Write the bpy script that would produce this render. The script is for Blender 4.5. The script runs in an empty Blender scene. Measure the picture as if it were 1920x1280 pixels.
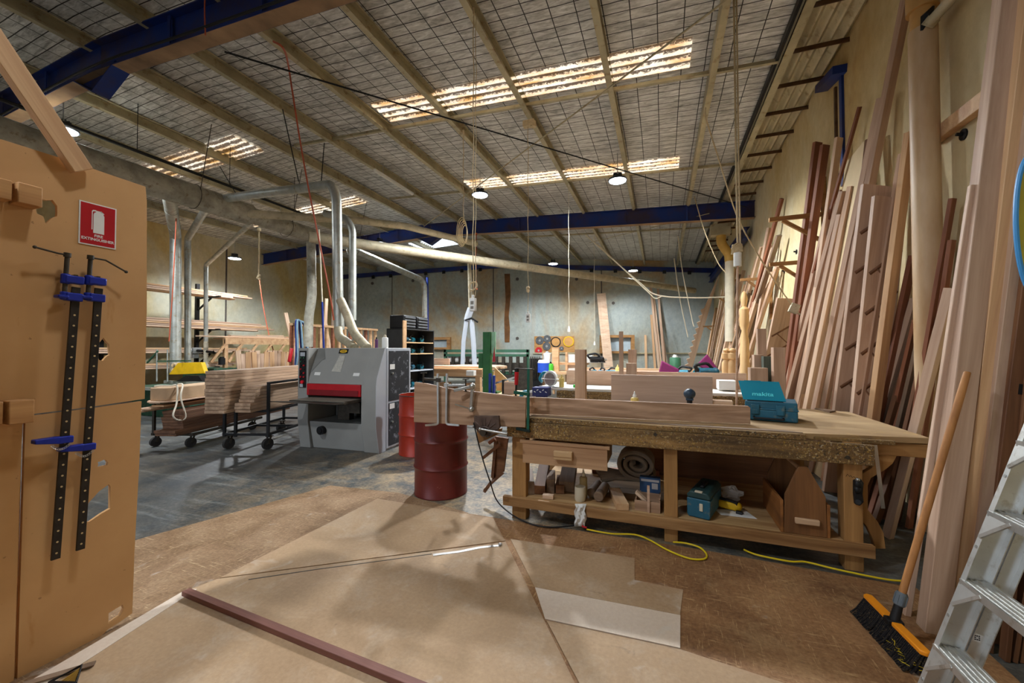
import bpy, bmesh, math, random
from mathutils import Vector, Matrix, Euler, Quaternion
random.seed(7)
R = math.radians
COL = bpy.context.scene.collection
SC = bpy.context.scene
# ------------------------------------------------------------------ camera numbers (1920 x 1280 frame)
FPX, CAMH = 750.0, 1.55
PITCH = math.atan(15.0 / FPX)
YAW = math.atan(280.0 / math.hypot(FPX, 15.0))
_cy, _sy, _cp, _sp = math.cos(YAW), math.sin(YAW), math.cos(PITCH), math.sin(PITCH)
FW = Vector((-_sy * _cp, _cy * _cp, _sp)); RT = Vector((_cy, _sy, 0)); UP = RT.cross(FW)
EYE = Vector((0, 0, CAMH))
def at(u, v, X=None, Y=None, Z=None):
    """the point of the place seen at a pixel, on the plane X=, Y= or Z= it stands on"""
    d = FW + RT * ((u - 960) / FPX) - UP * ((v - 640) / FPX)
    if X is not None: t = (X - EYE.x) / d.x
    elif Y is not None: t = (Y - EYE.y) / d.y
    else: t = (Z - EYE.z) / d.z
    return EYE + d * t
def on_far(u, v, off=0.0):
    """point on the skewed far wall (off = metres in front of it)"""
    d = FW + RT * ((u - 960) / FPX) - UP * ((v - 640) / FPX)
    n = Vector((-FS, 1, 0)).normalized()
    p = Vector((0, FY0, 0)) - n * off
    return EYE + d * ((p - EYE).dot(n) / d.dot(n))
# ------------------------------------------------------------------ building dimensions
XR, XL, RIDGE, YN = 2.32, -15.6, -7.5, -6.0
FS, FY0 = 0.246, 20.19                       # far wall: y = FY0 + FS*x
def zroof(x): return 6.12 - 0.048 * abs(x - RIDGE)
def yfar(x): return FY0 + FS * x
# ------------------------------------------------------------------ colours and materials
def lin(c):
    return tuple(((v / 255) / 12.92 if v / 255 <= .04045 else ((v / 255 + .055) / 1.055) ** 2.4) for v in c) + (1.0,)
class NT:
    def __init__(s, name):
        s.m = bpy.data.materials.new(name); s.m.use_nodes = True
        s.t = s.m.node_tree; s.b = s.t.nodes['Principled BSDF']
    def n(s, typ, **kw):
        o = s.t.nodes.new(typ)
        for k, v in kw.items():
            if k.startswith('i_'): o.inputs[k[2:].replace('_', ' ')].default_value = v
            else: setattr(o, k, v)
        return o
    def l(s, a, b): s.t.links.new(a, b)
    def coords(s, scale=(1, 1, 1), rnd=True, rot=(0, 0, 0)):
        tc = s.n('ShaderNodeTexCoord'); mp = s.n('ShaderNodeMapping')
        mp.inputs['Scale'].default_value = scale; mp.inputs['Rotation'].default_value = rot
        s.l(tc.outputs['Object'], mp.inputs['Vector'])
        if rnd:
            oi = s.n('ShaderNodeObjectInfo'); mu = s.n('ShaderNodeVectorMath', operation='SCALE')
            cb = s.n('ShaderNodeCombineXYZ')
            for k in 'XYZ': s.l(oi.outputs['Random'], cb.inputs[k])
            s.l(cb.outputs[0], mu.inputs[0]); mu.inputs['Scale'].default_value = 37.0
            s.l(mu.outputs[0], mp.inputs['Location'])
        return mp.outputs[0]
    def noise(s, vec, scale=1.0, detail=4, rough=.55, dist=0.0):
        o = s.n('ShaderNodeTexNoise'); o.inputs['Scale'].default_value = scale; o.inputs['Detail'].default_value = detail
        o.inputs['Roughness'].default_value = rough; o.inputs['Distortion'].default_value = dist
        s.l(vec, o.inputs['Vector']); return o.outputs['Fac']
    def ramp(s, fac, stops):
        o = s.n('ShaderNodeValToRGB'); e = o.color_ramp.elements
        while len(e) < len(stops): e.new(.5)
        for k, (p, c) in enumerate(stops):
            e[k].position = p; e[k].color = c if len(c) == 4 else lin(c)
        s.l(fac, o.inputs[0]); return o.outputs[0]
    def mix(s, fac, a, b, mode='MIX'):
        o = s.n('ShaderNodeMix', data_type='RGBA', blend_type=mode)
        for sock, v in ((o.inputs[0], fac), (o.inputs[6], a), (o.inputs[7], b)):
            if hasattr(v, 'links'): s.l(v, sock)
            elif isinstance(v, (int, float)): sock.default_value = v
            else: sock.default_value = v if len(v) == 4 else lin(v)
        return o.outputs[2]
    def math(s, op, a, b=0.0):
        o = s.n('ShaderNodeMath', operation=op)
        for k, v in enumerate((a, b)):
            if hasattr(v, 'links'): s.l(v, o.inputs[k])
            else: o.inputs[k].default_value = v
        return o.outputs[0]
    def bump(s, h, strength=.2, dist=.01):
        o = s.n('ShaderNodeBump'); o.inputs['Strength'].default_value = strength; o.inputs['Distance'].default_value = dist
        s.l(h, o.inputs['Height']); s.l(o.outputs[0], s.b.inputs['Normal'])
    def out(s, col, rough=.6, metal=0.0, spec=.35):
        if hasattr(col, 'links'): s.l(col, s.b.inputs['Base Color'])
        else: s.b.inputs['Base Color'].default_value = col if len(col) == 4 else lin(col)
        if hasattr(rough, 'links'): s.l(rough, s.b.inputs['Roughness'])
        else: s.b.inputs['Roughness'].default_value = rough
        s.b.inputs['Metallic'].default_value = metal
        s.b.inputs['Specular IOR Level'].default_value = spec
        return s.m
BW = [(0.0, (0, 0, 0, 1)), (1.0, (1, 1, 1, 1))]
def wood(name, light, dark, axis='X', rough=.62, k=1.0, var=.22, fine=.25, wave=0.0):
    m = NT(name)
    sc = {'X': (.55, 8, 8), 'Y': (8, .55, 8), 'Z': (8, 8, .55)}[axis]
    sf = {'X': (3, 90, 90), 'Y': (90, 3, 90), 'Z': (90, 90, 3)}[axis]
    v = m.coords(tuple(q * k for q in sc)); f = m.noise(v, 1.0, 5, .6, .8 + wave)
    col = m.ramp(f, [(.3, dark), (.7, light)])
    if wave:
        w = m.n('ShaderNodeTexWave', wave_type='RINGS', rings_direction='X' if axis == 'X' else axis); w.inputs['Scale'].default_value = 1.4
        w.inputs['Distortion'].default_value = 5; w.inputs['Detail'].default_value = 2; w.inputs['Detail Scale'].default_value = .6
        m.l(m.coords(tuple(q * k * .55 for q in sc)), w.inputs['Vector'])
        col = m.mix(m.math('MULTIPLY', w.outputs['Fac'], .35), col, dark)
    ff = m.noise(m.coords(sf), 1.0, 2)
    col = m.mix(fine, col, m.mix(ff, (70, 48, 34), (255, 244, 226)), 'SOFT_LIGHT')
    oi = m.n('ShaderNodeObjectInfo')
    hs = m.n('ShaderNodeHueSaturation'); m.l(col, hs.inputs['Color'])
    m.l(m.math('ADD', m.math('MULTIPLY', oi.outputs['Random'], var), 1 - var / 2), hs.inputs['Value'])
    m.bump(ff, .12, .002)
    return m.out(hs.outputs[0], rough)
def plain(name, c, rough=.5, metal=0.0, var=.12, sc=6.0, bump=0.0, dirt=None, spec=.35):
    m = NT(name); v = m.coords((sc,) * 3); f = m.noise(v, 1.0, 5)
    c = lin(c); lo = tuple(q * (1 - var) for q in c[:3]) + (1,); hi = tuple(min(1, q * (1 + var)) for q in c[:3]) + (1,)
    col = m.ramp(f, [(.3, lo), (.7, hi)])
    if dirt:
        d = m.ramp(m.noise(m.coords((sc * 2.3,) * 3), 1.0, 6, .65), [(.55, (0, 0, 0, 1)), (.72, (1, 1, 1, 1))])
        col = m.mix(d, col, dirt)
    if bump: m.bump(m.noise(m.coords((sc * 8,) * 3), 1.0, 3), bump, .004)
    return m.out(col, rough, metal, spec)
def emit(name, c, s):
    m = NT(name); m.b.inputs['Base Color'].default_value = (0, 0, 0, 1)
    m.b.inputs['Emission Color'].default_value = lin(c); m.b.inputs['Emission Strength'].default_value = s
    return m.m
# ------------------------------------------------------------------ meshes
class MB:
    def __init__(s): s.bm = bmesh.new(); s.mi = 0
    def _done(s, n0):
        if s.mi:
            s.bm.faces.ensure_lookup_table()
            for f in s.bm.faces[n0:]: f.material_index = s.mi
    def box(s, c, size, rot=None):
        n0 = len(s.bm.faces)
        M = Matrix.Translation(Vector(c))
        if rot is not None: M = M @ (rot if isinstance(rot, Matrix) else Euler(rot).to_matrix().to_4x4())
        bmesh.ops.create_cube(s.bm, size=1, matrix=M @ Matrix.Diagonal((*size, 1))); s._done(n0); return s
    def bx(s, x0, x1, y0, y1, z0, z1):
        return s.box(((x0 + x1) / 2, (y0 + y1) / 2, (z0 + z1) / 2), (abs(x1 - x0), abs(y1 - y0), abs(z1 - z0)))
    def bar(s, p0, p1, w, t, up=(0, 0, 1)):
        """rectangular bar from p0 to p1; w across 'up', t along it"""
        p0, p1 = Vector(p0), Vector(p1); return s.box((p0 + p1) / 2, ((p1 - p0).length, w, t), frame(p1 - p0, up))
    def cyl(s, p0, p1, r0, r1=None, n=16, caps=True):
        p0, p1 = Vector(p0), Vector(p1); d = p1 - p0; n0 = len(s.bm.faces)
        M = Matrix.Translation((p0 + p1) / 2) @ d.to_track_quat('Z', 'Y').to_matrix().to_4x4()
        bmesh.ops.create_cone(s.bm, cap_ends=caps, segments=n, radius1=r0, radius2=r0 if r1 is None else r1, depth=d.length, matrix=M)
        s._done(n0); return s
    def sph(s, c, r, n=12, sc=(1, 1, 1)):
        n0 = len(s.bm.faces)
        bmesh.ops.create_uvsphere(s.bm, u_segments=n, v_segments=max(6, n // 2 + 2), radius=r, matrix=Matrix.Translation(Vector(c)) @ Matrix.Diagonal((*sc, 1)))
        s._done(n0); return s
    def tube(s, pts, r, n=8, closed=False):
        pts = [Vector(p) for p in pts]; n0 = len(s.bm.faces); N = len(pts); rings = []; up = None
        for i, p in enumerate(pts):
            a = pts[(i - 1) % N] if (i > 0 or closed) else p; b = pts[(i + 1) % N] if (i < N - 1 or closed) else p
            d = (b - a).normalized()
            if up is None: up = d.orthogonal().normalized()
            up = (up - d * up.dot(d)).normalized(); sd = d.cross(up)
            rr = r[i] if isinstance(r, (list, tuple)) else r
            rings.append([s.bm.verts.new(p + (up * math.cos(q) + sd * math.sin(q)) * rr) for q in [2 * math.pi * j / n for j in range(n)]])
        for i in range(N if closed else N - 1):
            A, B = rings[i], rings[(i + 1) % N]
            for j in range(n): s.bm.faces.new((A[j], A[(j + 1) % n], B[(j + 1) % n], B[j]))
        if not closed: s.bm.faces.new(rings[0][::-1]); s.bm.faces.new(rings[-1])
        s._done(n0); return s
    def lathe(s, prof, c=(0, 0, 0), n=32, M=None):
        n0 = len(s.bm.faces); M = Matrix.Translation(Vector(c)) @ (M or Matrix()); rings = []
        for r, z in prof:
            rings.append([s.bm.verts.new(M @ Vector((r * math.cos(2 * math.pi * j / n), r * math.sin(2 * math.pi * j / n), z))) for j in range(n)])
        for A, B in zip(rings, rings[1:]):
            for j in range(n): s.bm.faces.new((A[j], A[(j + 1) % n], B[(j + 1) % n], B[j]))
        if prof[0][0] > 1e-4: s.bm.faces.new(rings[0][::-1])
        if prof[-1][0] > 1e-4: s.bm.faces.new(rings[-1])
        bmesh.ops.remove_doubles(s.bm, verts=[v for q in (rings[0], rings[-1]) for v in q], dist=1e-6)
        s._done(n0); return s
    def prism(s, poly, depth, M=None):
        """polygon in the local XY plane, extruded +Z by depth"""
        n0 = len(s.bm.faces); M = M or Matrix()
        A = [s.bm.verts.new(M @ Vector((x, y, 0))) for x, y in poly]; B = [s.bm.verts.new(M @ Vector((x, y, depth))) for x, y in poly]
        N = len(poly)
        s.bm.faces.new(A[::-1]); s.bm.faces.new(B)
        for i in range(N): s.bm.faces.new((A[i], A[(i + 1) % N], B[(i + 1) % N], B[i]))
        s._done(n0); return s
    def quad(s, *p):
        n0 = len(s.bm.faces); s.bm.faces.new([s.bm.verts.new(Vector(q)) for q in p]); s._done(n0); return s
    def build(s, name, mat, parent=None, bevel=0.0, smooth=True, world=True, origin=None, seg=2):
        """ONE object. With a parent, vertices given in world space are moved into its space."""
        bm = s.bm; bmesh.ops.recalc_face_normals(bm, faces=bm.faces[:])
        o = bpy.data.objects.new(name, bpy.data.meshes.new(name))
        if parent is not None:
            if world: bm.transform(WM[parent.name].inverted())
            o.parent = parent; WM[o.name] = WM[parent.name].copy()
        else:
            if origin is None:
                xs = [v.co for v in bm.verts]
                origin = Vector((sum((min(v[i] for v in xs), max(v[i] for v in xs))) / 2 for i in (0, 1))).to_3d()
                origin.z = min(v.z for v in xs)
            bm.transform(Matrix.Translation(-Vector(origin))); o.location = origin; WM[o.name] = Matrix.Translation(Vector(origin))
        me = o.data
        bm.to_mesh(me); bm.free()
        for m in (mat if isinstance(mat, (list, tuple)) else [mat]): me.materials.append(m)
        if smooth:
            me.polygons.foreach_set('use_smooth', [True] * len(me.polygons)); me.set_sharp_from_angle(angle=R(38))
        if bevel:
            b = o.modifiers.new('bevel', 'BEVEL'); b.width = bevel; b.segments = seg; b.limit_method = 'ANGLE'; b.angle_limit = R(40)
        COL.objects.link(o); return o
WM = {}
def frame(d, up=(0, 0, 1)):
    """4x4 rotation with local X along d and local Z as near 'up' as it can be"""
    x = Vector(d).normalized(); u = Vector(up)
    if abs(x.dot(u.normalized())) > .999: u = Vector((0, 1, 0))
    y = u.cross(x).normalized(); z = x.cross(y)
    return Matrix((x, y, z)).transposed().to_4x4()
def tag(o, label=None, cat=None, group=None, kind=None):
    if label: o['label'] = label
    if cat: o['category'] = cat
    if group: o['group'] = group
    if kind: o['kind'] = kind
    return o
def thing(name, label, cat, loc=(0, 0, 0), rz=0.0, group=None, M=None):
    o = bpy.data.objects.new(name, None); o.empty_display_size = .1
    mw = M if M is not None else Matrix.Translation(Vector(loc)) @ Matrix.Rotation(rz, 4, 'Z')
    o.matrix_world = mw; COL.objects.link(o); WM[o.name] = mw.copy()
    return tag(o, label, cat, group)
def copy_tree(o, parent=None):
    c = o.copy(); COL.objects.link(c); WM[c.name] = WM[o.name].copy()
    if parent is not None: c.parent = parent
    for ch in list(o.children): copy_tree(ch, c)
    return c
ORD = 'first second third fourth fifth sixth seventh eighth ninth tenth eleventh twelfth'.split()
def nth(k, what): return ('%s one' % what if k == 0 else '%s from %s' % (ORD[k], what))
def fromtop(k, n): return 'topmost' if k == n - 1 else '%s from the top' % ORD[n - 1 - k]
def lab(o, s): o['label'] = s; return o
def plank(name, label, p0, p1, w, t, mat, face=(-1, 0, 0), group=None, cat='board', parent=None, bevel=.002):
    """a straight timber from p0 to p1; t is its size along 'face', w across"""
    p0, p1 = Vector(p0), Vector(p1); L = (p1 - p0).length
    M = Matrix.Translation(p0) @ frame(p1 - p0, face)
    b = MB(); b.box((L / 2, 0, 0), (L, w, t))
    o = b.build(name, mat, None, bevel, smooth=False, origin=(0, 0, 0), seg=1)
    o.matrix_world = M; WM[o.name] = M.copy()
    if parent is not None:
        o.parent = parent; o.matrix_parent_inverse = WM[parent.name].inverted()
    else: tag(o, label, cat, group)
    return o
def smooth_pts(pts, k=6):
    pts = [Vector(p) for p in pts]; out = []
    for i in range(len(pts) - 1):
        a, b, c, d = pts[max(i - 1, 0)], pts[i], pts[i + 1], pts[min(i + 2, len(pts) - 1)]
        for j in range(k):
            t = j / k
            out.append(.5 * ((2 * b) + (c - a) * t + (2 * a - 5 * b + 4 * c - d) * t * t + (3 * b - a - 3 * c + d) * t ** 3))
    return out + [pts[-1]]
def round_path(pts, r=.15, k=5):
    """polyline with its corners rounded to radius about r"""
    pts = [Vector(p) for p in pts]; out = [pts[0]]
    for a, b, c in zip(pts, pts[1:], pts[2:]):
        u, v = (a - b), (c - b); d = min(r, u.length * .45, v.length * .45)
        p, q = b + u.normalized() * d, b + v.normalized() * d
        for j in range(k + 1):
            t = j / k; out.append(p * (1 - t) ** 2 + b * 2 * t * (1 - t) + q * t * t)
    return out + [pts[-1]]
def text_mesh(name, body, size, mat, M, parent=None, ext=.0006, align='CENTER', bold=False):
    c = bpy.data.curves.new(name, 'FONT'); c.body = body; c.size = size; c.extrude = ext; c.align_x = align; c.align_y = 'CENTER'
    if bold: c.offset = size * .022
    o = bpy.data.objects.new(name, c); COL.objects.link(o)
    dg = bpy.context.evaluated_depsgraph_get(); me = bpy.data.meshes.new_from_object(o.evaluated_get(dg))
    bpy.data.objects.remove(o); bpy.data.curves.remove(c)
    o = bpy.data.objects.new(name, me); me.materials.append(mat); COL.objects.link(o)
    me.transform(WM[parent.name].inverted() @ M if parent is not None else M)
    o.parent = parent; return o
# ------------------------------------------------------------------ shared materials
M = {}
M['pine'] = wood('pine', (214, 178, 138), (176, 134, 96))
M['oak'] = wood('oak', (190, 158, 132), (128, 98, 74), wave=1.0)
M['oakz'] = wood('oak_upright', (186, 156, 130), (146, 114, 90), axis='X', k=.9)
M['pinkwood'] = wood('pink_hardwood', (202, 174, 152), (162, 130, 108))
M['pale'] = wood('pale_hardwood', (216, 190, 164), (186, 152, 126))
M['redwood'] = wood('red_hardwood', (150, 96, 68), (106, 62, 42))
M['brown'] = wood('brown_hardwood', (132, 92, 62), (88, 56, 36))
M['grey_timber'] = wood('grey_timber', (150, 128, 108), (104, 84, 68))
M['legz'] = wood('bench_leg', (178, 136, 84), (122, 86, 48), axis='Z')
M['legx'] = wood('bench_rail', (178, 134, 82), (120, 84, 48), axis='X')
M['tote'] = wood('tote_board', (136, 94, 56), (82, 54, 30), axis='Z', k=.7)
M['totey'] = wood('tote_side_board', (160, 106, 56), (100, 62, 30), axis='Y', k=.7)
M['mdf'] = plain('mdf_sheet', (190, 160, 122), .75, var=.06, sc=3)
M['ply'] = wood('plywood', (214, 182, 140), (190, 154, 112), k=.5)
M['stained'] = wood('stained_strip', (132, 88, 76), (98, 62, 54))
M['black'] = plain('black_metal', (26, 26, 27), .5, .3, .3)
M['blackpl'] = plain('black_plastic', (22, 22, 24), .55, 0, .3)
M['steel'] = plain('bright_steel', (176, 176, 172), .34, .85, .15, 12)
M['darksteel'] = plain('dark_steel', (72, 66, 58), .5, .6, .3, 14)
M['galv'] = plain('galvanised_steel', (170, 174, 168), .38, .75, .22, 9)
M['alu'] = plain('aluminium', (206, 206, 202), .36, .8, .1, 8, dirt=(170, 162, 150))
M['zinc'] = plain('zinc_duct', (176, 178, 170), .42, .55, .25, 4, dirt=(150, 132, 96))
M['dust_zinc'] = plain('dusty_duct', (164, 160, 146), .6, .3, .3, 5, dirt=(122, 106, 80))
M['cream_duct'] = plain('cream_duct', (186, 176, 150), .55, .25, .2, 5, dirt=(150, 136, 104))
M['green'] = plain('machine_green', (38, 82, 62), .5, .1, .3, 8, dirt=(120, 112, 84))
M['postgreen'] = plain('post_green', (40, 96, 48), .45, .1, .2, 6)
M['yellow'] = plain('yellow_paint', (214, 170, 20), .5, 0, .12, 8)
M['red'] = plain('red_paint', (176, 24, 34), .4, 0, .1, 8)
M['blue'] = plain('blue_paint', (30, 56, 140), .45, .1, .2, 10)
M['teal'] = plain('teal_plastic', (22, 110, 130), .45, 0, .12, 6)
M['tealdark'] = plain('dark_teal_plastic', (34, 90, 112), .5, 0, .15, 8, dirt=(110, 110, 96))
M['white'] = plain('white_plastic', (224, 224, 220), .5, 0, .06)
M['offwhite'] = plain('offwhite_plastic', (206, 196, 172), .55, 0, .1)
M['glue'] = plain('glue_yellow', (214, 188, 110), .4, 0, .1)
M['orange'] = plain('orange_plastic', (236, 146, 28), .45, 0, .06)
M['cordy'] = plain('yellow_cord', (222, 196, 30), .5, 0, .06)
M['rope'] = plain('rope', (196, 176, 140), .8, 0, .15, 30)
M['redrope'] = plain('red_air_hose', (176, 84, 56), .6, 0, .12)
M['cloth'] = plain('grey_cloth', (140, 124, 106), .9, 0, .15, 14, bump=.3)
M['purple'] = plain('magenta_bag', (112, 30, 80), .8, 0, .12, 10, bump=.2)
M['grey'] = plain('machine_grey', (146, 146, 142), .42, .05, .06, 3)
M['greylight'] = plain('machine_light_grey', (176, 182, 190), .42, .05, .05, 3)
M['rubber'] = plain('rubber', (40, 38, 37), .8, 0, .2)
M['paper'] = plain('paper', (216, 214, 210), .8, 0, .05)
# ------------------------------------------------------------------ the building
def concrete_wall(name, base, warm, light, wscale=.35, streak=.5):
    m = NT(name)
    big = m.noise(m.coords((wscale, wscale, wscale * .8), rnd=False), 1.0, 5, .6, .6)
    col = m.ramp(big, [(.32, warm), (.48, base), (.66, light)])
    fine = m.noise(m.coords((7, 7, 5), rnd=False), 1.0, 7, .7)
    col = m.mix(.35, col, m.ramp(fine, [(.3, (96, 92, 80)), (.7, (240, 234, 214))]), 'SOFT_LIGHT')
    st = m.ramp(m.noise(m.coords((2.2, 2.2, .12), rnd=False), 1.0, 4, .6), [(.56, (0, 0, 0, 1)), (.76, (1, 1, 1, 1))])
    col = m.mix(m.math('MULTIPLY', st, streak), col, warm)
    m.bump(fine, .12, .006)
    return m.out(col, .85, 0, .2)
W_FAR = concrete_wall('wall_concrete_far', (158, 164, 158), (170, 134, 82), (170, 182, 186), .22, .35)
W_RIGHT = concrete_wall('wall_concrete_right', (204, 186, 146), (188, 160, 108), (206, 200, 178), .3, .25)
W_LEFT = concrete_wall('wall_concrete_left', (186, 168, 120), (176, 142, 78), (190, 190, 174), .25, .3)
# floor
m = NT('concrete_floor')
a = m.noise(m.coords((.7, .5, 1), rnd=False, rot=(0, 0, .5)), 1.0, 6, .62, .7)
col = m.ramp(a, [(.3, (36, 41, 45)), (.5, (58, 64, 67)), (.7, (84, 88, 88))])
scr = m.ramp(m.noise(m.coords((1.1, 9, 1), rnd=False, rot=(0, 0, .25)), 1.0, 7, .72, .4), [(.52, (0, 0, 0, 1)), (.75, (1, 1, 1, 1))])
col = m.mix(m.math('MULTIPLY', scr, .55), col, (150, 156, 154))
dst = m.ramp(m.noise(m.coords((.9, .9, 1), rnd=False), 1.0, 8, .7), [(.5, (0, 0, 0, 1)), (.8, (1, 1, 1, 1))])
vd = m.n('ShaderNodeVectorMath', operation='DISTANCE'); tcf = m.n('ShaderNodeNewGeometry'); m.l(tcf.outputs['Position'], vd.inputs[0]); vd.inputs[1].default_value = (-1.9, 4.3, 0)
near = m.ramp(m.math('DIVIDE', vd.outputs['Value'], 3.2), [(.25, (1, 1, 1, 1)), (1.0, (.12, .12, .12, 1))])
dst2 = m.ramp(m.noise(m.coords((3.5, 3.5, 1), rnd=False), 1.0, 8, .75), [(.40, (0, 0, 0, 1)), (.62, (1, 1, 1, 1))])
col = m.mix(m.math('MULTIPLY', dst, .4), col, (150, 136, 110))
col = m.mix(m.math('MULTIPLY', m.math('MULTIPLY', dst2, near), .8), col, (176, 150, 112))
g_ = m.noise(m.coords((28, 28, 1), rnd=False), 1.0, 6, .75); col = m.mix(.5, col, m.ramp(g_, [(.35, (60, 60, 60)), (.65, (220, 220, 216))]), 'SOFT_LIGHT')
m.bump(scr, .1, .003)
FLOOR = m.out(col, .48, 0, .4)
b = MB(); b.quad((XL, YN, 0), (XR, YN, 0), (XR, yfar(XR), 0), (XL, yfar(XL), 0))
fl = tag(b.build('floor', FLOOR), 'grey scuffed concrete floor of the workshop', 'floor', kind='structure')
b = MB(); b.bx(XR, XR + .18, YN, yfar(XR), 0, zroof(XR) + .12)
tag(b.build('wall_right', W_RIGHT), 'cream stained concrete wall the timber leans on', 'wall', kind='structure')
b = MB(); b.bx(XL - .18, XL, YN, yfar(XL), 0, zroof(XL) + .12)
tag(b.build('wall_left', W_LEFT), 'yellowish concrete wall beyond the left machines', 'wall', kind='structure')
def far_pt(x, z, off=0.0):
    n = Vector((-FS, 1, 0)).normalized(); return Vector((x, yfar(x), z)) - n * off
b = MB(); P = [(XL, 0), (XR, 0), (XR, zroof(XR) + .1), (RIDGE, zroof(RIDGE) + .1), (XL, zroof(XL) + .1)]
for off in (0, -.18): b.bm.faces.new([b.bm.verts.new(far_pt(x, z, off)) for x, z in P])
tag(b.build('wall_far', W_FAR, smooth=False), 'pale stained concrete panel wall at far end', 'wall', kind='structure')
# the wall behind the viewer gets an added open door, unseen, for daylight fill
D0, D1, DH = -9.2, -2.6, 4.6
b = MB()
for poly in ([(XL, 0), (D0, 0), (D0, zroof(D0) + .1), (XL, zroof(XL) + .1)], [(D1, 0), (XR, 0), (XR, zroof(XR) + .1), (D1, zroof(D1) + .1)], [(D0, DH), (D1, DH), (D1, zroof(D1) + .1), (RIDGE, zroof(RIDGE) + .1), (D0, zroof(D0) + .1)]):
    b.prism(poly, .18, Matrix(((1, 0, 0, 0), (0, 0, -1, YN), (0, 1, 0, 0), (0, 0, 0, 1))))
tag(b.build('wall_near', W_LEFT, smooth=False), 'concrete wall behind the viewer with an opening added for fill light', 'wall', kind='structure')
b = MB(); b.cyl((D0 - .2, YN + .25, DH + .25), (D1 + .2, YN + .25, DH + .25), .28, n=24)
for x in (D0, D1): b.bx(x - .06, x + .06, YN, YN + .1, 0, DH)
tag(b.build('fill_door_1', M['galv']), 'rolled up roller door added unseen around the fill light opening', 'door', kind='structure')
b = MB(); b.quad((-40, YN - 40, -.02), (30, YN - 40, -.02), (30, YN, -.02), (-40, YN, -.02)); tag(b.build('ground_outside', plain('yard_concrete', (150, 146, 138), .8)), 'concrete yard outside the added roller door', 'ground', kind='structure')
PO = bpy.data.lights.new('fill_door_portal', 'AREA'); PO.shape = 'RECTANGLE'; PO.size = D1 - D0; PO.size_y = DH; PO.cycles.is_portal = True
po = bpy.data.objects.new('fill_door_portal', PO); po.location = ((D0 + D1) / 2, YN - .1, DH / 2); po.rotation_euler = (R(90), 0, 0); COL.objects.link(po)  # samples the sky through the added door opening
# panel joints of the far wall and a rust stain
JM = plain('joint_sealant', (84, 78, 72), .8); STN = plain('rust_stain', (112, 76, 44), .9, var=.35, sc=3)
def far_strip(u, w, z0, z1, mat, name, label):
    p = on_far(u, 600); n = Vector((1, FS, 0)).normalized(); b = MB()
    q = []
    for s, z in ((-1, z0), (1, z0), (1, z1), (-1, z1)):
        x = p.x + n.x * w * .5 * s; q.append(far_pt(x, z, .006))
    b.prism([(0, 0), (w, 0), (w, z1 - z0), (0, z1 - z0)], .006, Matrix.Translation(q[0]) @ frame(n, (FS, -1, 0)) )
    return tag(b.build(name, mat), label, 'trim', kind='structure')
for k, (u, w) in enumerate(((735, .035), (797, .03), (925, .05), (1128, .06))):
    far_strip(u, w, 0, 5.4 + .2 * (u < 1000), JM, 'trim_%d' % (k + 1), 'vertical joint between far wall concrete panels')
p = on_far(951, 600); b = MB(); n_ = Vector((1, FS, 0)).normalized()
b.prism([(-.12, 1.9), (.12, 1.9), (.14, 2.6), (.08, 3.2), (.17, 4.2), (.14, 5.3), (-.14, 5.3), (-.08, 4), (-.15, 3)], .004,
        Matrix.Translation(far_pt(p.x, 0, .005)) @ frame(n_, (FS, -1, 0)))
tag(b.build('trim_5', STN), 'brown rust stain running down the far wall', 'stain', kind='structure')
for k, u in enumerate((423,)):
    p = at(u, 600, X=XL); b = MB(); b.bx(XL, XL + .01, p.y - .03, p.y + .03, 0, 5.6)
    tag(b.build('trim_6', JM), 'vertical joint on the left concrete wall', 'trim', kind='structure')
p = at(1498, 300, X=XR)
# ------------------------------------------------------------------ roof lining: foil over wire mesh
m = NT('foil_insulation')
tc = m.n('ShaderNodeTexCoord'); sp = m.n('ShaderNodeSeparateXYZ'); m.l(tc.outputs['Object'], sp.inputs[0])
wob = m.noise(m.coords((.9, .9, 1), rnd=False), 1.0, 3)
def wire(sock, period, w):
    s_ = m.math('ADD', sock, m.math('MULTIPLY', wob, .03))
    f = m.math('FRACT', m.math('DIVIDE', s_, period)); d = m.math('ABSOLUTE', m.math('SUBTRACT', f, .5))
    return m.math('GREATER_THAN', d, .5 - w / period)
wires = m.math('MAXIMUM', wire(sp.outputs['X'], .32, .0065), wire(sp.outputs['Y'], .165, .0065))
cr = m.noise(m.coords((3.2, 15, 1), rnd=False), 1.0, 6, .62, 1.0)
bl = m.noise(m.coords((1.6, 2.4, 1), rnd=False), 1.0, 5, .6, .5)
fine = m.noise(m.coords((14, 30, 1), rnd=False), 1.0, 5, .7, .5)
col = m.ramp(cr, [(.28, (142, 142, 140)), (.5, (202, 202, 200)), (.7, (240, 240, 238))])
col = m.mix(.6, col, m.ramp(bl, [(.3, (84, 78, 72)), (.7, (236, 234, 228))]), 'SOFT_LIGHT')
col = m.mix(.4, col, m.ramp(fine, [(.3, (80, 78, 74)), (.7, (245, 243, 238))]), 'SOFT_LIGHT')
col = m.mix(wires, col, (30, 26, 22))
m.bump(m.math('ADD', cr, m.math('MULTIPLY', fine, .25)), .6, .03)
FOIL = m.out(col, .45, .2, .5)
XE = 1.62                                       # where the lining stops and bare sheet begins
b = MB()
def sheet(b, xs, z_off=0.0):
    for x0, x1 in zip(xs, xs[1:]):
        b.quad((x0, YN, zroof(x0) + z_off), (x1, YN, zroof(x1) + z_off), (x1, yfar(x1), zroof(x1) + z_off), (x0, yfar(x0), zroof(x0) + z_off))
sheet(b, [XL, RIDGE, XE])
tag(b.build('ceiling', FOIL, smooth=False, origin=(0, 0, 5)), 'silver foil roof lining held up by wire mesh', 'ceiling', kind='structure')
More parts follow.
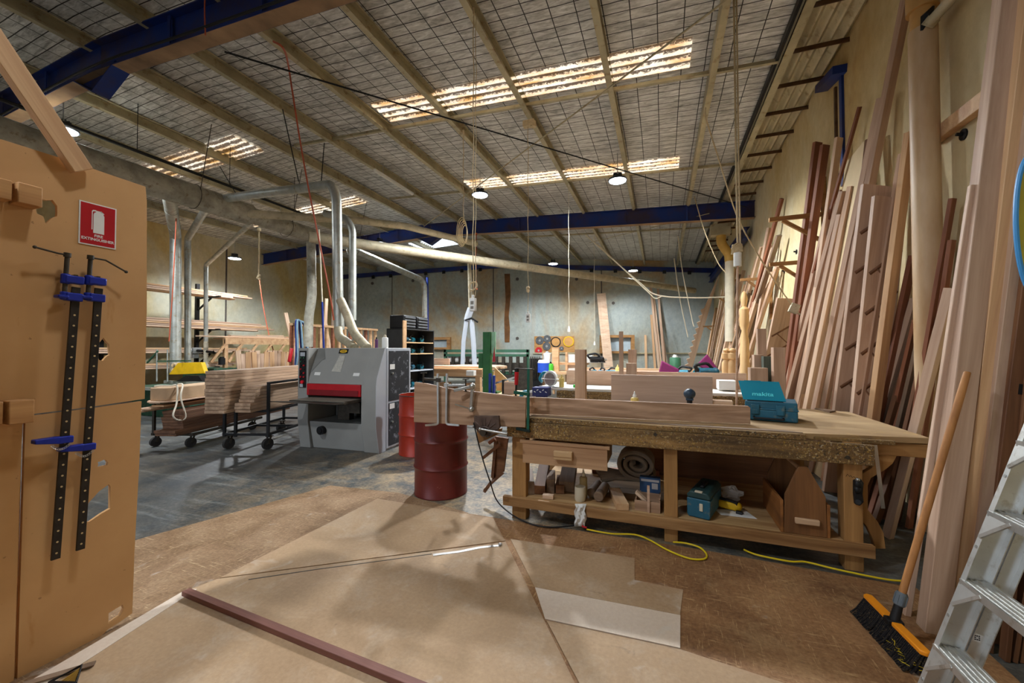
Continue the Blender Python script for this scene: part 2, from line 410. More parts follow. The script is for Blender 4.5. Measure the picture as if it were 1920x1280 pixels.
# bare corrugated sheet by the right wall (ridges run along the wall)
CORR = plain('corrugated_sheet', (196, 184, 150), .6, .2, .12, 3, dirt=(150, 128, 90))
b = MB(); prev = None
for k in range(61):
    x = XE + (XR - XE) * k / 60; z = zroof(x) + .042 * math.cos(2 * math.pi * k / 12)
    cur = [b.bm.verts.new((x, YN, z)), b.bm.verts.new((x, yfar(x), z))]
    if prev: b.bm.faces.new((prev[0], cur[0], cur[1], prev[1]))
    prev = cur
tag(b.build('ceiling_eave', CORR), 'bare corrugated sheet strip along right wall', 'ceiling', kind='structure')
# skylights: grimy translucent sheets
def skymat(name, bright, tint):
    m = NT(name)
    tcx = m.n('ShaderNodeTexCoord'); s2 = m.n('ShaderNodeSeparateXYZ'); m.l(tcx.outputs['Object'], s2.inputs[0])
    f = m.math('FRACT', m.math('DIVIDE', s2.outputs['Y'], .16)); d = m.math('ABSOLUTE', m.math('SUBTRACT', f, .5))
    edge = m.math('MULTIPLY', d, 2.0)
    sp_ = m.noise(m.coords((17, 30, 1)), 1.0, 7, .72, .5)
    dirt = m.ramp(m.math('ADD', sp_, m.math('MULTIPLY', m.math('SUBTRACT', edge, .5), .42)), [(.44, (0, 0, 0, 1)), (.58, (1, 1, 1, 1))])
    lo = m.ramp(m.noise(m.coords((1.5, 4, 1)), 1.0, 4), [(.35, (214, 168, 104)), (.6, tint)])
    col = m.mix(m.math('MULTIPLY', dirt, .93), lo, (58, 36, 16))
    m.l(col, m.b.inputs['Emission Color']); m.b.inputs['Emission Strength'].default_value = bright; m.b.inputs['Base Color'].default_value = (.1, .1, .1, 1)
    return m.out(col, .5)
SKY = skymat('skylight_grimy', .85, (255, 250, 235)); SKYC = emit('skylight_clean', (225, 240, 255), 1.6)
nwin = 0
def skylight(x0, x1, y0, y1, mat, label):
    global nwin; nwin += 1
    b = MB(); prev = None; n = 26
    for i in range(n + 1):
        y = y0 + (y1 - y0) * i / n; dz = -.03 + .016 * math.cos(2 * math.pi * (y - y0) / .16)
        cur = [b.bm.verts.new((x0, y, zroof(x0) + dz)), b.bm.verts.new((x1, y, zroof(x1) + dz))]
        if prev: b.bm.faces.new((prev[0], cur[0], cur[1], prev[1]))
        prev = cur
    return tag(b.build('window_%d' % nwin, mat), label, 'skylight', kind='structure')
skylight(-4.88, .42, 5.77, 6.41, SKY, 'long grimy skylight sheet nearest on the right roof slope')
skylight(-4.84, .40, 9.28, 9.90, SKY, 'grimy skylight strip just before the second blue beam')
skylight(-4.84, .40, 13.0, 13.6, SKY, 'grimy skylight strip beyond the second blue beam')
skylight(-13.2, -8.4, 5.73, 6.45, SKY, 'grimy skylight on the left slope above the main duct')
skylight(-13.2, -8.4, 9.25, 9.9, SKY, 'grimy skylight above the grey sanding machine')
skylight(-9.9, -8.0, 14.1, 15.2, SKYC, 'clean bright skylight beyond the blue ridge beam')
# purlins: lipped channels running away from the viewer
PURL = plain('purlin_galvanised', (178, 168, 138), .5, .35, .2, 2.5, dirt=(134, 108, 70))
def purlin(x, label, mat=PURL, y1=None):
    z = zroof(x) - .025; w, h, t, l_ = .085, .2, .006, .024
    prof = [(0, 0), (w, 0), (w, -l_), (w - t, -l_), (w - t, -t), (t, -t), (t, -h + t), (w - t, -h + t), (w - t, -h + l_), (w, -h + l_), (w, -h), (0, -h)]
    b = MB(); y1 = y1 or yfar(x) - .02
    Mx = Matrix(((1, 0, 0, x - .035), (0, 0, 1, YN), (0, 1, 0, z), (0, 0, 0, 1)))
    b.prism(prof, y1 - YN, Mx)
    return tag(b.build('roof_purlin', mat, smooth=False), label, 'purlin', 'lipped steel purlins under the roof lining', 'structure')
PX = [.72, -.72, -2.16, -3.6, -5.0, -6.4, -7.75, -9.3, -10.75, -12.2, -13.7]
names = ['second', 'third', 'fourth', 'fifth', 'sixth', 'seventh', 'eighth', 'ninth', 'tenth', 'eleventh', 'twelfth']
for x, n in zip(PX, names): purlin(x, 'galvanised roof purlin, %s one counted from the right wall' % n)
# eave angle where the lining ends
b = MB(); ze = zroof(XE) - .01
b.bx(XE - .06, XE + .06, YN, yfar(XE) - .05, ze - .16, ze - .14); b.bx(XE - .06, XE - .045, YN, yfar(XE) - .05, ze - .16, ze - .02)
b.mi = 1; b.bx(XE - .1, XE - .062, YN, yfar(XE) - .05, ze - .10, ze - .02)
tag(b.build('roof_purlin', [PURL, M['black']]), 'edge purlin closing off the foil lining beside the bare sheet', 'purlin', kind='structure')
RUST = plain('rusty_angle', (98, 72, 48), .7, .3, .3, 8)
for k in range(20):
    y = 3.2 + k * .78
    if y > 19: break
    b = MB(); zz = zroof(2) - .055
    b.bx(XE + .05, XR, y, y + .05, zz - .012, zz); b.bx(XE + .05, XR, y, y + .012, zz - .06, zz)
    tag(b.build('eave_batten', RUST), 'rusty angle batten crossing the bare corrugated eave strip', 'batten', 'rusty battens across the corrugated eave strip', 'structure')
# bridging bars between purlins
for k, (y, z) in enumerate(((6.47, -.1), (9.75, -.11), (2.0, -.1), (14.6, -.1))):
    b = MB(); xs = [RIDGE, XE]
    b.bar((RIDGE, y, zroof(RIDGE) + z), (XE, y, zroof(XE) + z), .05, .05)
    tag(b.build('roof_bridging', PURL), 'thin bridging bar crossing the purlins beside skylight row %s' % ('one two three four'.split()[k]), 'bar', kind='structure')
# portal frame rafters: blue I-beams
m = NT('blue_beam'); v = m.coords((1.2, 1.2, 1.2))
rust = m.ramp(m.noise(v, 1.0, 6, .65), [(.42, (0, 0, 0, 1)), (.62, (1, 1, 1, 1))])
col = m.mix(m.math('MULTIPLY', rust, .75), (20, 48, 118), (62, 46, 40))
BEAM = m.out(col, .5, .1)
DUST_LIT = plain('dusty_lit_flange', (146, 118, 90), .8, 0, .35, 2.5)  # dust tone with light from below put into the colour
def ibeam(b, p0, p1, h, w, t=.014):
    """I section hanging below the line p0-p1"""
    for dz, hh, ww in ((-t / 2, t, w), (-h + t / 2, t, w), (-h / 2, h - 2 * t, t)):
        d = Vector((0, 0, dz)); b.bar(Vector(p0) + d, Vector(p1) + d, ww, hh)
def rafter(y, label, lab2):
    for (xa, xb, lb) in ((XR, RIDGE, label), (RIDGE, XL, lab2)):
        b = MB(); za, zb = zroof(xa) - .21, zroof(xb) - .21
        ibeam(b, (xa, y, za), (xb, y, zb), .44, .2)
        b.mi = 1                                                     # dust on the bottom flange; underside strip also paints in light from below
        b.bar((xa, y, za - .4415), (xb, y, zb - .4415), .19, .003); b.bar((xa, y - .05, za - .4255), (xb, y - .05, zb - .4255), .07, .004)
        n = 6
        b.mi = 0
        for k in range(1, n):                                        # fly braces and stiffeners
            x = xa + (xb - xa) * k / n
            b.bar((x, y - .06, zroof(x) - .63), (x, y - .06, zroof(x) - .23), .06, .012, (0, 1, 0))
        tag(b.build('roof_beam', [BEAM, DUST_LIT]), lb, 'beam', kind='structure')
    b = MB(); z = zroof(RIDGE) - .21
    b.prism([(-.55, 0), (.55, 0), (.62, -.03), (.08, -.72), (-.08, -.72), (-.62, -.03)], .016, Matrix(((1, 0, 0, RIDGE), (0, 0, 1, y + .03), (0, 1, 0, z - .02), (0, 0, 0, 1))))
    return b
for y, la, lb in ((3.24, 'big blue steel roof beam nearest overhead, right slope', 'big blue steel roof beam nearest overhead, left slope'),
                  (12.0, 'long blue steel beam across the far half, right slope', 'bright blue steel beam across the far half, left slope')):
    rafter(y, la, lb)
    b = MB(); z = zroof(RIDGE) - .65                                 # ridge haunch hanging below
    b.bar((RIDGE - .55, y, z + .02), (RIDGE, y, z - .28), .2, .016); b.bar((RIDGE + .55, y, z + .02), (RIDGE, y, z - .28), .2, .016)
    b.prism([(-.55, 0), (.55, 0), (0, -.29)], .014, Matrix(((1, 0, 0, RIDGE), (0, 0, 1, y - .007), (0, 1, 0, z + .02), (0, 0, 0, 1))))
    tag(b.build('ridge_haunch', BEAM), 'blue haunch plate under the ridge of the %s beam' % ('nearest' if y < 5 else 'far'), 'haunch', kind='structure')
# blue eave strut along the far wall, two slopes
for xa, xb, l_ in ((XR, RIDGE, 'right'), (RIDGE, XL, 'left')):
    b = MB(); h = .3
    p, q = far_pt(xa, zroof(xa) - .28 - h / 2, .1), far_pt(xb, zroof(xb) - .28 - h / 2, .1)
    b.bar(p, q, .14, .2)
    b.mi = 1
    for k in range(1, 9):
        c = p.lerp(q, k / 9) + Vector((0, -.09, -.14)); b.box(c, (.16, .04, .16))
    tag(b.build('wall_beam', [BEAM, M['black']]), 'blue beam capping the far wall, %s of the ridge' % l_, 'beam', kind='structure')
# blue gusset and corner column bits on the right wall
p = at(1565, 150, X=XR); b = MB()
b.bar(at(1545, 165, X=XR - .05), at(1580, 128, X=XR - .05), .1, .22, (1, 0, 0)); b.bx(XR - .03, XR, p.y - .3, p.y - .22, p.z - 1.6, p.z)
tag(b.build('wall_bracket', BEAM), 'rusty blue steel bracket high on the cream wall', 'bracket', kind='structure')
# ------------------------------------------------------------------ foreground left: partition
def plate(b, outer, holes, depth, Mx):
    """flat polygon with holes, thickened"""
    bm = b.bm; n0 = len(bm.faces); es = []
    for loop in [outer] + list(holes):
        vs = [bm.verts.new(Mx @ Vector((x, y, 0))) for x, y in loop]
        es += [bm.edges.new((vs[i], vs[(i + 1) % len(vs)])) for i in range(len(vs))]
    r = bmesh.ops.triangle_fill(bm, use_beauty=True, edges=es)
    fs = [g for g in r['geom'] if isinstance(g, bmesh.types.BMFace)]
    e = bmesh.ops.extrude_face_region(bm, geom=fs)
    d = (Mx.to_3x3() @ Vector((0, 0, 1))).normalized() * depth
    bmesh.ops.translate(bm, verts=[g for g in e['geom'] if isinstance(g, bmesh.types.BMVert)], vec=d)
    b._done(n0)
def jag(c, rx, ry, n=14, seed=1, j=.35):
    r = random.Random(seed)
    return [(c[0] + math.cos(2 * math.pi * k / n) * rx * (1 - j + 2 * j * r.random()), c[1] + math.sin(2 * math.pi * k / n) * ry * (1 - j + 2 * j * r.random())) for k in range(n)]
m = NT('partition_board')
col = m.ramp(m.noise(m.coords((1.3, 1.3, 1.3), rnd=False), 1.0, 5, .6), [(.3, (188, 142, 92)), (.7, (206, 162, 110))])
sp_ = m.ramp(m.noise(m.coords((34, 34, 34), rnd=False), 1.0, 2, .5), [(.72, (0, 0, 0, 1)), (.76, (1, 1, 1, 1))])
col = m.mix(m.math('MULTIPLY', sp_, .5), col, (110, 74, 40))
drip = m.ramp(m.noise(m.coords((1, 6, 1.6), rnd=False), 1.0, 5, .6), [(.66, (0, 0, 0, 1)), (.72, (1, 1, 1, 1))])
col = m.mix(m.math('MULTIPLY', drip, .5), col, (170, 112, 40))
m.bump(m.noise(m.coords((60, 60, 60), rnd=False), 1.0, 3), .08, .002)
PART = m.out(col, .62)
PXX = -2.83
PM = Matrix(((0, 0, 1, PXX - .02), (1, 0, 0, 0), (0, 1, 0, 0), (0, 0, 0, 1)))   # local x -> world Y, local y -> world Z, depth -> +X
part = thing('partition_wall', 'tan board partition with torn holes, standing at the left', 'partition', (PXX, .2, 0)); part['kind'] = 'structure'
b = MB(); plate(b, [(-1.6, 1.262), (.99, 1.240), (1.2, 1.246), (1.445, 1.262), (1.447, 1.8), (1.438, 2.42), (1.43, 2.505), (1.1, 2.515), (.3, 2.51), (-1.6, 2.5)],
                [jag((1.255, 1.55), .03, .055, 12, 3, .25), jag((1.03, 2.235), .035, .05, 12, 5, .4)], .02, PM)
b.build('upper_sheet', PART, part, smooth=False)
b = MB(); plate(b, [(.972, .004), (1.26, .004), (1.3, .03), (1.34, .035), (1.405, .05), (1.41, .4), (1.425, .9), (1.43, 1.25), (1.2, 1.238), (.978, 1.232)],
                [[(1.19, .70), (1.21, .745), (1.25, .79), (1.29, .815), (1.297, .8), (1.298, .68), (1.26, .665), (1.215, .64), (1.19, .655)], jag((1.262, .935), .024, .02, 10, 9, .3),
                 [(1.3, .06), (1.3, .115), (1.33, .12), (1.36, .125), (1.365, .1), (1.35, .07)]], .02, PM)
b.build('lower_sheet', PART, part, smooth=False)
b = MB(); plate(b, [(-1.6, 0), (.962, 0), (.966, 1.0), (.97, 1.235), (-1.6, 1.255)], [], .02, PM); b.build('lower_sheet', PART, part, smooth=False)
b = MB()
for y0, y1, z in ((-1.6, 1.0, 1.2),): b.bx(PXX - .11, PXX - .022, y0, y1, z, z + .045)
for y in (-1.55, -.6, .3, .93): b.bx(PXX - .11, PXX - .022, y, y + .045, .0, 2.48)
b.bx(PXX - .4, PXX - .11, -1.4, -1.33, 0, .05); b.build('stud_frame', M['pine'], part)
STUB = wood('rough_stub', (206, 160, 108), (160, 112, 66), axis='Y')
for z0, z1, y1 in ((2.225, 2.315, .985), (1.215, 1.318, .975)):
    b = MB(); b.bx(PXX, PXX + .075, -.3, y1 - .09, z0, z1); b.bx(PXX, PXX + .09, y1 - .078, y1, z0 - .004, z1); b.build('batten', STUB, part, bevel=.004)
# fire sign
s = thing('fire_sign', 'red and white FIRE EXTINGUISHER sign on the tan partition', 'sign', (PXX + .0015, 1.222, 2.215))
FM = Matrix(((0, 0, 1, PXX + .001), (1, 0, 0, 1.222), (0, 1, 0, 2.215), (0, 0, 0, 1)))
b = MB(); b.bx(PXX + .0005, PXX + .004, 1.146, 1.298, 2.102, 2.328); b.build('sign_plate', M['white'], s)
b = MB(); b.bx(PXX + .004, PXX + .005, 1.152, 1.292, 2.108, 2.322); b.build('red_panel', M['red'], s)
b = MB(); T = FM @ Matrix.Translation((0, 0, .0042))
b.prism([(-.020, -.045), (.024, -.045), (.024, .052), (.019, .064), (.014, .068), (.014, .076), (-.010, .076), (-.010, .068), (-.016, .064), (-.020, .054)], .0012, T)
b.prism([(-.010, .071), (-.010, .078), (-.022, .077), (-.027, .070), (-.027, -.028), (-.0235, -.028), (-.0235, .066), (-.02, .0705)], .0012, T)
b.prism([(.008, .071), (.022, .063), (.024, .066), (.010, .079)], .0012, T)
b.build('extinguisher_symbol', M['white'], s)
text_mesh('lettering', 'FIRE', .0195, M['white'], FM @ Matrix.Translation((.002, -.060, .0046)), s, bold=True)
text_mesh('lettering', 'EXTINGUISHER', .0195, M['white'], FM @ Matrix.Translation((0, -.080, .0046)), s, bold=True)
# two sash clamps hanging on the board
BAR = plain('clamp_bar', (52, 47, 43), .5, .5, .3, 20); BLU = plain('clamp_blue', (26, 44, 150), .4, .1, .15, 12)
def sash_clamp(yt, yb, zt, zb, label, side, jaw):
    t = thing('sash_clamp', label, 'clamp', (PXX + .05, yb, zb), group='blue headed sash clamps')
    d = Vector((0, yt - yb, zt - zb)).normalized(); w = Vector((0, d.z, -d.y)); x0 = PXX + .055
    p = lambda s_, a=0.0, o=0.0: Vector((x0 + o, yb, zb)) + d * s_ + w * a
    L = (Vector((0, yt, zt)) - Vector((0, yb, zb))).length
    b = MB(); b.bar(p(0), p(L + .06), .032, .012, (1, 0, 0))
    b.build('bar', BAR, t, bevel=.001)
    b = MB(); n = 23
    for k in range(n): b.cyl(p(.03 + k * .053, 0, .0055), p(.03 + k * .053, 0, .0068), .0045, n=10)
    tag(b.build('pin_hole', plain('hole_shine', (200, 176, 130), .5), t), kind='stuff')
    b = MB(); b.bar(p(L + .075, -.012), p(L + .115, -.012), .072, .042, (1, 0, 0)); b.cyl(p(L + .07, -.04), p(L + .12, -.04), .018)
    b.build('fixed_head', BLU, t, bevel=.006)
    b = MB(); b.bar(p(L - .012, -.008), p(L + .028, -.008), .062, .044, (1, 0, 0)); b.bar(p(L - .004, -.05), p(L + .012, -.05), .04, .05, (1, 0, 0)); b.cyl(p(L - .01, -.04), p(L + .03, -.04), .016)
    b.build('sliding_jaw', BLU, t, bevel=.005)
    b = MB(); b.cyl(p(L + .0, -.04), p(L + .215, -.04), .0095, n=12); b.cyl(p(L + .205, -.04), p(L + .225, -.04), .014, n=12); b.build('screw', M['darksteel'], t)
    b = MB(); b.tube([p(L + .215, -.03), p(L + .215, -.075 if side < 0 else .02, .0), p(L + (.222 if side < 0 else .17), side * .125 + (-.03 if side < 0 else -.02), .01)], .0045)
    b.sph(p(L + (.222 if side < 0 else .17), side * .125 + (-.03 if side < 0 else -.02), .01), .008); b.build('tommy_bar', M['darksteel'], t)
    b = MB(); b.bar(p(jaw), p(jaw + .034), .052, .044, (1, 0, 0))
    b.prism([(.0, 0), (.085, .012), (.085, .032), (0, .036)], .044, Matrix.Translation(p(jaw, -.022, -.022)) @ Matrix(((0, 0, 1, 0), (-w.y, d.y, 0, 0), (-w.z, d.z, 0, 0), (0, 0, 0, 1))))
    b.build('tail_jaw', BLU, t, bevel=.004)
    b = MB()
    for k in range(9):
        a = k / 8; q = p(jaw - .005 - .02 * math.sin(a * math.pi), -.05 + .06 * a, .026)
        b.tube([q + Vector((0, math.cos(f) * .006, math.sin(f) * .004)) for f in [j * 1.047 for j in range(6)]], .0013, 5, True)
    b.build('pin_chain', M['steel'], t)
    b = MB(); b.bx(PXX, PXX + .052, 0, .012, 0, .012); b.bm.transform(Matrix.Translation(p(L + .112, 0) - Vector((x0, 0, 0)) - Vector((0, .006, 0)) )); b.build('wall_hook', M['darksteel'], t)
sash_clamp(1.118, 1.068, 1.805, .528, 'left sash clamp with blue jaws hanging on the tan partition', -1, .56)
sash_clamp(1.205, 1.157, 1.812, .533, 'right sash clamp with blue jaws, nearest the partition edge', 1, .50)
plank('sloping_brace', 'pale timber brace sloping up from the top of the tan partition', (-2.795, 1.14, 2.47), (-2.70, -.95, 5.62), .085, .05, M['pine'], (1, 0, 0), cat='brace', bevel=.003)
# ------------------------------------------------------------------ sheets on the floor
def sheetmat(name, light, dark, scratch, dust, sc=1.0, fib=.5, grain=.45):
    m = NT(name)
    col = m.ramp(m.noise(m.coords((1.4 * sc, 1.4 * sc, 1), rnd=False), 1.0, 6, .62, .6), [(.32, dark), (.68, light)])
    f1 = m.ramp(m.noise(m.coords((5, 70, 1), rnd=False, rot=(0, 0, .5)), 1.0, 5, .6, 1.5), [(.6, (0, 0, 0, 1)), (.68, (1, 1, 1, 1))])
    f2 = m.ramp(m.noise(m.coords((70, 5, 1), rnd=False, rot=(0, 0, -.3)), 1.0, 5, .6, 1.5), [(.6, (0, 0, 0, 1)), (.68, (1, 1, 1, 1))])
    col = m.mix(m.math('MULTIPLY', m.math('MAXIMUM', f1, f2), fib), col, scratch)
    d = m.ramp(m.noise(m.coords((2.2, 2.2, 1), rnd=False), 1.0, 7, .7, .4), [(.5, (0, 0, 0, 1)), (.72, (1, 1, 1, 1))])
    col = m.mix(m.math('MULTIPLY', d, .5), col, dust)
    g = m.ramp(m.noise(m.coords((45, 45, 1), rnd=False), 1.0, 4, .7), [(.3, (60, 50, 40)), (.7, (240, 230, 214))])
    col = m.mix(grain, col, g, 'SOFT_LIGHT')
    sf = m.ramp(m.noise(m.coords((4.5, 4.5, 1), rnd=False), 1.0, 4, .55, .8), [(.64, (0, 0, 0, 1)), (.74, (1, 1, 1, 1))])
    col = m.mix(m.math('MULTIPLY', sf, .35), col, (206, 200, 190))
    dk = m.ramp(m.noise(m.coords((6, 6, 1), rnd=False, rot=(0, 0, 1)), 1.0, 5, .6, 1.0), [(.67, (0, 0, 0, 1)), (.74, (1, 1, 1, 1))])
    col = m.mix(m.math('MULTIPLY', dk, .35), col, (96, 80, 66))
    m.bump(m.math('MAXIMUM', f1, f2), .08, .002)
    return m.out(col, .72, 0, .25)
CHIP = sheetmat('chipboard_floor', (160, 122, 86), (112, 80, 54), (210, 178, 132), (182, 152, 112), 1.2, .55)
CHIP2 = sheetmat('chipboard_floor_left', (160, 132, 104), (116, 90, 64), (204, 180, 144), (178, 156, 128), 1.5, .6)
MDFF = sheetmat('mdf_floor', (184, 156, 124), (160, 132, 102), (190, 168, 140), (196, 182, 164), .8, .08, .2)
PALEF = sheetmat('pale_floor', (226, 210, 194), (212, 194, 174), (204, 170, 122), (228, 218, 206), .8, .15, .2)
def floor_sheet(label, poly, z, th, mat):
    b = MB(); b.prism([(x, y) for x, y in poly], th, Matrix.Translation((0, 0, z)))
    return tag(b.build('floor_sheet', mat, smooth=False), label, 'floor sheet')
def gp(*px): return [tuple(at(u, v, Z=0)[:2]) for u, v in px]
floor_sheet('rough chipboard sheet bordering the grey concrete, beside the partition', [(-3.99, 1.98), (-3.52, 3.55), (-2.66, 3.63), (-1.72, 3.42), (-1.62, 3.3), (-1.9, -1.5), (-4.6, -1.5)], .001, .012, CHIP2)
floor_sheet('scratched brown chipboard sheet before the workbench', [(-1.715, 3.40), (-.6, 3.41), (.22, 3.42), (1.53, 3.36), (1.62, -1.5), (-1.88, -1.5)], .001, .012, CHIP)
floor_sheet('smooth tan floor sheet beside the maroon drum', [(-2.745, 3.40), (-1.44, 3.372), (-1.185, 3.015), (-2.79, 1.86)], .0135, .005, MDFF)
floor_sheet('large smooth tan floor sheet under the dark stained strip', [(-2.79, 1.845), (-1.175, 3.0), (-.45, 1.95), (.30, .85), (.3, -1.2), (-2.3, -1.2), (-2.62, .85), (-2.84, 1.68)], .0135, .005, MDFF)
floor_sheet('stepped tan floor sheet between main sheet and workbench', [(-1.155, 3.06), (-.195, 3.10), (-.177, 2.81), (.12, 2.805), (.09, 2.535), (-.775, 2.5)], .0135, .004, MDFF)
floor_sheet('pale whitish floor strip with sawdust scuffs', [(-.772, 2.495), (.092, 2.53), (.08, 2.255), (-.63, 2.228)], .0135, .006, PALEF)
floor_sheet('tan floor sheet lowest in view, in front of the pale strip', [(-.62, 2.22), (.078, 2.248), (.6, 2.18), (.62, -1.2), (.32, -1.2), (.32, .9), (-.42, 1.94)], .0135, .004, MDFF)
floor_sheet('narrow pale strip between partition and main floor sheet', [(-2.85, 1.70), (-2.79, 1.72), (-2.50, .45), (-2.66, .45)], .019, .003, PALEF)
plank('timber_strip', 'dark reddish timber strip lying on the floor sheets', (-2.80, 1.66, .034), (-.35, 1.53, .034), .045, .03, M['stained'], (0, 0, 1), cat='timber')
b = MB(); P_ = [at(u, v, Z=.02) for u, v in ((812, 1040), (860, 1034), (900, 1026), (938, 1022))]
for p, q in zip(P_, P_[1:]): b.bar(p, q, .03, .0022)
b.sph(P_[-1] + Vector((.0, 0, .01)), .014, 8, (1.2, 1, .7))
tag(b.build('tape_strip', plain('silver_tape', (164, 160, 156), .35, .4, .2, 20)), 'silver tape over the joint of the tan floor sheets', 'tape')
b = MB(); P_ = [at(u, v, Z=.0195) for u, v in ((466, 1086), (600, 1066), (700, 1053), (810, 1038))]  # dark strip painting the shade of the gap between two sheets
for p, q in zip(P_, P_[1:]): b.bar(p, q, .008, .0012)
tag(b.build('gap_line', JM), 'dark strip painting in the open gap of the floor sheet joint', 'line')
# bevel square and folded tool at the bottom left
t = thing('sliding_square', 'dark bladed sliding square on the floor beside the partition', 'tool', at(110, 1268, Z=.02))
b = MB(); b.bar(at(40, 1284, Z=.028), at(178, 1243, Z=.028), .035, .006); b.build('blade', M['grey_timber'], t)
t = thing('folding_stand_tool', 'black steel framed tool with brass bits beside the sliding square', 'tool', at(125, 1272, Z=.02))
q = [at(u, v, Z=.045) for u, v in ((92, 1279), (153, 1247), (142, 1280), (100, 1300))]
b = MB(); b.tube(q, .006, 6, True); b.bar(q[0], q[2], .012, .006); b.build('frame', M['black'], t)
b = MB()
for k in range(6): b.cyl(q[0].lerp(q[2], .2 + k * .12) + Vector((0, 0, -.02)), q[1].lerp(q[2], .2 + k * .1) + Vector((0, 0, .0)), .006, n=8)
b.build('brass_bit', plain('brass', (186, 150, 70), .35, .8), t)
# ------------------------------------------------------------------ drums
def drum(c, label, mat, lid=False):
    t = thing('oil_drum', label, 'drum', c); r, h = .283, .875
    prof = [(0, .012), (r - .012, .012), (r - .004, 0), (r + .004, .002), (r + .004, .014), (r, .02)]
    for z in (.3, .58): prof += [(r, z - .03), (r + .004, z - .014), (r + .012, z), (r + .004, z + .014), (r, z + .03)]
    prof += [(r, h - .02), (r + .005, h - .012), (r + .005, h), (r - .006, h), (r - .006, h - .015), (r - .012, h - .4), (0, h - .42)]
    b = MB(); b.lathe(prof, n=56); b.build('drum_shell', mat, t, world=False)
    b = MB(); b.tube([(math.cos(a) * (r + .003), math.sin(a) * (r + .003), h - .003) for a in [2 * math.pi * k / 48 for k in range(48)]], .0075, 8, True)
    b.build('rim', M['darksteel'], t, world=False); return t
def drum_mat(name, c, worn):
    m = NT(name); v = m.coords((3, 3, 3), rnd=False)
    col = m.ramp(m.noise(v, 1.0, 6, .6), [(.3, tuple(int(q * .8) for q in c)), (.7, c)])
    ch = m.ramp(m.noise(m.coords((26, 26, 26), rnd=False), 1.0, 6, .75), [(.66, (0, 0, 0, 1)), (.7, (1, 1, 1, 1))])
    big = m.ramp(m.noise(m.coords((2.2, 2.2, 2.2), rnd=False), 1.0, 3), [(.5, (0, 0, 0, 1)), (.62, (1, 1, 1, 1))])
    col = m.mix(m.math('MULTIPLY', m.math('MULTIPLY', ch, big), .7), col, worn)
    m.bump(m.noise(v, 1.0, 4), .1, .01)
    return m.out(col, .38, .1, .5)
drum((-2.27, 3.86, .002), 'maroon steel drum standing at the left end of the workbench', drum_mat('drum_maroon', (112, 38, 34), (190, 160, 146)))
drum((-3.44, 5.18, .0), 'bright red open steel drum beside the grey sanding machine', drum_mat('drum_red', (186, 56, 34), (120, 70, 50)))
# ------------------------------------------------------------------ the big workbench
def paintmat(name):
    m = NT(name)
    col = m.ramp(m.noise(m.coords((1.2, 10, 10), rnd=False), 1.0, 6, .6, .5), [(.3, (74, 56, 34)), (.55, (124, 95, 56)), (.75, (170, 130, 78))])
    for sc, lo, hi, c, k in ((62, .585, .62, (196, 168, 108), .65), (40, .56, .62, (48, 40, 28), .8), (48, .61, .64, (176, 140, 50), .6), (70, .62, .65, (206, 198, 176), .55), (5, .66, .70, (150, 146, 140), .7)):
        s_ = m.ramp(m.noise(m.coords((sc, sc, sc * 1.2)), 1.0, 4, .6), [(lo, (0, 0, 0, 1)), (hi, (1, 1, 1, 1))])
        zone = m.ramp(m.noise(m.coords((1.1, 1.1, 1.1)), 1.0, 2), [(.38, (.25, .25, .25, 1)), (.55, (1, 1, 1, 1))])
        col = m.mix(m.math('MULTIPLY', m.math('MULTIPLY', s_, zone), k), col, c)
    m.bump(m.noise(m.coords((30, 30, 30)), 1.0, 4), .3, .004)
    return m.out(col, .7)
APRON = paintmat('bench_spattered')
m = NT('bench_top'); col = m.ramp(m.noise(m.coords((.8, 4, 4), rnd=False), 1.0, 7, .65, .5), [(.3, (142, 112, 78)), (.6, (186, 158, 118)), (.8, (206, 184, 146))])
d = m.ramp(m.noise(m.coords((5, 5, 5), rnd=False), 1.0, 6, .7), [(.58, (0, 0, 0, 1)), (.7, (1, 1, 1, 1))]); col = m.mix(m.math('MULTIPLY', d, .5), col, (206, 168, 96))
m.bump(m.noise(m.coords((18, 18, 18)), 1.0, 5), .25, .004); BTOP = m.out(col, .8)
RAILM = wood('bench_front_rail', (186, 146, 98), (122, 86, 50), k=1.4)
bench = thing('workbench', 'long heavy timber workbench with paint spattered front', 'workbench', (0, 4.1, 0))
b = MB(); b.prism([(-1.36, 3.46), (.93, 3.46), (.96, 3.49), (1.735, 3.60), (1.73, 4.2), (1.715, 4.84), (1.36, 4.93), (-1.36, 4.93)], .042, Matrix.Translation((0, 0, .898)))
b.build('bench_top', BTOP, bench, bevel=.004)
b = MB(); b.bx(-1.34, .97, 3.448, 3.49, .895, .936); b.bx(.97, 1.5, 3.5, 3.54, .893, .92); b.build('top_edging', APRON, bench, bevel=.003)
b = MB(); b.bx(-1.335, 1.362, 3.44, 3.485, .752, .893); b.build('front_apron', APRON, bench, bevel=.004)
b = MB(); b.bx(1.36, 1.72, 3.60, 3.64, .80, .893); b.build('end_batten', M['legx'], bench, bevel=.003)
b = MB(); b.bx(-1.33, 1.62, 4.82, 4.87, .76, .897); b.build('rear_apron', M['brown'], bench)
for x0, x1 in ((-1.30, -1.165), (.012, .115), (1.20, 1.31)):
    b = MB(); b.bx(x0, x1, 3.486, 3.60, 0, .897); b.build('leg', M['legz'], bench, bevel=.005)
for x0, x1 in ((-1.30, -1.19), (1.2, 1.31)):
    b = MB(); b.bx(x0, x1, 4.72, 4.82, 0, .897); b.build('leg', M['legz'], bench, bevel=.005)
b = MB(); b.bx(-1.375, 1.358, 3.44, 3.485, .122, .207); b.build('front_rail', RAILM, bench, bevel=.004)
b = MB()
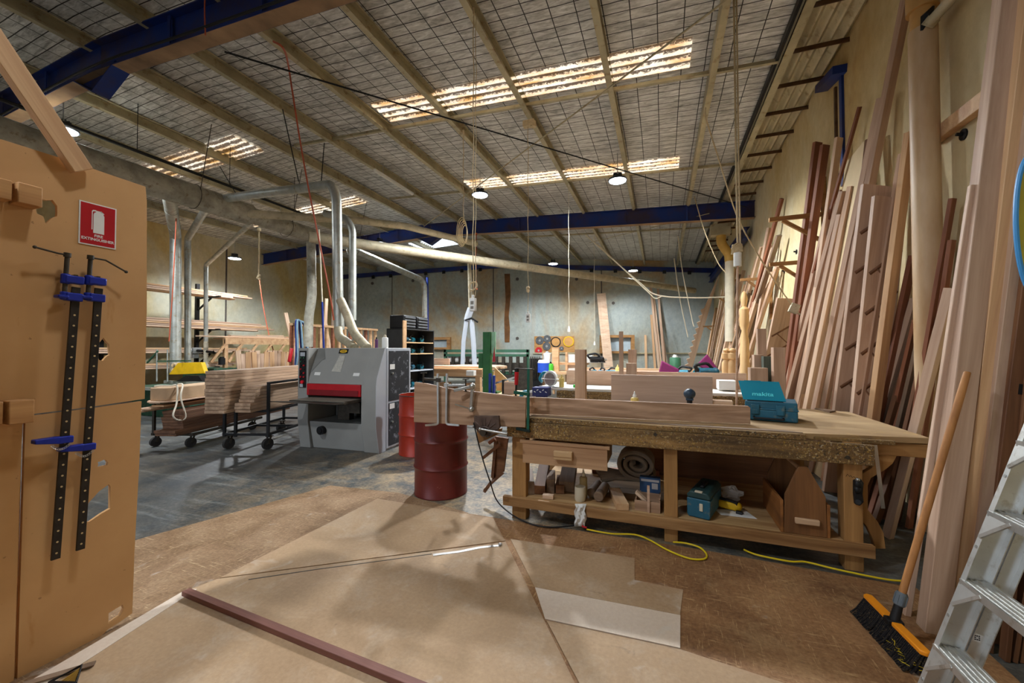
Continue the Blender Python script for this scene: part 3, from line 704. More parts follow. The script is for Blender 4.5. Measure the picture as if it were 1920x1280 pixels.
for y0, y1 in ((3.487, 3.76), (3.765, 4.05), (4.055, 4.33), (4.335, 4.6)): b.bx(-1.16, 1.195, y0, y1, .186, .206)
b.build('lower_shelf', wood('shelf_board', (196, 164, 118), (146, 110, 70)), bench)
b = MB()
for k in range(5): b.bx(-.18 + k * .24, -.18 + k * .24 + .239, 4.61, 4.63, .19, .89)
b.build('back_panel', M['brown'], bench)
d0 = MB(); d0.bx(-1.175, -.43, 3.425, 3.45, .535, .722); d0.bx(-1.20, -.41, 3.42, 3.452, .712, .735)
d0.bx(-1.15, -.45, 3.452, 3.95, .545, .56); d0.bx(-1.15, -1.13, 3.452, 3.95, .56, .7); d0.bx(-.47, -.45, 3.452, 3.95, .56, .7); d0.bx(-1.13, -.47, 3.93, 3.95, .56, .7)
dr = d0.build('drawer', wood('drawer_front', (196, 160, 124), (160, 122, 90)), bench)
b = MB(); b.bx(-.88, -.72, 3.38, 3.425, .625, .672); b.bx(-.88, -.72, 3.385, 3.425, .60, .627); b.build('drawer_pull', M['ply'], dr, bevel=.003)
b = MB(); b.cyl((1.21, 3.435, .80), (1.21, 3.442, .80), .013, n=14); b.cyl((-.05, 3.4385, .865), (-.05, 3.4415, .865), .018, n=4); b.build('bolt_head', M['darksteel'], bench)
SCR = plain('ink', (30, 22, 20), .8); b = MB()
sc_ = [(0, .0), (.01, .018), (.02, .002), (.028, .01), (.036, -.004), (.046, .004), (.055, -.006), (.07, -.008)]
b.tube([(1.214 + x, 3.4855, .655 + z) for x, z in sc_], .0016, 5); b.build('pencil_scribble', SCR, bench)
# vice at the left end
v = thing('bench_vice', 'dark cast iron vice on the left end of the workbench', 'vice', (-1.55, 3.33, .75))
DK = plain('cast_iron', (92, 76, 68), .5, .4, .35, 14)
Pv = lambda u, w_, y=3.33: at(u, w_, Y=y)
b = MB(); poly = [(890, 779), (936, 779), (938, 800), (930, 812), (917, 819), (905, 818), (896, 808), (890, 798)]
q = [Pv(*p) for p in poly]; b.prism([(p.x, p.z) for p in q], .03, Matrix(((1, 0, 0, 0), (0, 0, -1, 3.345), (0, 1, 0, 0), (0, 0, 0, 1))))
c = Pv(911, 808)
for k in range(7):
    a = R(15 + k * 25); b.bar(c + Vector((math.cos(a) * .05, -.016, math.sin(a) * .05)), c + Vector((math.cos(a) * .13, -.012, math.sin(a) * .125)), .012, .012, (0, 1, 0))
b.tube([c + Vector((math.cos(a) * .05, -.016, math.sin(a) * .04)) for a in [R(x) for x in range(-20, 201, 20)]], .01)
b.build('front_jaw', DK, v, bevel=.003)
b = MB(); b.cyl(c + Vector((0, -.06, 0)), c + Vector((0, .35, 0)), .02, n=14); b.cyl(c + Vector((0, -.07, 0)), c + Vector((0, -.03, 0)), .03, n=14)
b.cyl(Pv(914, 818, 3.28), Pv(914, 818, 3.65), .012, n=10); b.build('screw', M['darksteel'], v)
b = MB(); b.cyl(Pv(900, 804, 3.27), Pv(950, 813, 3.27), .011, n=12); b.sph(Pv(900, 804, 3.27), .016, 10); b.sph(Pv(950, 813, 3.27), .014, 10); b.build('handle', M['steel'], v)
b = MB(); q = [Pv(*p, 3.40) for p in ((895, 806), (940, 803), (938, 812), (897, 831))]
b.prism([(p.x, p.z) for p in q], .045, Matrix(((1, 0, 0, 0), (0, 0, -1, 3.43), (0, 1, 0, 0), (0, 0, 0, 1)))); b.build('jaw_block', M['legx'], v)
# clamped offcut in front of the bench, and the long board on top
b = MB(); q = [at(u, w_, Y=3.385) for u, w_ in ((777, 716), (800, 719), (840, 728), (880, 733), (935, 739), (986, 745), (985, 801), (900, 798), (776, 791))]
b.prism([(p.x, p.z) for p in q], .032, Matrix(((1, 0, 0, 0), (0, 0, -1, 3.415), (0, 1, 0, 0), (0, 0, 0, 1))))
tag(b.build('clamped_board', M['oak'], bevel=.002), 'curved edge oak board clamped in the vice over the maroon drum', 'board')
b = MB(); q = [at(990, 742, Y=3.58), at(1406, 762, Y=3.70), at(1408, 794, Y=3.70), at(991, 776, Y=3.58)]
A_, B_ = Vector((q[3].x, 3.58, .947)), Vector((q[2].x, 3.72, .947)); Lb = (B_ - A_).length
Mb = Matrix.Translation(A_) @ frame(B_ - A_, (0, 0, 1)); hb = q[1].z - .947
b.prism([(0, 0), (Lb, 0), (Lb, hb - .012), (Lb - .012, hb), (0, hb + .012)], .034, Mb @ Matrix(((1, 0, 0, 0), (0, 0, 1, 0), (0, 1, 0, 0), (0, 0, 0, 1))))
tag(b.build('tread_board', M['oak'], bevel=.002), 'long wavy grained oak board standing on edge along the workbench', 'board')
b = MB(); b.prism([(-1.25, 3.475), (.96, 3.475), (.86, 3.53), (-1.25, 3.535)], .007, Matrix.Translation((0, 0, .94)))
tag(b.build('thin_board', M['grey_timber']), 'thin grey strip lying under the long oak board', 'board')
b = MB(); b.prism([tuple(at(u, w_, Z=.945)[:2]) for u, w_ in ((1527, 766), (1545, 767.5), (1567, 770.5), (1556, 773))], .012, Matrix.Translation((0, 0, .9405)))
tag(b.build('scrap_strip', M['grey_timber']), 'small grey offcut lying on the right of the workbench top', 'offcut')
# ---- clamps
def fclamp(name, label, p0, p1, jawdir, jl, mat_bar, grip=None, w=.022, t=.01, slide=.55, handle=True):
    """bar from p0 (fixed jaw) to p1; arms reach along jawdir"""
    o = thing(name, label, 'clamp', p0); p0, p1, j = Vector(p0), Vector(p1), Vector(jawdir).normalized(); d = (p1 - p0).normalized()
    b = MB(); b.bar(p0, p1, t, w, j); b.build('bar', mat_bar, o, bevel=.001)
    b = MB(); b.bar(p0 + d * .012, p0 + d * .012 + j * jl, .016, .022, d); b.cyl(p0 + j * jl + d * .012, p0 + j * jl + d * .034, .013, n=12); b.build('fixed_arm', mat_bar, o, bevel=.002)
    s_ = p0.lerp(p1, slide); b = MB(); b.bar(s_ - j * .018, s_ + j * (jl + .01), .018, .026, d); b.build('sliding_arm', mat_bar, o, bevel=.003)
    b = MB(); b.cyl(s_ + j * jl - d * .09, s_ + j * jl + d * .09, .007, n=10); b.cyl(s_ + j * jl - d * .1, s_ + j * jl - d * .085, .016, n=12); b.build('screw', M['steel'], o)
    if grip: b = MB(); b.lathe([(0, 0), (.016, .004), (.019, .03), (.015, .07), (.018, .12), (.012, .135), (0, .137)], n=14, M=Matrix.Translation(s_ + j * jl + d * .085) @ d.to_track_quat('Z', 'Y').to_matrix().to_4x4()); b.build('grip', grip, o)
    elif handle: b = MB(); b.cyl(s_ + j * jl + d * .085 - Vector((.05, .01, 0)), s_ + j * jl + d * .085 + Vector((.05, -.01, 0)), .005, n=8); b.build('tommy_bar', M['steel'], o)
    return o
# two steel bars with L feet standing side by side on the clamped board
for u, s_, l_ in ((822, -1, 'left one of the pair of steel L bar clamps over the drum'), (837, 1, 'right one of the pair of steel L bar clamps over the drum')):
    o = thing('bar_clamp', l_, 'clamp', at(u, 797, Y=3.36), group='steel bar clamps over the maroon drum')
    p_t, p_b, p_f = at(u + s_ * 1, 700, Y=3.36), at(u, 795, Y=3.36), at(u + s_ * 24, 797, Y=3.36)
    b = MB(); b.tube(round_path([p_t, p_b, p_f], .03), .0125, 4); b.build('l_bar', M['steel'], o)
    a0 = at(u, 712 if s_ < 0 else 722, Y=3.36); a1 = at(u - 28 if s_ < 0 else u + 36, 710 if s_ < 0 else 722, Y=3.40 if s_ < 0 else 3.36)
    b = MB(); b.bar(a0 - (a1 - a0) * .08, a1, .024, .022, (0, 0, 1)); b.box(a0, (.04, .035, .04)); b.build('sliding_arm', M['steel'] if s_ > 0 else M['darksteel'], o, bevel=.003)
    b = MB(); b.cyl(a1 + Vector((0, 0, .06)), a1 + Vector((0, 0, -.055)), .008, n=10); b.cyl(a1 + Vector((-.03, 0, .055)), a1 + Vector((.035, 0, .06)), .005, n=8); b.cyl(a1 + Vector((0, 0, -.06)), a1 + Vector((0, 0, -.05)), .014, n=10)
    b.build('screw', M['darksteel'], o)
o = thing('speed_clamp', 'bright steel crank clamp biting the curved oak board', 'clamp', at(880, 768, Y=3.33))
b = MB(); A_, B_ = at(851, 732, Y=3.30), at(886, 724, Y=3.34); b.bar(A_, B_, .02, .03, (0, 0, 1)); b.bar(B_, at(883, 769, Y=3.35), .03, .02, (0, 1, 0)); b.sph(B_, .03, 12)
b.build('cast_frame', M['steel'], o, bevel=.005)
b = MB(); c = at(884, 767, Y=3.33); b.sph(c, .026, 12); b.cyl(at(853, 758, Y=3.26), c, .007, n=10); b.cyl(c, c + Vector((0, .06, 0)), .012, n=10); b.build('screw_handle', M['steel'], o)
GC = plain('clamp_green', (22, 84, 66), .4, .1)
o = thing('green_clamp', 'tall green bar clamp with red grip holding oak board to bench', 'clamp', at(990, 804, Y=3.40))
b = MB(); b.bar(at(990, 806, Y=3.40), at(991, 691, Y=3.40), .01, .024, (1, 0, 0)); b.build('bar', GC, o, bevel=.001)
b = MB(); b.bar(at(968, 803, Y=3.40), at(994, 808, Y=3.40), .024, .024); b.build('fixed_jaw', plain('clamp_jaw_dark', (20, 40, 36), .5, .3), o, bevel=.003)
b = MB(); b.bar(at(964, 735, Y=3.42), at(993, 739, Y=3.40), .026, .03); b.build('sliding_jaw', GC, o, bevel=.004)
b = MB(); b.bar(at(968, 691, Y=3.42), at(1001, 693, Y=3.40), .012, .012); b.build('end_stop', M['darksteel'], o)
b = MB(); b.cyl(at(967, 748, Y=3.42), at(968, 718, Y=3.42), .009, n=10); b.build('screw', M['black'], o)
b = MB(); b.cyl(at(968, 721, Y=3.42), at(969, 697, Y=3.42), .017, .02, n=14); b.build('grip', M['red'], o)
b = MB(); b.cyl(at(969, 697, Y=3.42), at(969, 690, Y=3.42), .02, n=14); b.build('grip_cap', M['blackpl'], o)
# ---- open teal tool case
t = thing('tool_case', 'teal plastic tool case with its clear lid flap open on the workbench', 'tool case', (.78, 4.08, .94))
CZ = .94
b = MB(); p_ = [tuple(at(u, w_, Z=CZ)[:2]) for u, w_ in ((1401, 787), (1497, 795))]
fx0, fy0 = p_[0][0] - .02, p_[0][1]; fx1, fy1 = p_[1]
dx, dy = (fx1 - fx0), (fy1 - fy0); n_ = Vector((-dy, dx, 0)).normalized() * .30
c0, c1 = Vector((fx0, fy0, CZ)), Vector((fx1, fy1, CZ)); TM = Matrix.Translation(c0) @ frame(c1 - c0); LW = (c1 - c0).length
b.box((LW / 2, .18, .053), (LW, .36, .096), None); b.bm.transform(TM); b.build('case_base', M['tealdark'], t, bevel=.014, seg=3)
b = MB(); b.box((LW / 2, .185, .135), (LW - .006, .35, .06)); b.box((LW / 2, .18, .103), (LW + .01, .365, .014)); b.bm.transform(TM); b.build('case_lid', M['tealdark'], t, bevel=.012, seg=3)
for x in (.08, .26):
    b = MB(); b.box((x, -.006, .1), (.06, .014, .08)); b.box((x, -.012, .08), (.042, .012, .04)); b.bm.transform(TM); b.build('latch', M['tealdark'], t, bevel=.003)
b = MB(); b.tube([TM @ Vector(p) for p in ((.07, 0, .035), (.07, -.035, .03), (.28, -.035, .03), (.28, 0, .035))], .009, 8); b.build('carry_handle', M['blackpl'], t)
m_ = NT('clear_teal'); m_.b.inputs['Transmission Weight'].default_value = .45; CLR = m_.out((34, 160, 190), .25, 0, .5)
b = MB(); hx0, hx1, hy, hz = -.01, .30, .03, .172; vv = Vector((0, .17, .15))
q0, q1 = Vector((hx0, hy, hz)), Vector((hx1, hy, hz)); b.bm.faces.new([b.bm.verts.new(TM @ w_) for w_ in (q0, q1, q1 + vv + Vector((-.045, 0, 0)), q0 + vv + Vector((-.045, 0, 0)))])
r_ = bmesh.ops.extrude_face_region(b.bm, geom=b.bm.faces[:]); bmesh.ops.translate(b.bm, verts=[g for g in r_['geom'] if isinstance(g, bmesh.types.BMVert)], vec=(0, -.004, .004))
b.bar(TM @ (q0 + vv * 1.03 + Vector((0, 0, 0))), TM @ (q0 + vv * 1.03 + Vector((.13, 0, 0))), .02, .006, (0, 0, 1))
fl_ = b.build('lid_flap', CLR, t)
LT = plain('teal_lettering', (90, 214, 222), .4)
e1 = (TM.to_3x3() @ Vector((1, 0, 0))).normalized(); e2 = (TM.to_3x3() @ vv).normalized(); e3 = e1.cross(e2)
cc = TM @ (q0 + Vector((.145, 0, 0)) + vv * .3); TMt = Matrix((e1, e2, e3)).transposed().to_4x4(); TMt.translation = cc + e3 * .0065
text_mesh('case_lettering', 'makita', .06, LT, TMt, fl_, bold=True)
b = MB(); b.box((.15, .07, .168), (.26, .08, .008)); [b.cyl((.06 + k * .055, .06, .168), (.08 + k * .055, .06, .182), .009, n=8) for k in range(4)]; b.bm.transform(TM); b.build('bit_tray', M['blackpl'], t)
# ---- small things on the bench
def bottle(name, label, p, r, h, mat, cap, tip=True, cat='bottle'):
    t = thing(name, label, cat, p); b = MB()
    b.lathe([(0, 0), (r, 0), (r * 1.02, h * .05), (r, h * .66), (r * .9, h * .71), (r * .45, h * .74), (0, h * .74)], n=20); b.build('bottle_body', mat, t, world=False, bevel=0)
    b = MB(); b.lathe([(0, h * .74), (r * .5, h * .74), (r * .48, h * .84), (r * .3, h * .85)] + ([(r * .16, h * .98), (0, h)] if tip else [(r * .3, h * .92), (0, h * .92)]), n=16); b.build('cap', cap, t, world=False)
    return t
bottle('glue_bottle', 'yellow glue bottle with white nozzle standing behind the long oak board', (at(1190, 760, Y=3.95).x, 3.95, .9405), .036, .215, M['glue'], M['white'])
t = thing('cordless_driver', 'dark teal pistol grip driver standing behind the long oak board', 'power tool', (at(1293, 760, Y=3.9).x, 3.9, .94))
b = MB(); b.lathe([(0, 0), (.018, 0), (.021, .05), (.024, .16), (.02, .19), (0, .19)], n=14); b.build('handle', M['blackpl'], t, world=False)
b = MB(); b.sph((0, 0, .215), .05, 16, (1, 1.1, .95)); b.box((0, .0, .17), (.06, .06, .02)); b.build('motor_head', plain('dark_blue_plastic', (38, 56, 74), .45, 0, .3, 20), t, world=False)
b = MB(); b.bx(-.03, .03, -.02, .05, 0, .012); b.build('battery_foot', M['blackpl'], t, world=False)
# panel of boards and newels standing behind on the next bench: see middle section
# ---- things on the lower shelf
SZ = .2075
def onshelf(u, v): return at(u, v, Z=SZ)
def offcut(label, u0, v0, u1, v1, w, h, mat, dz=0.0, cat='offcut', name='timber_offcut', tilt=0.0):
    p, q = at(u0, v0, Z=SZ), at(u1, v1, Z=SZ); p.z = q.z = SZ + h / 2 + dz + .001; q.z += tilt
    return plank(name, label, p, q, w, h, mat, (0, 0, 1), cat=cat, bevel=.002)
offcut('square timber offcut on the bench shelf next to the left leg', 993, 927, 990, 900, .09, .12, M['grey_timber'])
offcut('thick timber offcut leaning second from the left on the bench shelf', 1012, 928, 1022, 898, .1, .09, M['brown'], .0, tilt=.12)
offcut('short block offcut beside the ridge cut timber on the bench shelf', 1032, 925, 1034, 905, .075, .13, M['grey_timber'])
offcut('small pale block lying at the front of the bench shelf', 1018, 933, 1038, 935, .05, .035, M['pale'])
offcut('curved sawn offcut tipped up in the middle left of the shelf', 1062, 925, 1070, 895, .14, .1, M['grey_timber'], .01, tilt=.1)
offcut('flat timber offcut behind the glue bottle on the bench shelf', 1050, 926, 1052, 905, .08, .08, M['brown'])
offcut('long dark timber lying at the back of the bench shelf', 1110, 885, 1235, 890, .07, .05, M['redwood'])
offcut('wedge cut pale block left of the small open box', 1168, 957, 1152, 925, .1, .055, M['pine'], .0)
bottle('glue_bottle', 'dusty pale glue bottle standing on the bench shelf', onshelf(1094, 930), .036, .25, plain('dusty_glue', (176, 156, 110), .6), M['offwhite'])
t = thing('plastic_tub', 'white plastic tub in front of the dusty glue bottle', 'tub', onshelf(1088, 938)); b = MB()
b.lathe([(0, .004), (.043, 0), (.049, .02), (.049, .115), (.046, .125), (.042, .118), (.04, .03), (0, .02)], n=24); b.build('tub_shell', M['offwhite'], t, world=False)
for l_, u0, v0, u1, v1, r in (('pale wooden roll end beside the white tub, nearer one', 1122, 941, 1135, 920, .045), ('dusky wooden roll behind the white tub', 1108, 933, 1122, 915, .042)):
    b = MB(); p, q = onshelf(u0, v0), onshelf(u1, v1); p.z = q.z = SZ + r + .001; b.cyl(p, q, r, r * .95, n=14); tag(b.build('wooden_roll', M['grey_timber'], bevel=.006), l_, 'timber roll')
# rolled cloth bundle: a coiled thick sheet
b = MB(); c = at(1195, 870, Y=4.05); n = 60; turns = 2.6
P_ = [(.035 + .05 * (k / n * turns)) for k in range(n)]
for k in range(7):
    o_ = .14 - .04 * k
    b.tube([c + Vector((math.cos(k2 / n * turns * 6.28 + 2.2) * P_[k2] * 1.15, o_ + .03 * math.sin(k2 * .3 + k), math.sin(k2 / n * turns * 6.28 + 2.2) * P_[k2] * .85 + .02)) for k2 in range(n)], .022, 7)
for k in range(6): b.tube([c + Vector((-.42 + .02 * k, .1 - .04 * k, -.10 - .012 * k)), c + Vector((-.2, .1 - .04 * k, -.12)), c + Vector((0, .09 - .035 * k, -.115)), c + Vector((.1, .05 - .02 * k, -.06))], .026, 7)
tag(b.build('rolled_cloth', M['cloth']), 'rolled up grey dust cloth bundled under the workbench', 'cloth')
# open box with a stick
t = thing('open_box', 'small open wooden box with a thin upright stick in front', 'box', onshelf(1213, 958)); z = SZ
p0 = onshelf(1190, 956); p1 = onshelf(1238, 963); BM_ = Matrix.Translation(p0) @ frame(p1 - p0); W = (p1 - p0).length
b = MB(); b.bx(0, W, 0, .012, 0, .085); b.bx(0, W, .17, .182, 0, .1); b.bx(0, .012, .012, .17, 0, .085); b.bx(W - .012, W, .012, .17, 0, .1); b.bx(.012, W - .012, .012, .17, 0, .01); b.bm.transform(BM_); b.build('box_shell', M['oak'], t)
b = MB(); b.bx(W * .5, W * .5 + .02, -.013, -.001, 0, .22); b.bm.transform(BM_); b.build('stick', M['pinkwood'], t)
b = MB(); b.box((.045, .07, .1), (.1, .06, .02), (0, .7, 0)); b.bm.transform(BM_); tag(b.build('angled_offcut', M['pale']), 'short pale offcut poking out of the small open box', 'offcut')
t = thing('cardboard_pack', 'blue printed carton standing behind the small open box', 'carton', BM_ @ Vector((.11, .24, 0))); b = MB(); b.box((.11, .24, .16), (.17, .06, .12)); b.box((.11, .24, .05), (.15, .06, .1)); b.bm.transform(BM_); b.build('carton', plain('carton_blue', (44, 74, 112), .6, 0, .3, 12), t)
b = MB(); b.box((.11, .2085, .195), (.15, .002, .02)); b.box((.15, .2085, .15), (.05, .002, .05)); b.bm.transform(BM_); b.build('print', plain('carton_print', (180, 176, 176), .6), t)
# blue toolbox
t = thing('toolbox', 'blue plastic toolbox standing end on under the workbench', 'toolbox', onshelf(1310, 966))
p0, p1 = onshelf(1288, 966), onshelf(1333, 973); BM_ = Matrix.Translation(p0) @ frame(p1 - p0) @ Matrix.Rotation(R(-14), 4, 'Z'); W = (p1 - p0).length
SM = Matrix(((1, 0, 0, 0), (0, 0, -1, .42), (0, 1, 0, 0), (0, 0, 0, 1)))
b = MB(); b.prism([(.01, 0), (W - .01, 0), (W, .02), (W, .15), (0, .15), (0, .02)], .42, BM_ @ SM); b.build('box_body', M['tealdark'], t, bevel=.008)
b = MB(); b.prism([(0, .152), (W, .152), (W, .175), (W - .025, .205), (.025, .205), (0, .175)], .42, BM_ @ SM); b.build('lid', plain('toolbox_lid', (36, 62, 62), .55, 0, .2), t, bevel=.01)
b = MB(); b.box((W / 2, .2, .215), (.03, .16, .018)); b.bm.transform(BM_); b.build('carry_handle', M['blackpl'], t, bevel=.005)
for c_, s_ in (((W * .62, -.004, .09), (.026, .008, .06)), ((W * .5, .012, .206), (.055, .03, .012))):
    b = MB(); b.box(c_, s_); b.bm.transform(BM_); b.build('latch', M['offwhite'], t, bevel=.003)
# yellow tool, papers
t = thing('angle_grinder', 'yellow and black power tool on the shelf beside the blue toolbox', 'power tool', onshelf(1370, 962))
c = onshelf(1365, 958) + Vector((0, .05, .04)); b = MB(); b.box(c, (.16, .08, .06), (0, 0, -.35)); b.sph(c + Vector((.07, -.03, .0)), .038, 12); b.build('motor_body', M['yellow'], t, bevel=.015)
b = MB(); b.box(c + Vector((-.0, -.005, .012)), (.17, .03, .064), (0, .0, -.55)); b.tube([c + Vector((-.1, .02, -.01)), c + Vector((-.18, .06, -.02))], .016); b.cyl(c + Vector((.06, -.07, -.035)), c + Vector((.1, -.09, -.035)), .02, n=10); b.build('grip', M['blackpl'], t)
b = MB(); q = [onshelf(u, w_) + Vector((0, 0, .003)) for u, w_ in ((1352, 965), (1420, 973), (1395, 955), (1340, 955))]; b.prism([tuple(p[:2]) for p in q], .0015, Matrix.Translation((0, 0, SZ + .0005)))
tag(b.build('paper_sheet', M['paper']), 'curled paper sheet under the yellow power tool', 'paper')
b = MB(); c = onshelf(1375, 945) + Vector((0, .1, .06))
b.sph(c, .085, 12, (1.15, .7, .8)); rq = random.Random(5)
for q_ in b.bm.verts: q_.co = c + (q_.co - c) * rq.uniform(.6, 1.12)
tag(b.build('crumpled_paper', M['paper'], smooth=False), 'crumpled whitish paper behind the yellow power tool', 'paper')
# wooden tote
t = thing('tool_tote', 'wooden house shaped tool tote standing on the bench shelf', 'tote', onshelf(1510, 985))
q = [at(u, w_, Y=3.50) for u, w_ in ((1468, 985), (1470, 925), (1495, 873), (1512, 873), (1546, 930), (1549, 1000))]
pl = [(p.x, max(p.z, SZ + .001)) for p in q]; pl[0] = (pl[0][0], SZ + .001); pl[-1] = (pl[-1][0], SZ + .001)
for y in (3.475, 3.995):
    b = MB(); b.prism(pl, .022, Matrix(((1, 0, 0, 0), (0, 0, 1, y), (0, 1, 0, 0), (0, 0, 0, 1)))); b.build('end_board', M['tote'], t, bevel=.003)
xa, xb = pl[0][0], pl[-1][0]
for x, y in ((xa - .02, 3.477), (xb - .0, 3.477)):
    b = MB(); b.bx(x, x + .02, y, 4.02, SZ + .001, SZ + .235); b.build('side_board', M['totey'], t, bevel=.003)
b = MB(); b.bx(xa, xb, 3.497, 3.995, SZ + .002, SZ + .016); b.build('bottom_board', M['totey'], t)
b = MB(); z = (pl[2][1] - .03); b.cyl((sum(pl[k][0] for k in (2, 3)) / 2, 3.49, z), (sum(pl[k][0] for k in (2, 3)) / 2, 4.0, z), .014, n=12); b.build('carry_rod', M['pine'], t)
b = MB(); b.bx(xa + .065, xb - .05, 3.445, 3.474, SZ + .085, SZ + .125); b.build('end_batten', wood('pale_batten', (214, 182, 150), (180, 140, 104)), t, bevel=.006)
# block plane hanging on the leg
t = thing('block_plane', 'small black block plane hung on the right bench leg', 'plane', at(1607, 950, Y=3.48))
Pp = lambda u, w_, y=3.47: at(u, w_, Y=y)
b = MB(); q = [Pp(*p) for p in ((1600, 900), (1612, 896), (1618, 904), (1616, 925), (1618, 940), (1611, 947), (1602, 944), (1600, 925))]
b.prism([(p.x, p.z) for p in q], .03, Matrix(((1, 0, 0, 0), (0, 0, -1, 3.484), (0, 1, 0, 0), (0, 0, 0, 1)))); b.build('plane_body', M['blackpl'], t, bevel=.005)
b = MB(); b.sph(Pp(1609, 908, 3.455), .03, 12, (.8, .6, 1)); b.sph(Pp(1608, 918, 3.452), .028, 12, (.8, .6, .9)); b.build('lever_cap', M['black'], t)
b = MB(); b.cyl(Pp(1609, 941, 3.46), Pp(1609, 941, 3.44), .017, n=14); b.build('front_knob', M['black'], t)
b = MB(); b.sph(Pp(1608, 899, 3.45), .014, 10); b.build('brass_wheel', M['steel'], t)
# curved bracket and steel rule
q = [at(u, w_, Y=3.56) for u, w_ in ((1656, 842), (1692, 842), (1690, 856), (1682, 872), (1668, 884), (1640, 900), (1634, 914), (1634, 960), (1640, 968), (1654, 985), (1664, 1005), (1668, 1035), (1647, 1035), (1642, 1015), (1632, 993), (1619, 978), (1619, 893), (1640, 882), (1650, 866))]
b = MB(); b.prism([(p.x, p.z) for p in q], .045, Matrix(((1, 0, 0, 0), (0, 0, 1, 3.61), (0, 1, 0, 0), (0, 0, 0, 1)))); 
tag(b.build('curved_bracket', M['legz'], bevel=.004), 'curved ogee cut timber bracket beside the right bench leg', 'bracket')
b = MB(); b.bar(at(1641, 834, Y=3.47), at(1656, 953, Y=3.47), .022, .002, (0, 1, 0)); tag(b.build('steel_rule', M['steel']), 'steel rule hanging from the right end of the apron', 'rule')
# hanging plastic bag on the front rail
b = MB(); n = 7; rows = []
for k in range(n):
    f = k / (n - 1); u0, u1, w_ = 1078 + 2 * math.sin(k * 2), 1098 + 2 * math.cos(k * 1.7), 944 + 42 * f
    rows.append([at(u0 + (u1 - u0) * j / 6, w_, Y=3.432 - .012 * math.sin(j * 1.9 + k * 1.3)) for j in range(7)])
vs = [[b.bm.verts.new(p) for p in r_] for r_ in rows]
for k in range(n - 1):
    for j in range(6): b.bm.faces.new((vs[k][j], vs[k][j + 1], vs[k + 1][j + 1], vs[k + 1][j]))
bag = thing('plastic_bag', 'crinkled white plastic bag hanging on the front bench rail', 'bag', at(1088, 986, Y=3.43))
o = b.build('bag_film', M['white'], bag); sm = o.modifiers.new('solid', 'SOLIDIFY'); sm.thickness = .004
b = MB(); b.tube([at(1091, 986, Y=3.43), at(1100, 989, Y=3.43)], .008); b.build('red_tie', M['red'], bag)
# cords on the floor
def cord(name, label, pts, r, mat, cat='cord', k=6, n=7):
    b = MB(); b.tube(smooth_pts(pts, k), r, n); return tag(b.build(name, mat), label, cat)
fz = .02
cord('extension_cord', 'yellow extension cord looping on the floor under the workbench', [at(u, v, Z=.012 + .012) for u, v in
     ((1100, 992), (1145, 1000), (1190, 1002), (1218, 1012), (1250, 1030), (1290, 1046), (1318, 1048), (1325, 1040), (1312, 1026), (1285, 1018), (1262, 1016))], .0065, M['cordy'])
cord('extension_cord', 'yellow extension cord running to the broom from the right bench leg', [at(u, v, Z=.012 + .012) for u, v in
     ((1395, 1030), (1420, 1040), (1480, 1052), (1510, 1053), (1560, 1065), (1620, 1078), (1670, 1087), (1702, 1089))], .0065, M['cordy'])
cord('black_cable', 'black power cable dropping from the vice end of the bench', [at(888, 792, Y=3.3), at(897, 830, Y=3.28), at(908, 870, Y=3.27), at(918, 900, Y=3.26), at(930, 935, Z=.15), at(950, 957, Z=.06), at(985, 978, Z=.03), at(1030, 988, Z=.025), at(1085, 984, Z=.025)], .006, M['blackpl'], 'cable')
# folded dark stand between drum and bench
t = thing('folding_trestle', 'dark timber trestle folded between the maroon drum and the bench', 'trestle', at(930, 900, Z=0))
b = MB(); q = [at(u, w_, Y=3.75) for u, w_ in ((928, 818), (952, 822), (944, 885), (922, 902))]; b.prism([(p.x, p.z) for p in q], .03, Matrix(((1, 0, 0, 0), (0, 0, 1, 3.75), (0, 1, 0, 0), (0, 0, 0, 1)))); b.build('trestle_board', M['brown'], t)
b = MB(); b.bar(at(906, 858, Y=3.7), at(938, 832, Y=3.7), .03, .02, (0, 1, 0)); b.bar(at(908, 918, Y=3.7), at(944, 886, Y=3.7), .02, .02, (0, 1, 0)); b.bar(at(922, 902, Y=3.73), at(908, 922, Y=3.7), .03, .025, (0, 1, 0)); b.bar(at(924, 895, Y=3.74), at(930, 826, Y=3.74), .03, .03, (0, 1, 0))
b.build('leg', M['brown'], t)
b = MB(); b.cyl(at(917, 830, Y=3.69), at(928, 822, Y=3.69), .018, n=10); b.build('red_grip', M['redwood'], t)
# ------------------------------------------------------------------ foreground right: step ladder, broom, big posts
YR, YN2 = 2.10, 1.66
lx = lambda z: .889 + .3098 * z
lad = thing('step_ladder', 'folded aluminium step ladder leaning at the lower right corner', 'ladder', (.95, 1.88, 0))
ux = Vector((.3098, 0, 1)).normalized(); nx = Vector((ux.z, 0, -ux.x))
def rail(y, s, off, w, name, z1, mat=M['alu']):
    b = MB(); p0 = Vector((lx(0), y, 0)) + nx * off; 
    if p0.z < 0: p0 += ux * (-p0.z / ux.z)
    p1 = p0 + ux * (z1 / ux.z); t = .003
    b.bar(p0 + nx * w / 2, p1 + nx * w / 2, t, w, nx)                # web
    for a in (0, w): b.bar(p0 + nx * a + Vector((0, s * .011, 0)), p1 + nx * a + Vector((0, s * .011, 0)), .024, .003, nx)
    b.build(name, mat, lad)
    return p0, p1
for y, s in ((YR, -1), (YN2, 1)):
    rail(y, s, .002, .072, 'front_stile', 1.85); rail(y, s, .082, .055, 'rear_stile', 1.7)
    b = MB()
    for z in (.24, .51, .79, 1.07): b.cyl(Vector((lx(z), y + s * .012, z)) - nx * .002, Vector((lx(z), y + s * .012, z)) + nx * .004, .006, n=10)
    b.build('rivet', M['steel'], lad)
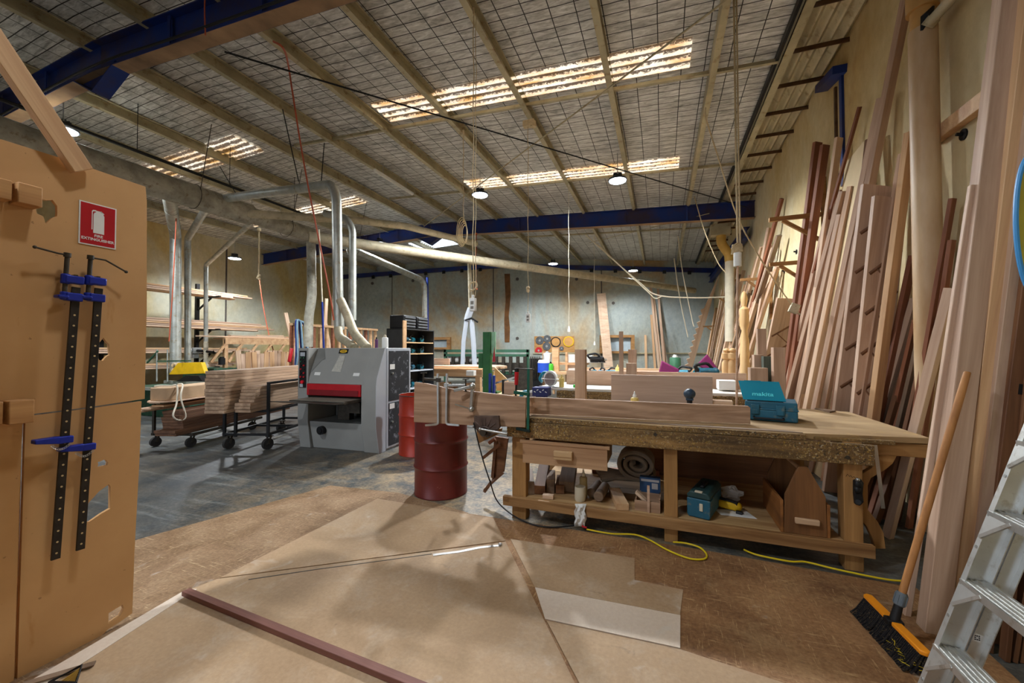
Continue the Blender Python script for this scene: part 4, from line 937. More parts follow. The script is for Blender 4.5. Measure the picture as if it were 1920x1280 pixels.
for z in (.11, .384, .656, .931, 1.206, 1.48, 1.76):
    x = lx(z); b = MB(); b.bx(x - .004, x + .085, YN2 + .004, YR - .004, z - .004, z); b.bx(x - .006, x - .002, YN2 + .004, YR - .004, z - .03, z)
    for k in range(5): b.bx(x + .004 + k * .018, x + .012 + k * .018, YN2 + .006, YR - .006, z, z + .003)
    tr = b.build('tread', M['alu'], lad)
    for y, s in ((YR - .014, -1), (YN2 + .014, 1)):
        b = MB(); dn = Vector((x - .003, 0, z - .006)); q = [dn + Vector((0, y, 0)), dn + Vector((0, y + s * .1, 0)), dn + Vector((0, y, 0)) - ux * .1]
        n0 = [b.bm.verts.new(p) for p in q]; n1 = [b.bm.verts.new(p + Vector((.004, 0, 0))) for p in q]
        b.bm.faces.new(n0); b.bm.faces.new(n1[::-1])
        for i in range(3): b.bm.faces.new((n0[i], n0[(i + 1) % 3], n1[(i + 1) % 3], n1[i]))
        b.bar(q[1] - Vector((.002, 0, .004)), q[2] - Vector((.002, 0, 0)), .012, .008, (1, 0, 0)); b.build('knee_brace', M['alu'], tr)
b = MB(); c = at(1832, 1195, Y=YR - .004); b.box(c, (.026, .001, .03), (0, .3, 0)); st_ = b.build('sticker', M['paper'], lad)
b = MB(); [b.box(c + Vector((.006 * (k % 3 - 1), -.001, .007 * (k // 3 - 1))), (.004, .001, .004)) for k in range(9) if k not in (4,)]; b.build('sticker_print', M['blackpl'], st_)
# broom
br = thing('push_broom', 'orange push broom with black bristles leaning on the tall posts', 'broom', at(1680, 1190, Z=0))
h0, h1 = at(1627, 1119, Z=.118), at(1736, 1232, Z=.105); h0.z = h1.z = .112
FB = frame(h1 - h0); Lh = (h1 - h0).length; HM = Matrix.Translation(h0) @ FB
side = (FB.to_3x3() @ Vector((0, 1, 0))).normalized()
sgn = -1 if side.x > 0 else 1                                        # bristles splay to the left (-X)
b = MB(); b.prism([(0, -.022), (Lh, -.022), (Lh + .012, 0), (Lh, .022), (0, .022), (-.012, 0)], .022, HM); b.build('broom_block', M['orange'], br, bevel=.005)
b = MB(); rnd = random.Random(4); bl = sgn
for i in range(46):
    for j in range(4):
        a = HM @ Vector((Lh * (i + .5) / 46, -.018 + .012 * j, 0)); e = a + side * sgn * (.055 + .012 * (1 - j) * (1)) + (h1 - h0).normalized() * rnd.uniform(-.012, .012); e.z = .016 + rnd.random() * .004
        b.tube([a, a.lerp(e, .6) + Vector((0, 0, -.01)), e], [.0045, .005, .0055], 4)
tag(b.build('bristles', plain('bristle_black', (20, 20, 24), .6, 0, .4, 60, dirt=(130, 110, 80)), br), kind='stuff')
b = MB()
for i in range(60):
    a = HM @ Vector((Lh * rnd.uniform(.7, 1.0), 0, 0)) + side * sgn * rnd.uniform(.02, .07); a.z = rnd.uniform(.03, .07)
    b.tube([a, a + Vector((rnd.uniform(-.03, .03), rnd.uniform(-.03, .03), rnd.uniform(-.01, .015)))], .001, 3)
tag(b.build('caught_straw', M['cordy'], br), kind='stuff')
k0 = (h0 + h1) / 2 + Vector((0, 0, .012)); k1 = at(1814, 697, Y=2.83); dv = (k1 - k0).normalized()
b = MB(); b.cyl(k0, k0 + dv * .10, .022, .018, n=16); b.box(k0, (.07, .05, .03)); b.build('socket', M['blackpl'], br, bevel=.004)
b = MB(); b.lathe([(.021, .09), (.025, .095), (.025, .15), (.02, .16), (.019, .09)], n=16, M=Matrix.Translation(k0) @ dv.to_track_quat('Z', 'Y').to_matrix().to_4x4())
for k in range(8):
    a = k * math.pi / 4; e = dv.orthogonal().normalized(); f = dv.cross(e); o_ = e * math.cos(a) * .0255 + f * math.sin(a) * .0255
    b.bar(k0 + dv * .1 + o_, k0 + dv * .148 + o_, .005, .004, o_)
b.build('clamp_collar', plain('grey_plastic', (96, 104, 110), .5), br)
b = MB(); b.tube([k0 + dv * .1, k0 + dv * .5, k1 - dv * .12, k1 - dv * .004, k1], [.016, .0165, .0165, .0145, .012], 14); b.build('handle', wood('broom_handle', (186, 132, 78), (140, 92, 50), axis='Z'), br)
# big posts leaning beside the viewer: given by the pixel of their front left edge at floor and at the picture's top
def edge_post(label, u0, v0, u1, v1, X1, tx, wy, mat, Z1=4.05, name='timber_post', notch=None):
    a, b_ = at(u0, v0, Z=0), at(u1, v1, X=X1); d = (b_ - a); e = a + d * (Z1 / d.z); off = Vector((tx / 2, wy / 2, .0))
    o = plank(name, label, a + off, e + off, wy, tx, mat, (-1, 0, 0), cat='post', bevel=.003)
    return o
edge_post('big pale square post leaning behind the broom handle', 1734, 1190, 1878, 0, 1.86, .10, .085, M['pinkwood'])
edge_post('tan square post with a dark knot, second of the tall posts', 1781, 1190, 1924, 0, 1.92, .062, .075, M['pine'])
edge_post('brown post with a pale narrow edge, third of the tall posts', 1807, 1196, 1956, 0, 1.95, .10, .045, M['pinkwood'])
for l_, u0, u1 in (('mortised brown plank beside the step ladder, left one', 1832, 1985), ('mortised brown plank beside the step ladder, right one', 1862, 2018)):
    o = edge_post(l_, u0, 1200, u1, 0, 1.96, .09, .03, M['brown'])
    b = MB()
    for s_ in (.9, 1.35, 1.8, 2.25): b.box((s_, .0, .0), (.055, .034, .018))
    c = b.build('mortise', M['blackpl'], o, world=False)
edge_post('thin pale strip standing left of the big pale post', 1696, 1158, 1800, 480, 1.62, .03, .03, M['pinkwood'], 2.5, 'timber_strip')
# bundle of thin brown battens at the lower right
for k in range(12):
    p = Vector((1.50 + .032 * k, 2.80 - .012 * k + .02 * (k % 3), 0)); plank('thin_batten', 'thin dark brown batten bundled behind the step ladder, ' + nth(k, 'the left'), p, p + Vector((.1 + .004 * k, .05, .62 + .1 * ((k * 5) % 4))), .045, .02, M['brown'], (-1, 0, 0), 'dark battens bundled behind the step ladder', 'batten')
# blue rimmed thing at the right edge
t = thing('round_shade', 'blue and yellow rimmed disc hanging at the right edge', 'disc', at(1925, 420, X=1.55)); c = at(1938, 420, X=1.5)
b = MB(); Mx = Matrix.Translation(c) @ Matrix.Rotation(R(90), 4, 'X') @ Matrix.Rotation(R(20), 4, 'Y')
b.tube([Mx @ Vector((math.cos(a) * .075, math.sin(a) * .30, 0)) for a in [2 * math.pi * k / 40 for k in range(40)]], .009, 8, True); b.build('rim', plain('sky_blue', (60, 140, 200), .4), t)
b = MB(); b.prism([(math.cos(a) * .072, math.sin(a) * .296) for a in [2 * math.pi * k / 40 for k in range(40)]], .006, Mx); b.build('disc_face', plain('olive_yellow', (190, 180, 60), .5), t)
b = MB(); b.cyl(c, (XR - .02, c.y, c.z + .1), .008, n=8); b.build('support_arm', M['darksteel'], t)
# ------------------------------------------------------------------ wide belt sander
L0 = Vector((-5.40, 4.763, 0)); SAX = (Vector((-3.955, 4.858, 0)) - L0); SW = SAX.length
SMX = Matrix.Translation(L0) @ frame(SAX)
sd = thing('wide_belt_sander', 'grey wide belt sanding machine with red strip over its feed table', 'sander', M=SMX)
YZ = lambda x: Matrix(((0, 0, 1, x), (1, 0, 0, 0), (0, 1, 0, 0), (0, 0, 0, 1)))     # prism plane: local Y,Z ; depth along X
b = MB(); prof = [(.06, 0), (.06, .43), (.015, .46), (-.02, .72), (-.02, 1.0), (.0, 1.12), (.2, 1.574), (.95, 1.574), (.95, 0)]
b.prism([(.10, 0), (.02, .40), (.02, .43), (.95, .43), (.95, 0)], SW - .44, YZ(.22))           # lower box
b.prism([(.06, 0), (-.02, .40), (-.02, 1.0), (.0, 1.12), (.12, 1.39), (.2, 1.574), (.95, 1.574), (.95, 0)], .25, YZ(SW - .25))   # right column
b.prism([(-.02, 1.02), (.0, 1.12), (.2, 1.574), (.95, 1.574), (.95, .86), (.05, .86), (.05, 1.02)], SW - .44, YZ(.22))       # head
b.prism([(.6, .43), (.6, .86), (.95, .86), (.95, .43)], SW - .44, YZ(.22))
b.build('machine_body', M['grey'], sd, world=False, bevel=.006)
b = MB(); b.prism([(.06, 0), (-.0, .43), (-.0, .95), (.0, 1.574), (.95, 1.574), (.95, 0)], .2, YZ(.0)); b.build('control_column', M['grey'], sd, world=False, bevel=.006)
b = MB(); b.prism([(.062, 0), (-.018, .40), (-.018, 1.0), (.002, 1.12), (.202, 1.574), (.235, 1.574), (.235, 0)], .006, YZ(SW)); b.build('side_trim', M['greylight'], sd, world=False)
b = MB(); b.box((SW + .008, .58, .8), (.012, .68, 1.54)); b.build('side_frame', M['greylight'], sd, world=False, bevel=.003)
m = NT('scuffed_black'); f = m.noise(m.coords((9, 9, 9)), 1.0, 6, .7); s_ = m.ramp(f, [(.58, (0, 0, 0, 1)), (.64, (1, 1, 1, 1))])
SCB = m.out(m.mix(m.math('MULTIPLY', s_, .6), (36, 40, 46), (150, 156, 164)), .5)
for z0, z1 in ((.75, 1.53), (.06, .72)):
    b = MB(); b.box((SW + .018, .58, (z0 + z1) / 2), (.012, .58, z1 - z0)); dd = b.build('side_door', SCB, sd, world=False, bevel=.003)
    b = MB(); b.cyl((SW + .022, .36, z0 + (z1 - z0) * .55), (SW + .05, .36, z0 + (z1 - z0) * .55), .016, n=14); b.build('lock_knob', M['steel'], dd, world=False)
    b = MB(); b.box((SW + .0255, .37, z0 + (z1 - z0) * (.68 if z0 > .5 else .92)), (.002, .13, .08)); b.build('sticker', M['white'], dd, world=False)
b = MB(); b.bx(.205, SW - .255, -.035, .04, .84, 1.02); b.build('red_strip', M['red'], sd, world=False, bevel=.008)
b = MB(); b.bx(.26, SW - .29, -.045, -.035, .85, .93); b.build('red_guard', plain('dark_red', (120, 18, 26), .45), sd, world=False)
b = MB(); b.bx(.2, SW - .27, -.36, .58, .765, .80); b.prism([(.2, 0), (SW - .27, 0), (SW - .33, -.1), (-.06, -.1)], .012, Matrix.Translation((0, -.36, .775))); b.build('feed_table', M['darksteel'], sd, world=False, bevel=.004)
b = MB(); b.bx(.24, SW - .3, -.34, .55, .80, .806); b.build('feed_belt', plain('belt', (122, 116, 104), .8), sd, world=False)
b = MB(); b.box((.68, .3, .6), (.2, .12, .33)); b.cyl((.55, .3, .44), (.55, .3, .76), .035, n=12); b.cyl((1.0, .3, .44), (1.0, .3, .76), .035, n=12); b.box((1.0, .1, .66), (.24, .1, .16)); b.build('lift_screws', M['darksteel'], sd, world=False)
b = MB(); b.cyl((.46, -.03, .30), (.46, .06, .30), .065, n=18); b.cyl((.46, -.045, .3), (.46, -.03, .3), .04, n=18); b.build('hand_knob', M['black'], sd, world=False)
b = MB(); b.box((.1, -.006, 1.24), (.13, .012, .58)); cp = b.build('control_panel', M['black'], sd, world=False, bevel=.003)
cols = [M['green'], M['green'], M['blackpl'], M['red'], M['blackpl'], M['red'], M['red'], M['green']]
for k, z in enumerate((1.42, 1.36, 1.30, 1.24, 1.18, 1.12)):
    for s_ in (-.03, .03):
        b = MB(); b.cyl((.1 + s_, -.012, z), (.1 + s_, -.026, z), .014, n=12); b.build('push_button', cols[(k + (s_ > 0)) % 8], cp, world=False)
b = MB(); b.cyl((.11, -.012, 1.04), (.11, -.04, 1.04), .026, n=16); b.build('stop_button', plain('stop_red', (230, 30, 50), .4), cp, world=False)
b = MB(); b.box((.1, -.0135, 1.475), (.09, .003, .06)); b.box((.08, -.0135, .985), (.06, .003, .05)); b.build('display', M['greylight'], cp, world=False)
def on_head(x, z, w, h, name, mat, parent=sd, lift=.003, shape=None):
    f = .0 + (z - 1.12) / (1.574 - 1.12) * .2; d = Vector((0, .2, .454)).normalized(); n = Vector((0, -d.z, d.y))
    b = MB(); Mx = Matrix.Translation(Vector((x, f, z)) + n * lift) @ Matrix((Vector((1, 0, 0)), d, n)).transposed().to_4x4()
    b.prism(shape or [(-w / 2, -h / 2), (w / 2, -h / 2), (w / 2, h / 2), (-w / 2, h / 2)], .002, Mx); return b.build(name, mat, parent, world=False)
bd = on_head(.72, 1.52, .17, .075, 'badge', M['black'])
on_head(.72, 1.52, 0, 0, 'badge_oval', plain('badge_yellow', (220, 176, 40), .5), bd, .006, [(math.cos(a) * .066, math.sin(a) * .027) for a in [2 * math.pi * k / 24 for k in range(24)]])
for dx in (-.026, 0, .026): on_head(.72 + dx, 1.52, .009, .036, 'badge_mark', M['black'], bd, .009)
on_head(.70, 1.33, 0, 0, 'torn_label', plain('torn_label', (172, 170, 162), .6, 0, .15, 30, dirt=(206, 196, 170)), sd, .003, [(-.09, -.13), (.08, -.14), (.075, .13), (-.03, .14), (-.06, .0)])
for x in (.36, 1.08): on_head(x, 1.17, .11, .05, 'warning_sticker', M['white'])
on_head(.36, 1.38, 0, 0, 'dark_facet', plain('facet_grey', (118, 118, 114), .45), sd, .0035, [(-.14, -.22), (.0, .0), (.06, .02), (-.02, .2), (-.14, .2)])
# bottles on the sander
def topz(x, y): return SMX @ Vector((x, y, 1.575))
bottle('plastic_bottle', 'translucent white bottle standing on the grey sander', topz(1.18, .6), .05, .24, M['white'], M['offwhite'], False)
bottle('spray_can', 'slim dark red and purple can standing on the grey sander', topz(1.0, .62), .026, .2, plain('can_purple', (90, 50, 92), .4), M['black'], False, 'can')
# ------------------------------------------------------------------ ducts
def duct(name, label, pts, r, mat, n=18, bend=.0, cat='duct', seams=True, parent=None):
    pts = [Vector(p) for p in pts]; P_ = round_path(pts, bend, 5) if bend else pts
    b = MB(); b.tube(P_, r, n)
    if seams and not isinstance(r, list):
        for a, c in zip(pts, pts[1:]):
            L = (c - a).length; d = (c - a).normalized(); k = 1
            while k * 1.2 < L - .2: q = a + d * k * 1.2; b.cyl(q, q + d * .03, r * 1.035, n=n); k += 1
    o = b.build(name, mat, parent)
    return o if parent is not None else tag(o, label, cat)
DX = -8.72
def dpt(u, v): return at(u, v, X=DX)
main = thing('main_duct', 'large dusty metal extraction duct running under the left roof slope', 'duct', (DX, 7, 4.4))
zc_ = 4.60
b = MB(); b.tube([(DX, -3, zc_), (DX, 6.35, zc_)], .235, 24); b.build('wide_section', M['dust_zinc'], main)
b = MB(); b.tube([(DX, 6.35, zc_), (DX, 8.9, zc_)], .185, 24); b.cyl((DX, 6.3, zc_), (DX, 6.42, zc_), .236, .19, n=24); b.build('middle_section', M['dust_zinc'], main)
b = MB(); b.tube([(DX, 8.9, zc_), (DX, at(568, 430, X=DX).y, zc_)], .15, 22); b.cyl((DX, 8.85, zc_), (DX, 8.97, zc_), .187, .152, n=22); b.build('narrow_section', M['dust_zinc'], main)
for y in (5.2, 7.3, 9.6):
    b = MB(); b.tube([Vector((DX + math.cos(a) * .245, y, zc_ + math.sin(a) * .245)) for a in [2 * math.pi * k / 24 for k in range(24)]], .006, 5, True); b.cyl((DX + .2, y, zc_ + .1), (DX + .5, y, zroof(DX) - .1), .007, n=6); b.build('hanger_strap', M['darksteel'], main)
# end drop
e0 = Vector((DX, at(566, 430, X=DX).y, zc_)); e1 = at(583, 470, X=DX + .35)
YE = e0.y + .3
duct('extraction_pipe', 'dusty vertical pipe at the end of the main duct above the timber fence', [e0, at(583, 436, Y=YE), at(585, 560, Y=YE), at(579, 590, Y=YE), at(578, 650, Y=YE)], .115, M['dust_zinc'], 18, .22)
for l_, u, vt, vb, r, u0, v0 in (('tall zinc drop pipe nearest the partition edge', 329, 442, 700, .118, 318, 378), ('slimmer zinc drop pipe second from the partition edge', 352, 447, 690, .075, 396, 404), ('thin drop pipe third from the partition, ending in ribbed hose', 386, 497, 640, .058, 484, 432)):
    A_ = at(u0, v0, X=DX - .05); q = A_ + Vector((-1.2, .1, -.9)) ; Yd = {329: 6.45, 352: 7.0, 386: 8.3}[u]
    duct('drop_pipe', l_, [Vector((DX - .05, at(u0, v0, X=DX).y, zc_)), at(u, vt, Y=Yd), at(u, vb, Y=Yd)], r, M['zinc'], 18, .12)
b = MB(); P_ = [at(386, 640 + k * 2.2, Y=8.3) for k in range(30)]; b.tube(P_, [.062 + .006 * math.cos(k * 3.14) for k in range(30)], 12); tag(b.build('ribbed_hose', M['offwhite']), 'cream ribbed hose hanging from the thin drop pipe', 'hose')
# branch to the sander
SB = SMX @ Vector((.78, .55, 1.6))
t0 = at(420, 372, X=DX + .1); c1 = at(623, 346, Y=5.55); c2 = at(634, 372, Y=5.55)
duct('branch_pipe', 'shiny metal branch pipe elbowing down to the grey sander', [t0, c1 + Vector((0, 0, 0)), Vector((c1.x + .1, c1.y, c1.z - .25)), at(634, 560, Y=5.55), at(636, 618, Y=5.55)], .085, M['zinc'], 20, .16)
duct('branch_pipe', 'second metal drop pipe behind the elbowed branch pipe', [at(610, 400, Y=6.9), at(650, 410, Y=6.9), at(661, 430, Y=6.9), at(661, 600, Y=6.9)], .078, M['zinc'], 18, .12)
duct('flex_hose', 'cream flexible hose from branch pipe to the right of the sander top', [at(638, 562, Y=5.52), at(652, 592, Y=5.50), at(664, 625, Y=5.48), SMX @ Vector((.95, .45, 1.575))], .075, M['cream_duct'], 16, .25, seams=False, cat='hose')
duct('flex_hose', 'cream flexible hose bending down to the left of the sander top', [at(634, 615, Y=5.50), at(636, 632, Y=5.46), at(650, 640, Y=5.44), SMX @ Vector((.72, .42, 1.575))], .072, M['cream_duct'], 16, .2, seams=False, cat='hose')
# long slanting pipes
duct('long_pipe', 'long slim pipe slanting from the ducts to the far right corner', [(-7.75, 7.1, 4.2), (1.4, 19.7, 4.2)], .125, M['cream_duct'], 16)
duct('long_pipe', 'upper slim pipe crossing before the blue ridge beam to a bracket', [(DX + .1, at(450, 382, X=DX).y, 4.55), at(667, 413, Z=4.75), at(760, 424, Z=4.8), at(893, 457, Z=4.75)], .09, M['cream_duct'], 14)
duct('long_pipe', 'bright pipe slanting down to an elbow over the tool cupboard', [at(640, 458, Y=9.6), at(790, 524, Y=13.3), at(796, 535, Y=13.4), at(796, 690, Y=13.4)], .11, M['zinc'], 16, .2)
b = MB(); b.cyl(at(801, 520, Y=13.5), at(802, 690, Y=13.5), .05, n=10); tag(b.build('blue_pipe', M['blue']), 'thin blue pipe beside the elbowed zinc pipe', 'pipe')
st = thing('forked_standpipe', 'pale standpipe ending in an upside down Y fork', 'pipe', at(880, 690, Y=12.5))
b = MB(); b.cyl(at(880, 490, Y=12.5), at(882, 585, Y=12.5), .065, n=14); b.build('pipe', M['cream_duct'], st)
b = MB(); b.tube([at(883, 578, Y=12.5), at(878, 592, Y=12.5), at(876, 600, Y=12.5)], .12, 14); b.tube([at(875, 598, Y=12.5), at(869, 640, Y=12.5), at(867, 690, Y=12.5)], .075, 12); b.tube([at(884, 598, Y=12.5), at(888, 645, Y=12.5), at(890, 690, Y=12.5)], .085, 12); b.build('fork', M['greylight'], st)
b = MB(); b.tube([at(872, 600, Y=12.4), at(884, 596, Y=12.4), at(896, 604, Y=12.4)], .03, 8); b.build('blast_gate', M['black'], st)
# ------------------------------------------------------------------ black trolley with two stacks of boards
def caster(b2, t, p, r=.085):
    b = MB(); b.cyl(p + Vector((-.025, 0, r)), p + Vector((.025, 0, r)), r, n=20); b.cyl(p + Vector((-.03, 0, r)), p + Vector((.03, 0, r)), r * .35, n=14); w_ = b.build('caster_wheel', M['rubber'], t)
    b = MB(); b.bar(p + Vector((-.034, 0, r)), p + Vector((-.034, .03, r * 2 + .03)), .03, .005, (1, 0, 0)); b.bar(p + Vector((.034, 0, r)), p + Vector((.034, .03, r * 2 + .03)), .03, .005, (1, 0, 0)); b.box(p + Vector((0, .03, r * 2 + .03)), (.08, .08, .012)); b.build('caster_fork', M['darksteel'], w_)
T0 = Vector((-6.36, 4.28, 0)); TD = Vector((-.30, .954, 0)).normalized(); TX = Vector((TD.y, -TD.x, 0))
tp = lambda x, y, z: T0 + TX * x + TD * y + Vector((0, 0, z))
tr = thing('board_trolley', 'black steel trolley on casters loaded with two board stacks', 'trolley', T0)
for x in (.03, .66):
    for y in (.05, 1.35): caster(None, tr, tp(x, y, 0))
b = MB(); s_ = .036
for z in (.24, .60):
    for x in (0, .70): b.bar(tp(x, -.02, z), tp(x, 1.5, z), s_, s_)
    for y in (0, .72, 1.48): b.bar(tp(0, y, z), tp(.70, y, z), s_, s_)
b.build('frame', M['black'], tr)
for x, y, z1 in ((0, 0, .62), (.70, 0, 1.03), (0, 1.48, .62), (.70, 1.48, 1.03), (.18, .0, .62)):
    b = MB(); b.bar(tp(x, y, .2), tp(x, y, z1), s_, s_, TD); b.build('post', M['black'], tr)
b = MB(); b.bar(tp(.70, -.018, 1.03), tp(.70, 1.5, 1.03), s_, s_); b.build('push_rail', M['black'], tr)
BRD = [M['pinkwood'], M['grey_timber'], M['pale']]
STK = wood('stacked_board', (184, 156, 130), (132, 106, 84), var=.28)
rr = random.Random(3)
def board_stack(x, w, z0, n, th, y0, L, lab_, group, jit=.02, y_fn=None):
    for k in range(n):
        z = z0 + th * (k + .5); yy = y0 + rr.uniform(-jit, jit) + (y_fn(k) if y_fn else 0)
        plank('board', lab_ + ', ' + fromtop(k, n), tp(x, yy, z), tp(x, yy + L, z), w, th * .93, STK, (0, 0, 1), group, 'board', bevel=.003)
board_stack(.18, .30, .62, 12, .0515, -.42, 3.4, 'long board in the tall stack on the black trolley', 'tall board stack on the black trolley', .012)
board_stack(.52, .24, .62, 8, .047, -.22, 3.1, 'long board in the lower front stack on the black trolley', 'lower board stack on the black trolley', .02, lambda k: -.10 if k < 3 else .03 * (k > 5))
plank('board', 'short pale offcut lying on top of the lower trolley stack', tp(.52, .62, 1.008), tp(.56, 1.12, 1.008), .11, .03, M['pinkwood'], (0, 0, 1), cat='offcut')
# ------------------------------------------------------------------ second trolley with the heavy brown stack and the clutter on it
T1 = Vector((-7.62, 4.02, 0)); U1 = TD; V1 = TX
t2 = thing('low_trolley', 'low steel trolley on casters under the heavy brown board pile', 'trolley', T1)
q1 = lambda x, y, z: T1 + V1 * x + U1 * y + Vector((0, 0, z))
for x in (.03, .62):
    for y in (.0, 1.4): caster(None, t2, q1(x, y, 0), .075)
b = MB()
for x in (0, .66): b.bar(q1(x, -.03, .2), q1(x, 1.6, .2), .04, .04)
for y in (0, .8, 1.5): b.bar(q1(-.02, y, .2), q1(.68, y, .2), .04, .04)
b.build('frame', M['darksteel'], t2)
for x, y in ((0, 0), (0, 1.5)):
    b = MB(); b.bar(q1(x, y, .2), q1(x, y, .95), .035, .035, U1); b.build('post', M['darksteel'], t2)
BRN2 = wood('stacked_brown_board', (120, 86, 64), (84, 58, 42), var=.2)
for k in range(8):
    z = .222 + .046 * (k + .5); plank('board', 'board in the heavy dark brown pile on the low trolley, ' + fromtop(k, 8), q1(.45, -.15 + rr.uniform(-.02, .02) - (.12 if k < 2 else 0), z), q1(.45, 2.6, z), .34, .044, BRN2, (0, 0, 1), 'heavy brown board pile on the low trolley', 'board', bevel=.003)
for k in range(5):
    z = .605 + .03 * (k + .5); plank('board', 'loose board lying across the brown pile on the low trolley, ' + fromtop(k, 5), q1(.1 + .1 * (k % 3), -.55 + .15 * k, z), q1(.3, 2.0, z), .2, .026, [M['pale'], STK, M['pine']][k % 3], (0, 0, 1), 'loose boards over the brown pile', 'board', bevel=.002)
t = thing('padded_box', 'rounded tan box lying on the loose boards with a white rope', 'box', q1(.3, -.1, .757))
b = MB(); P_ = []
for a in range(0, 91, 15): P_.append((-.0 + .2 - math.sin(R(90 - a)) * 0, 0)) if False else None
b.prism([(0, .14), (.02, .06), (.06, .02), (.14, 0), (1.5, 0), (1.5, .36), (.14, .36), (.06, .34), (.02, .30), (0, .22)], .2, Matrix.Translation(q1(.46, -.25, .757)) @ frame(U1)); b.build('box_shell', plain('tan_leather', (168, 138, 106), .7, 0, .1), t, bevel=.012)
b = MB(); b.prism([(-.06, .14), (-.03, .06), (.06, -.02), (.14, -.03), (1.45, -.03), (1.45, .39), (.14, .39), (.06, .37), (-.03, .3), (-.06, .22)], .02, Matrix.Translation(q1(.46, -.25, .737)) @ frame(U1)); b.build('base_flange', M['pale'], t)
cord('white_rope', 'white rope looped over the rounded tan box', [q1(.1, -.1, .97), q1(.3, -.2, .99), q1(.42, -.15, .985), q1(.47, -.1, .97), q1(.56, -.2, .72), q1(.6, -.3, .55), q1(.6, -.2, .46), q1(.62, -.1, .5), q1(.58, -.15, .8), q1(.47, 0, .985), q1(.3, .1, .985)], .012, plain('white_rope', (214, 204, 184), .8))
# ------------------------------------------------------------------ panel saw with yellow guard (behind the trolleys)
ps = thing('panel_saw', 'green panel saw with yellow blade guard behind the low trolley', 'saw', at(330, 760, Y=6.0))
gy = 6.0
b = MB(); p, q = at(262, 722, Y=gy), at(385, 722, Y=gy); b.bx(p.x, q.x, gy - .4, gy + .5, p.z - .07, p.z); b.bx(p.x + .1, q.x - .2, gy - .2, gy + .3, 0, p.z - .07); b.build('saw_table', M['green'], ps, bevel=.01)
b = MB(); b.bx(p.x - .3, q.x, gy - .5, gy - .42, p.z - .03, p.z + .03); b.bx(p.x, q.x, gy + .5, gy + .55, p.z, p.z + .08); b.build('fence_rail', M['zinc'], ps)
for u in (294, 314):
    b = MB(); b.cyl(at(u, 715, Y=gy), at(u, 655, Y=gy), .016, n=10); b.build('guard_post', M['galv'], ps)
b = MB(); b.bar(at(296, 677, Y=gy), at(357, 676, Y=gy), .03, .03); b.bar(at(296, 658, Y=gy), at(276, 680, Y=gy), .03, .03, (0, 1, 0)); b.build('guard_arm', M['green'], ps)
b = MB(); q = [at(u, w_, Y=gy - .05) for u, w_ in ((316, 702), (333, 680), (377, 679), (384, 700), (330, 702))]; b.prism([(p.x, p.z) for p in q], .09, Matrix(((1, 0, 0, 0), (0, 0, 1, gy - .05), (0, 1, 0, 0), (0, 0, 0, 1)))); b.build('blade_guard', M['yellow'], ps, bevel=.008)
b = MB(); q = [at(u, w_, Y=gy - .2) for u, w_ in ((330, 715), (348, 704), (372, 704), (380, 715))]; b.prism([(p.x, p.z) for p in q], .12, Matrix(((1, 0, 0, 0), (0, 0, 1, gy - .2), (0, 1, 0, 0), (0, 0, 0, 1)))); b.build('dust_hood', M['black'], ps)
mo = thing('spindle_moulder', 'small green machine with grey motor head below the drop pipes', 'machine', at(380, 720, Y=8.3))
b = MB(); p, q = at(352, 684, Y=8.3), at(420, 690, Y=8.3); b.bx(p.x, q.x, 8.0, 8.7, q.z - .05, q.z); b.bx(p.x + .1, q.x - .1, 8.1, 8.6, 0, q.z - .05); b.build('machine_table', M['green'], mo, bevel=.01)
b = MB(); c = at(366, 657, Y=8.3); b.box(c, (.22, .25, .18)); b.cyl(c + Vector((.02, -.13, 0)), c + Vector((.02, -.16, 0)), .07, n=16); b.box(c + Vector((0, 0, -.16)), (.12, .15, .16)); b.build('motor_head', M['grey'], mo, bevel=.01)
b = MB(); c2 = at(392, 660, Y=8.3); b.cyl(c + Vector((.1, 0, 0)), c2 + Vector((.2, 0, 0)), .04, n=12); b.cyl(c2 + Vector((.2, 0, .06)), c2 + Vector((.2, 0, -.06)), .01, n=8); b.build('feed_arm', M['black'], mo)
b = MB(); c = at(416, 676, Y=8.3); b.cyl(c + Vector((0, 0, -.12)), c + Vector((0, 0, .08)), .09, n=16); b.cyl(c + Vector((0, 0, .08)), c + Vector((0, 0, .12)), .06, n=16); tag(b.build('motor', M['black']), 'black upright motor on the small green machine table', 'motor')
# shavings bag caught under the drop pipe
b = MB(); c = at(332, 690, Y=6.3)
for k in range(9): b.sph(c + Vector((.09 * math.cos(k * 2.1), .05 * math.sin(k * 1.3), .07 * math.sin(k * 2.6))), .075, 6, (1, .8, .9))
tag(b.build('plastic_wrap', plain('clear_wrap', (196, 172, 138), .35, 0, .25, 20), smooth=False), 'crumpled plastic wrap hanging under the tall drop pipe', 'wrap')
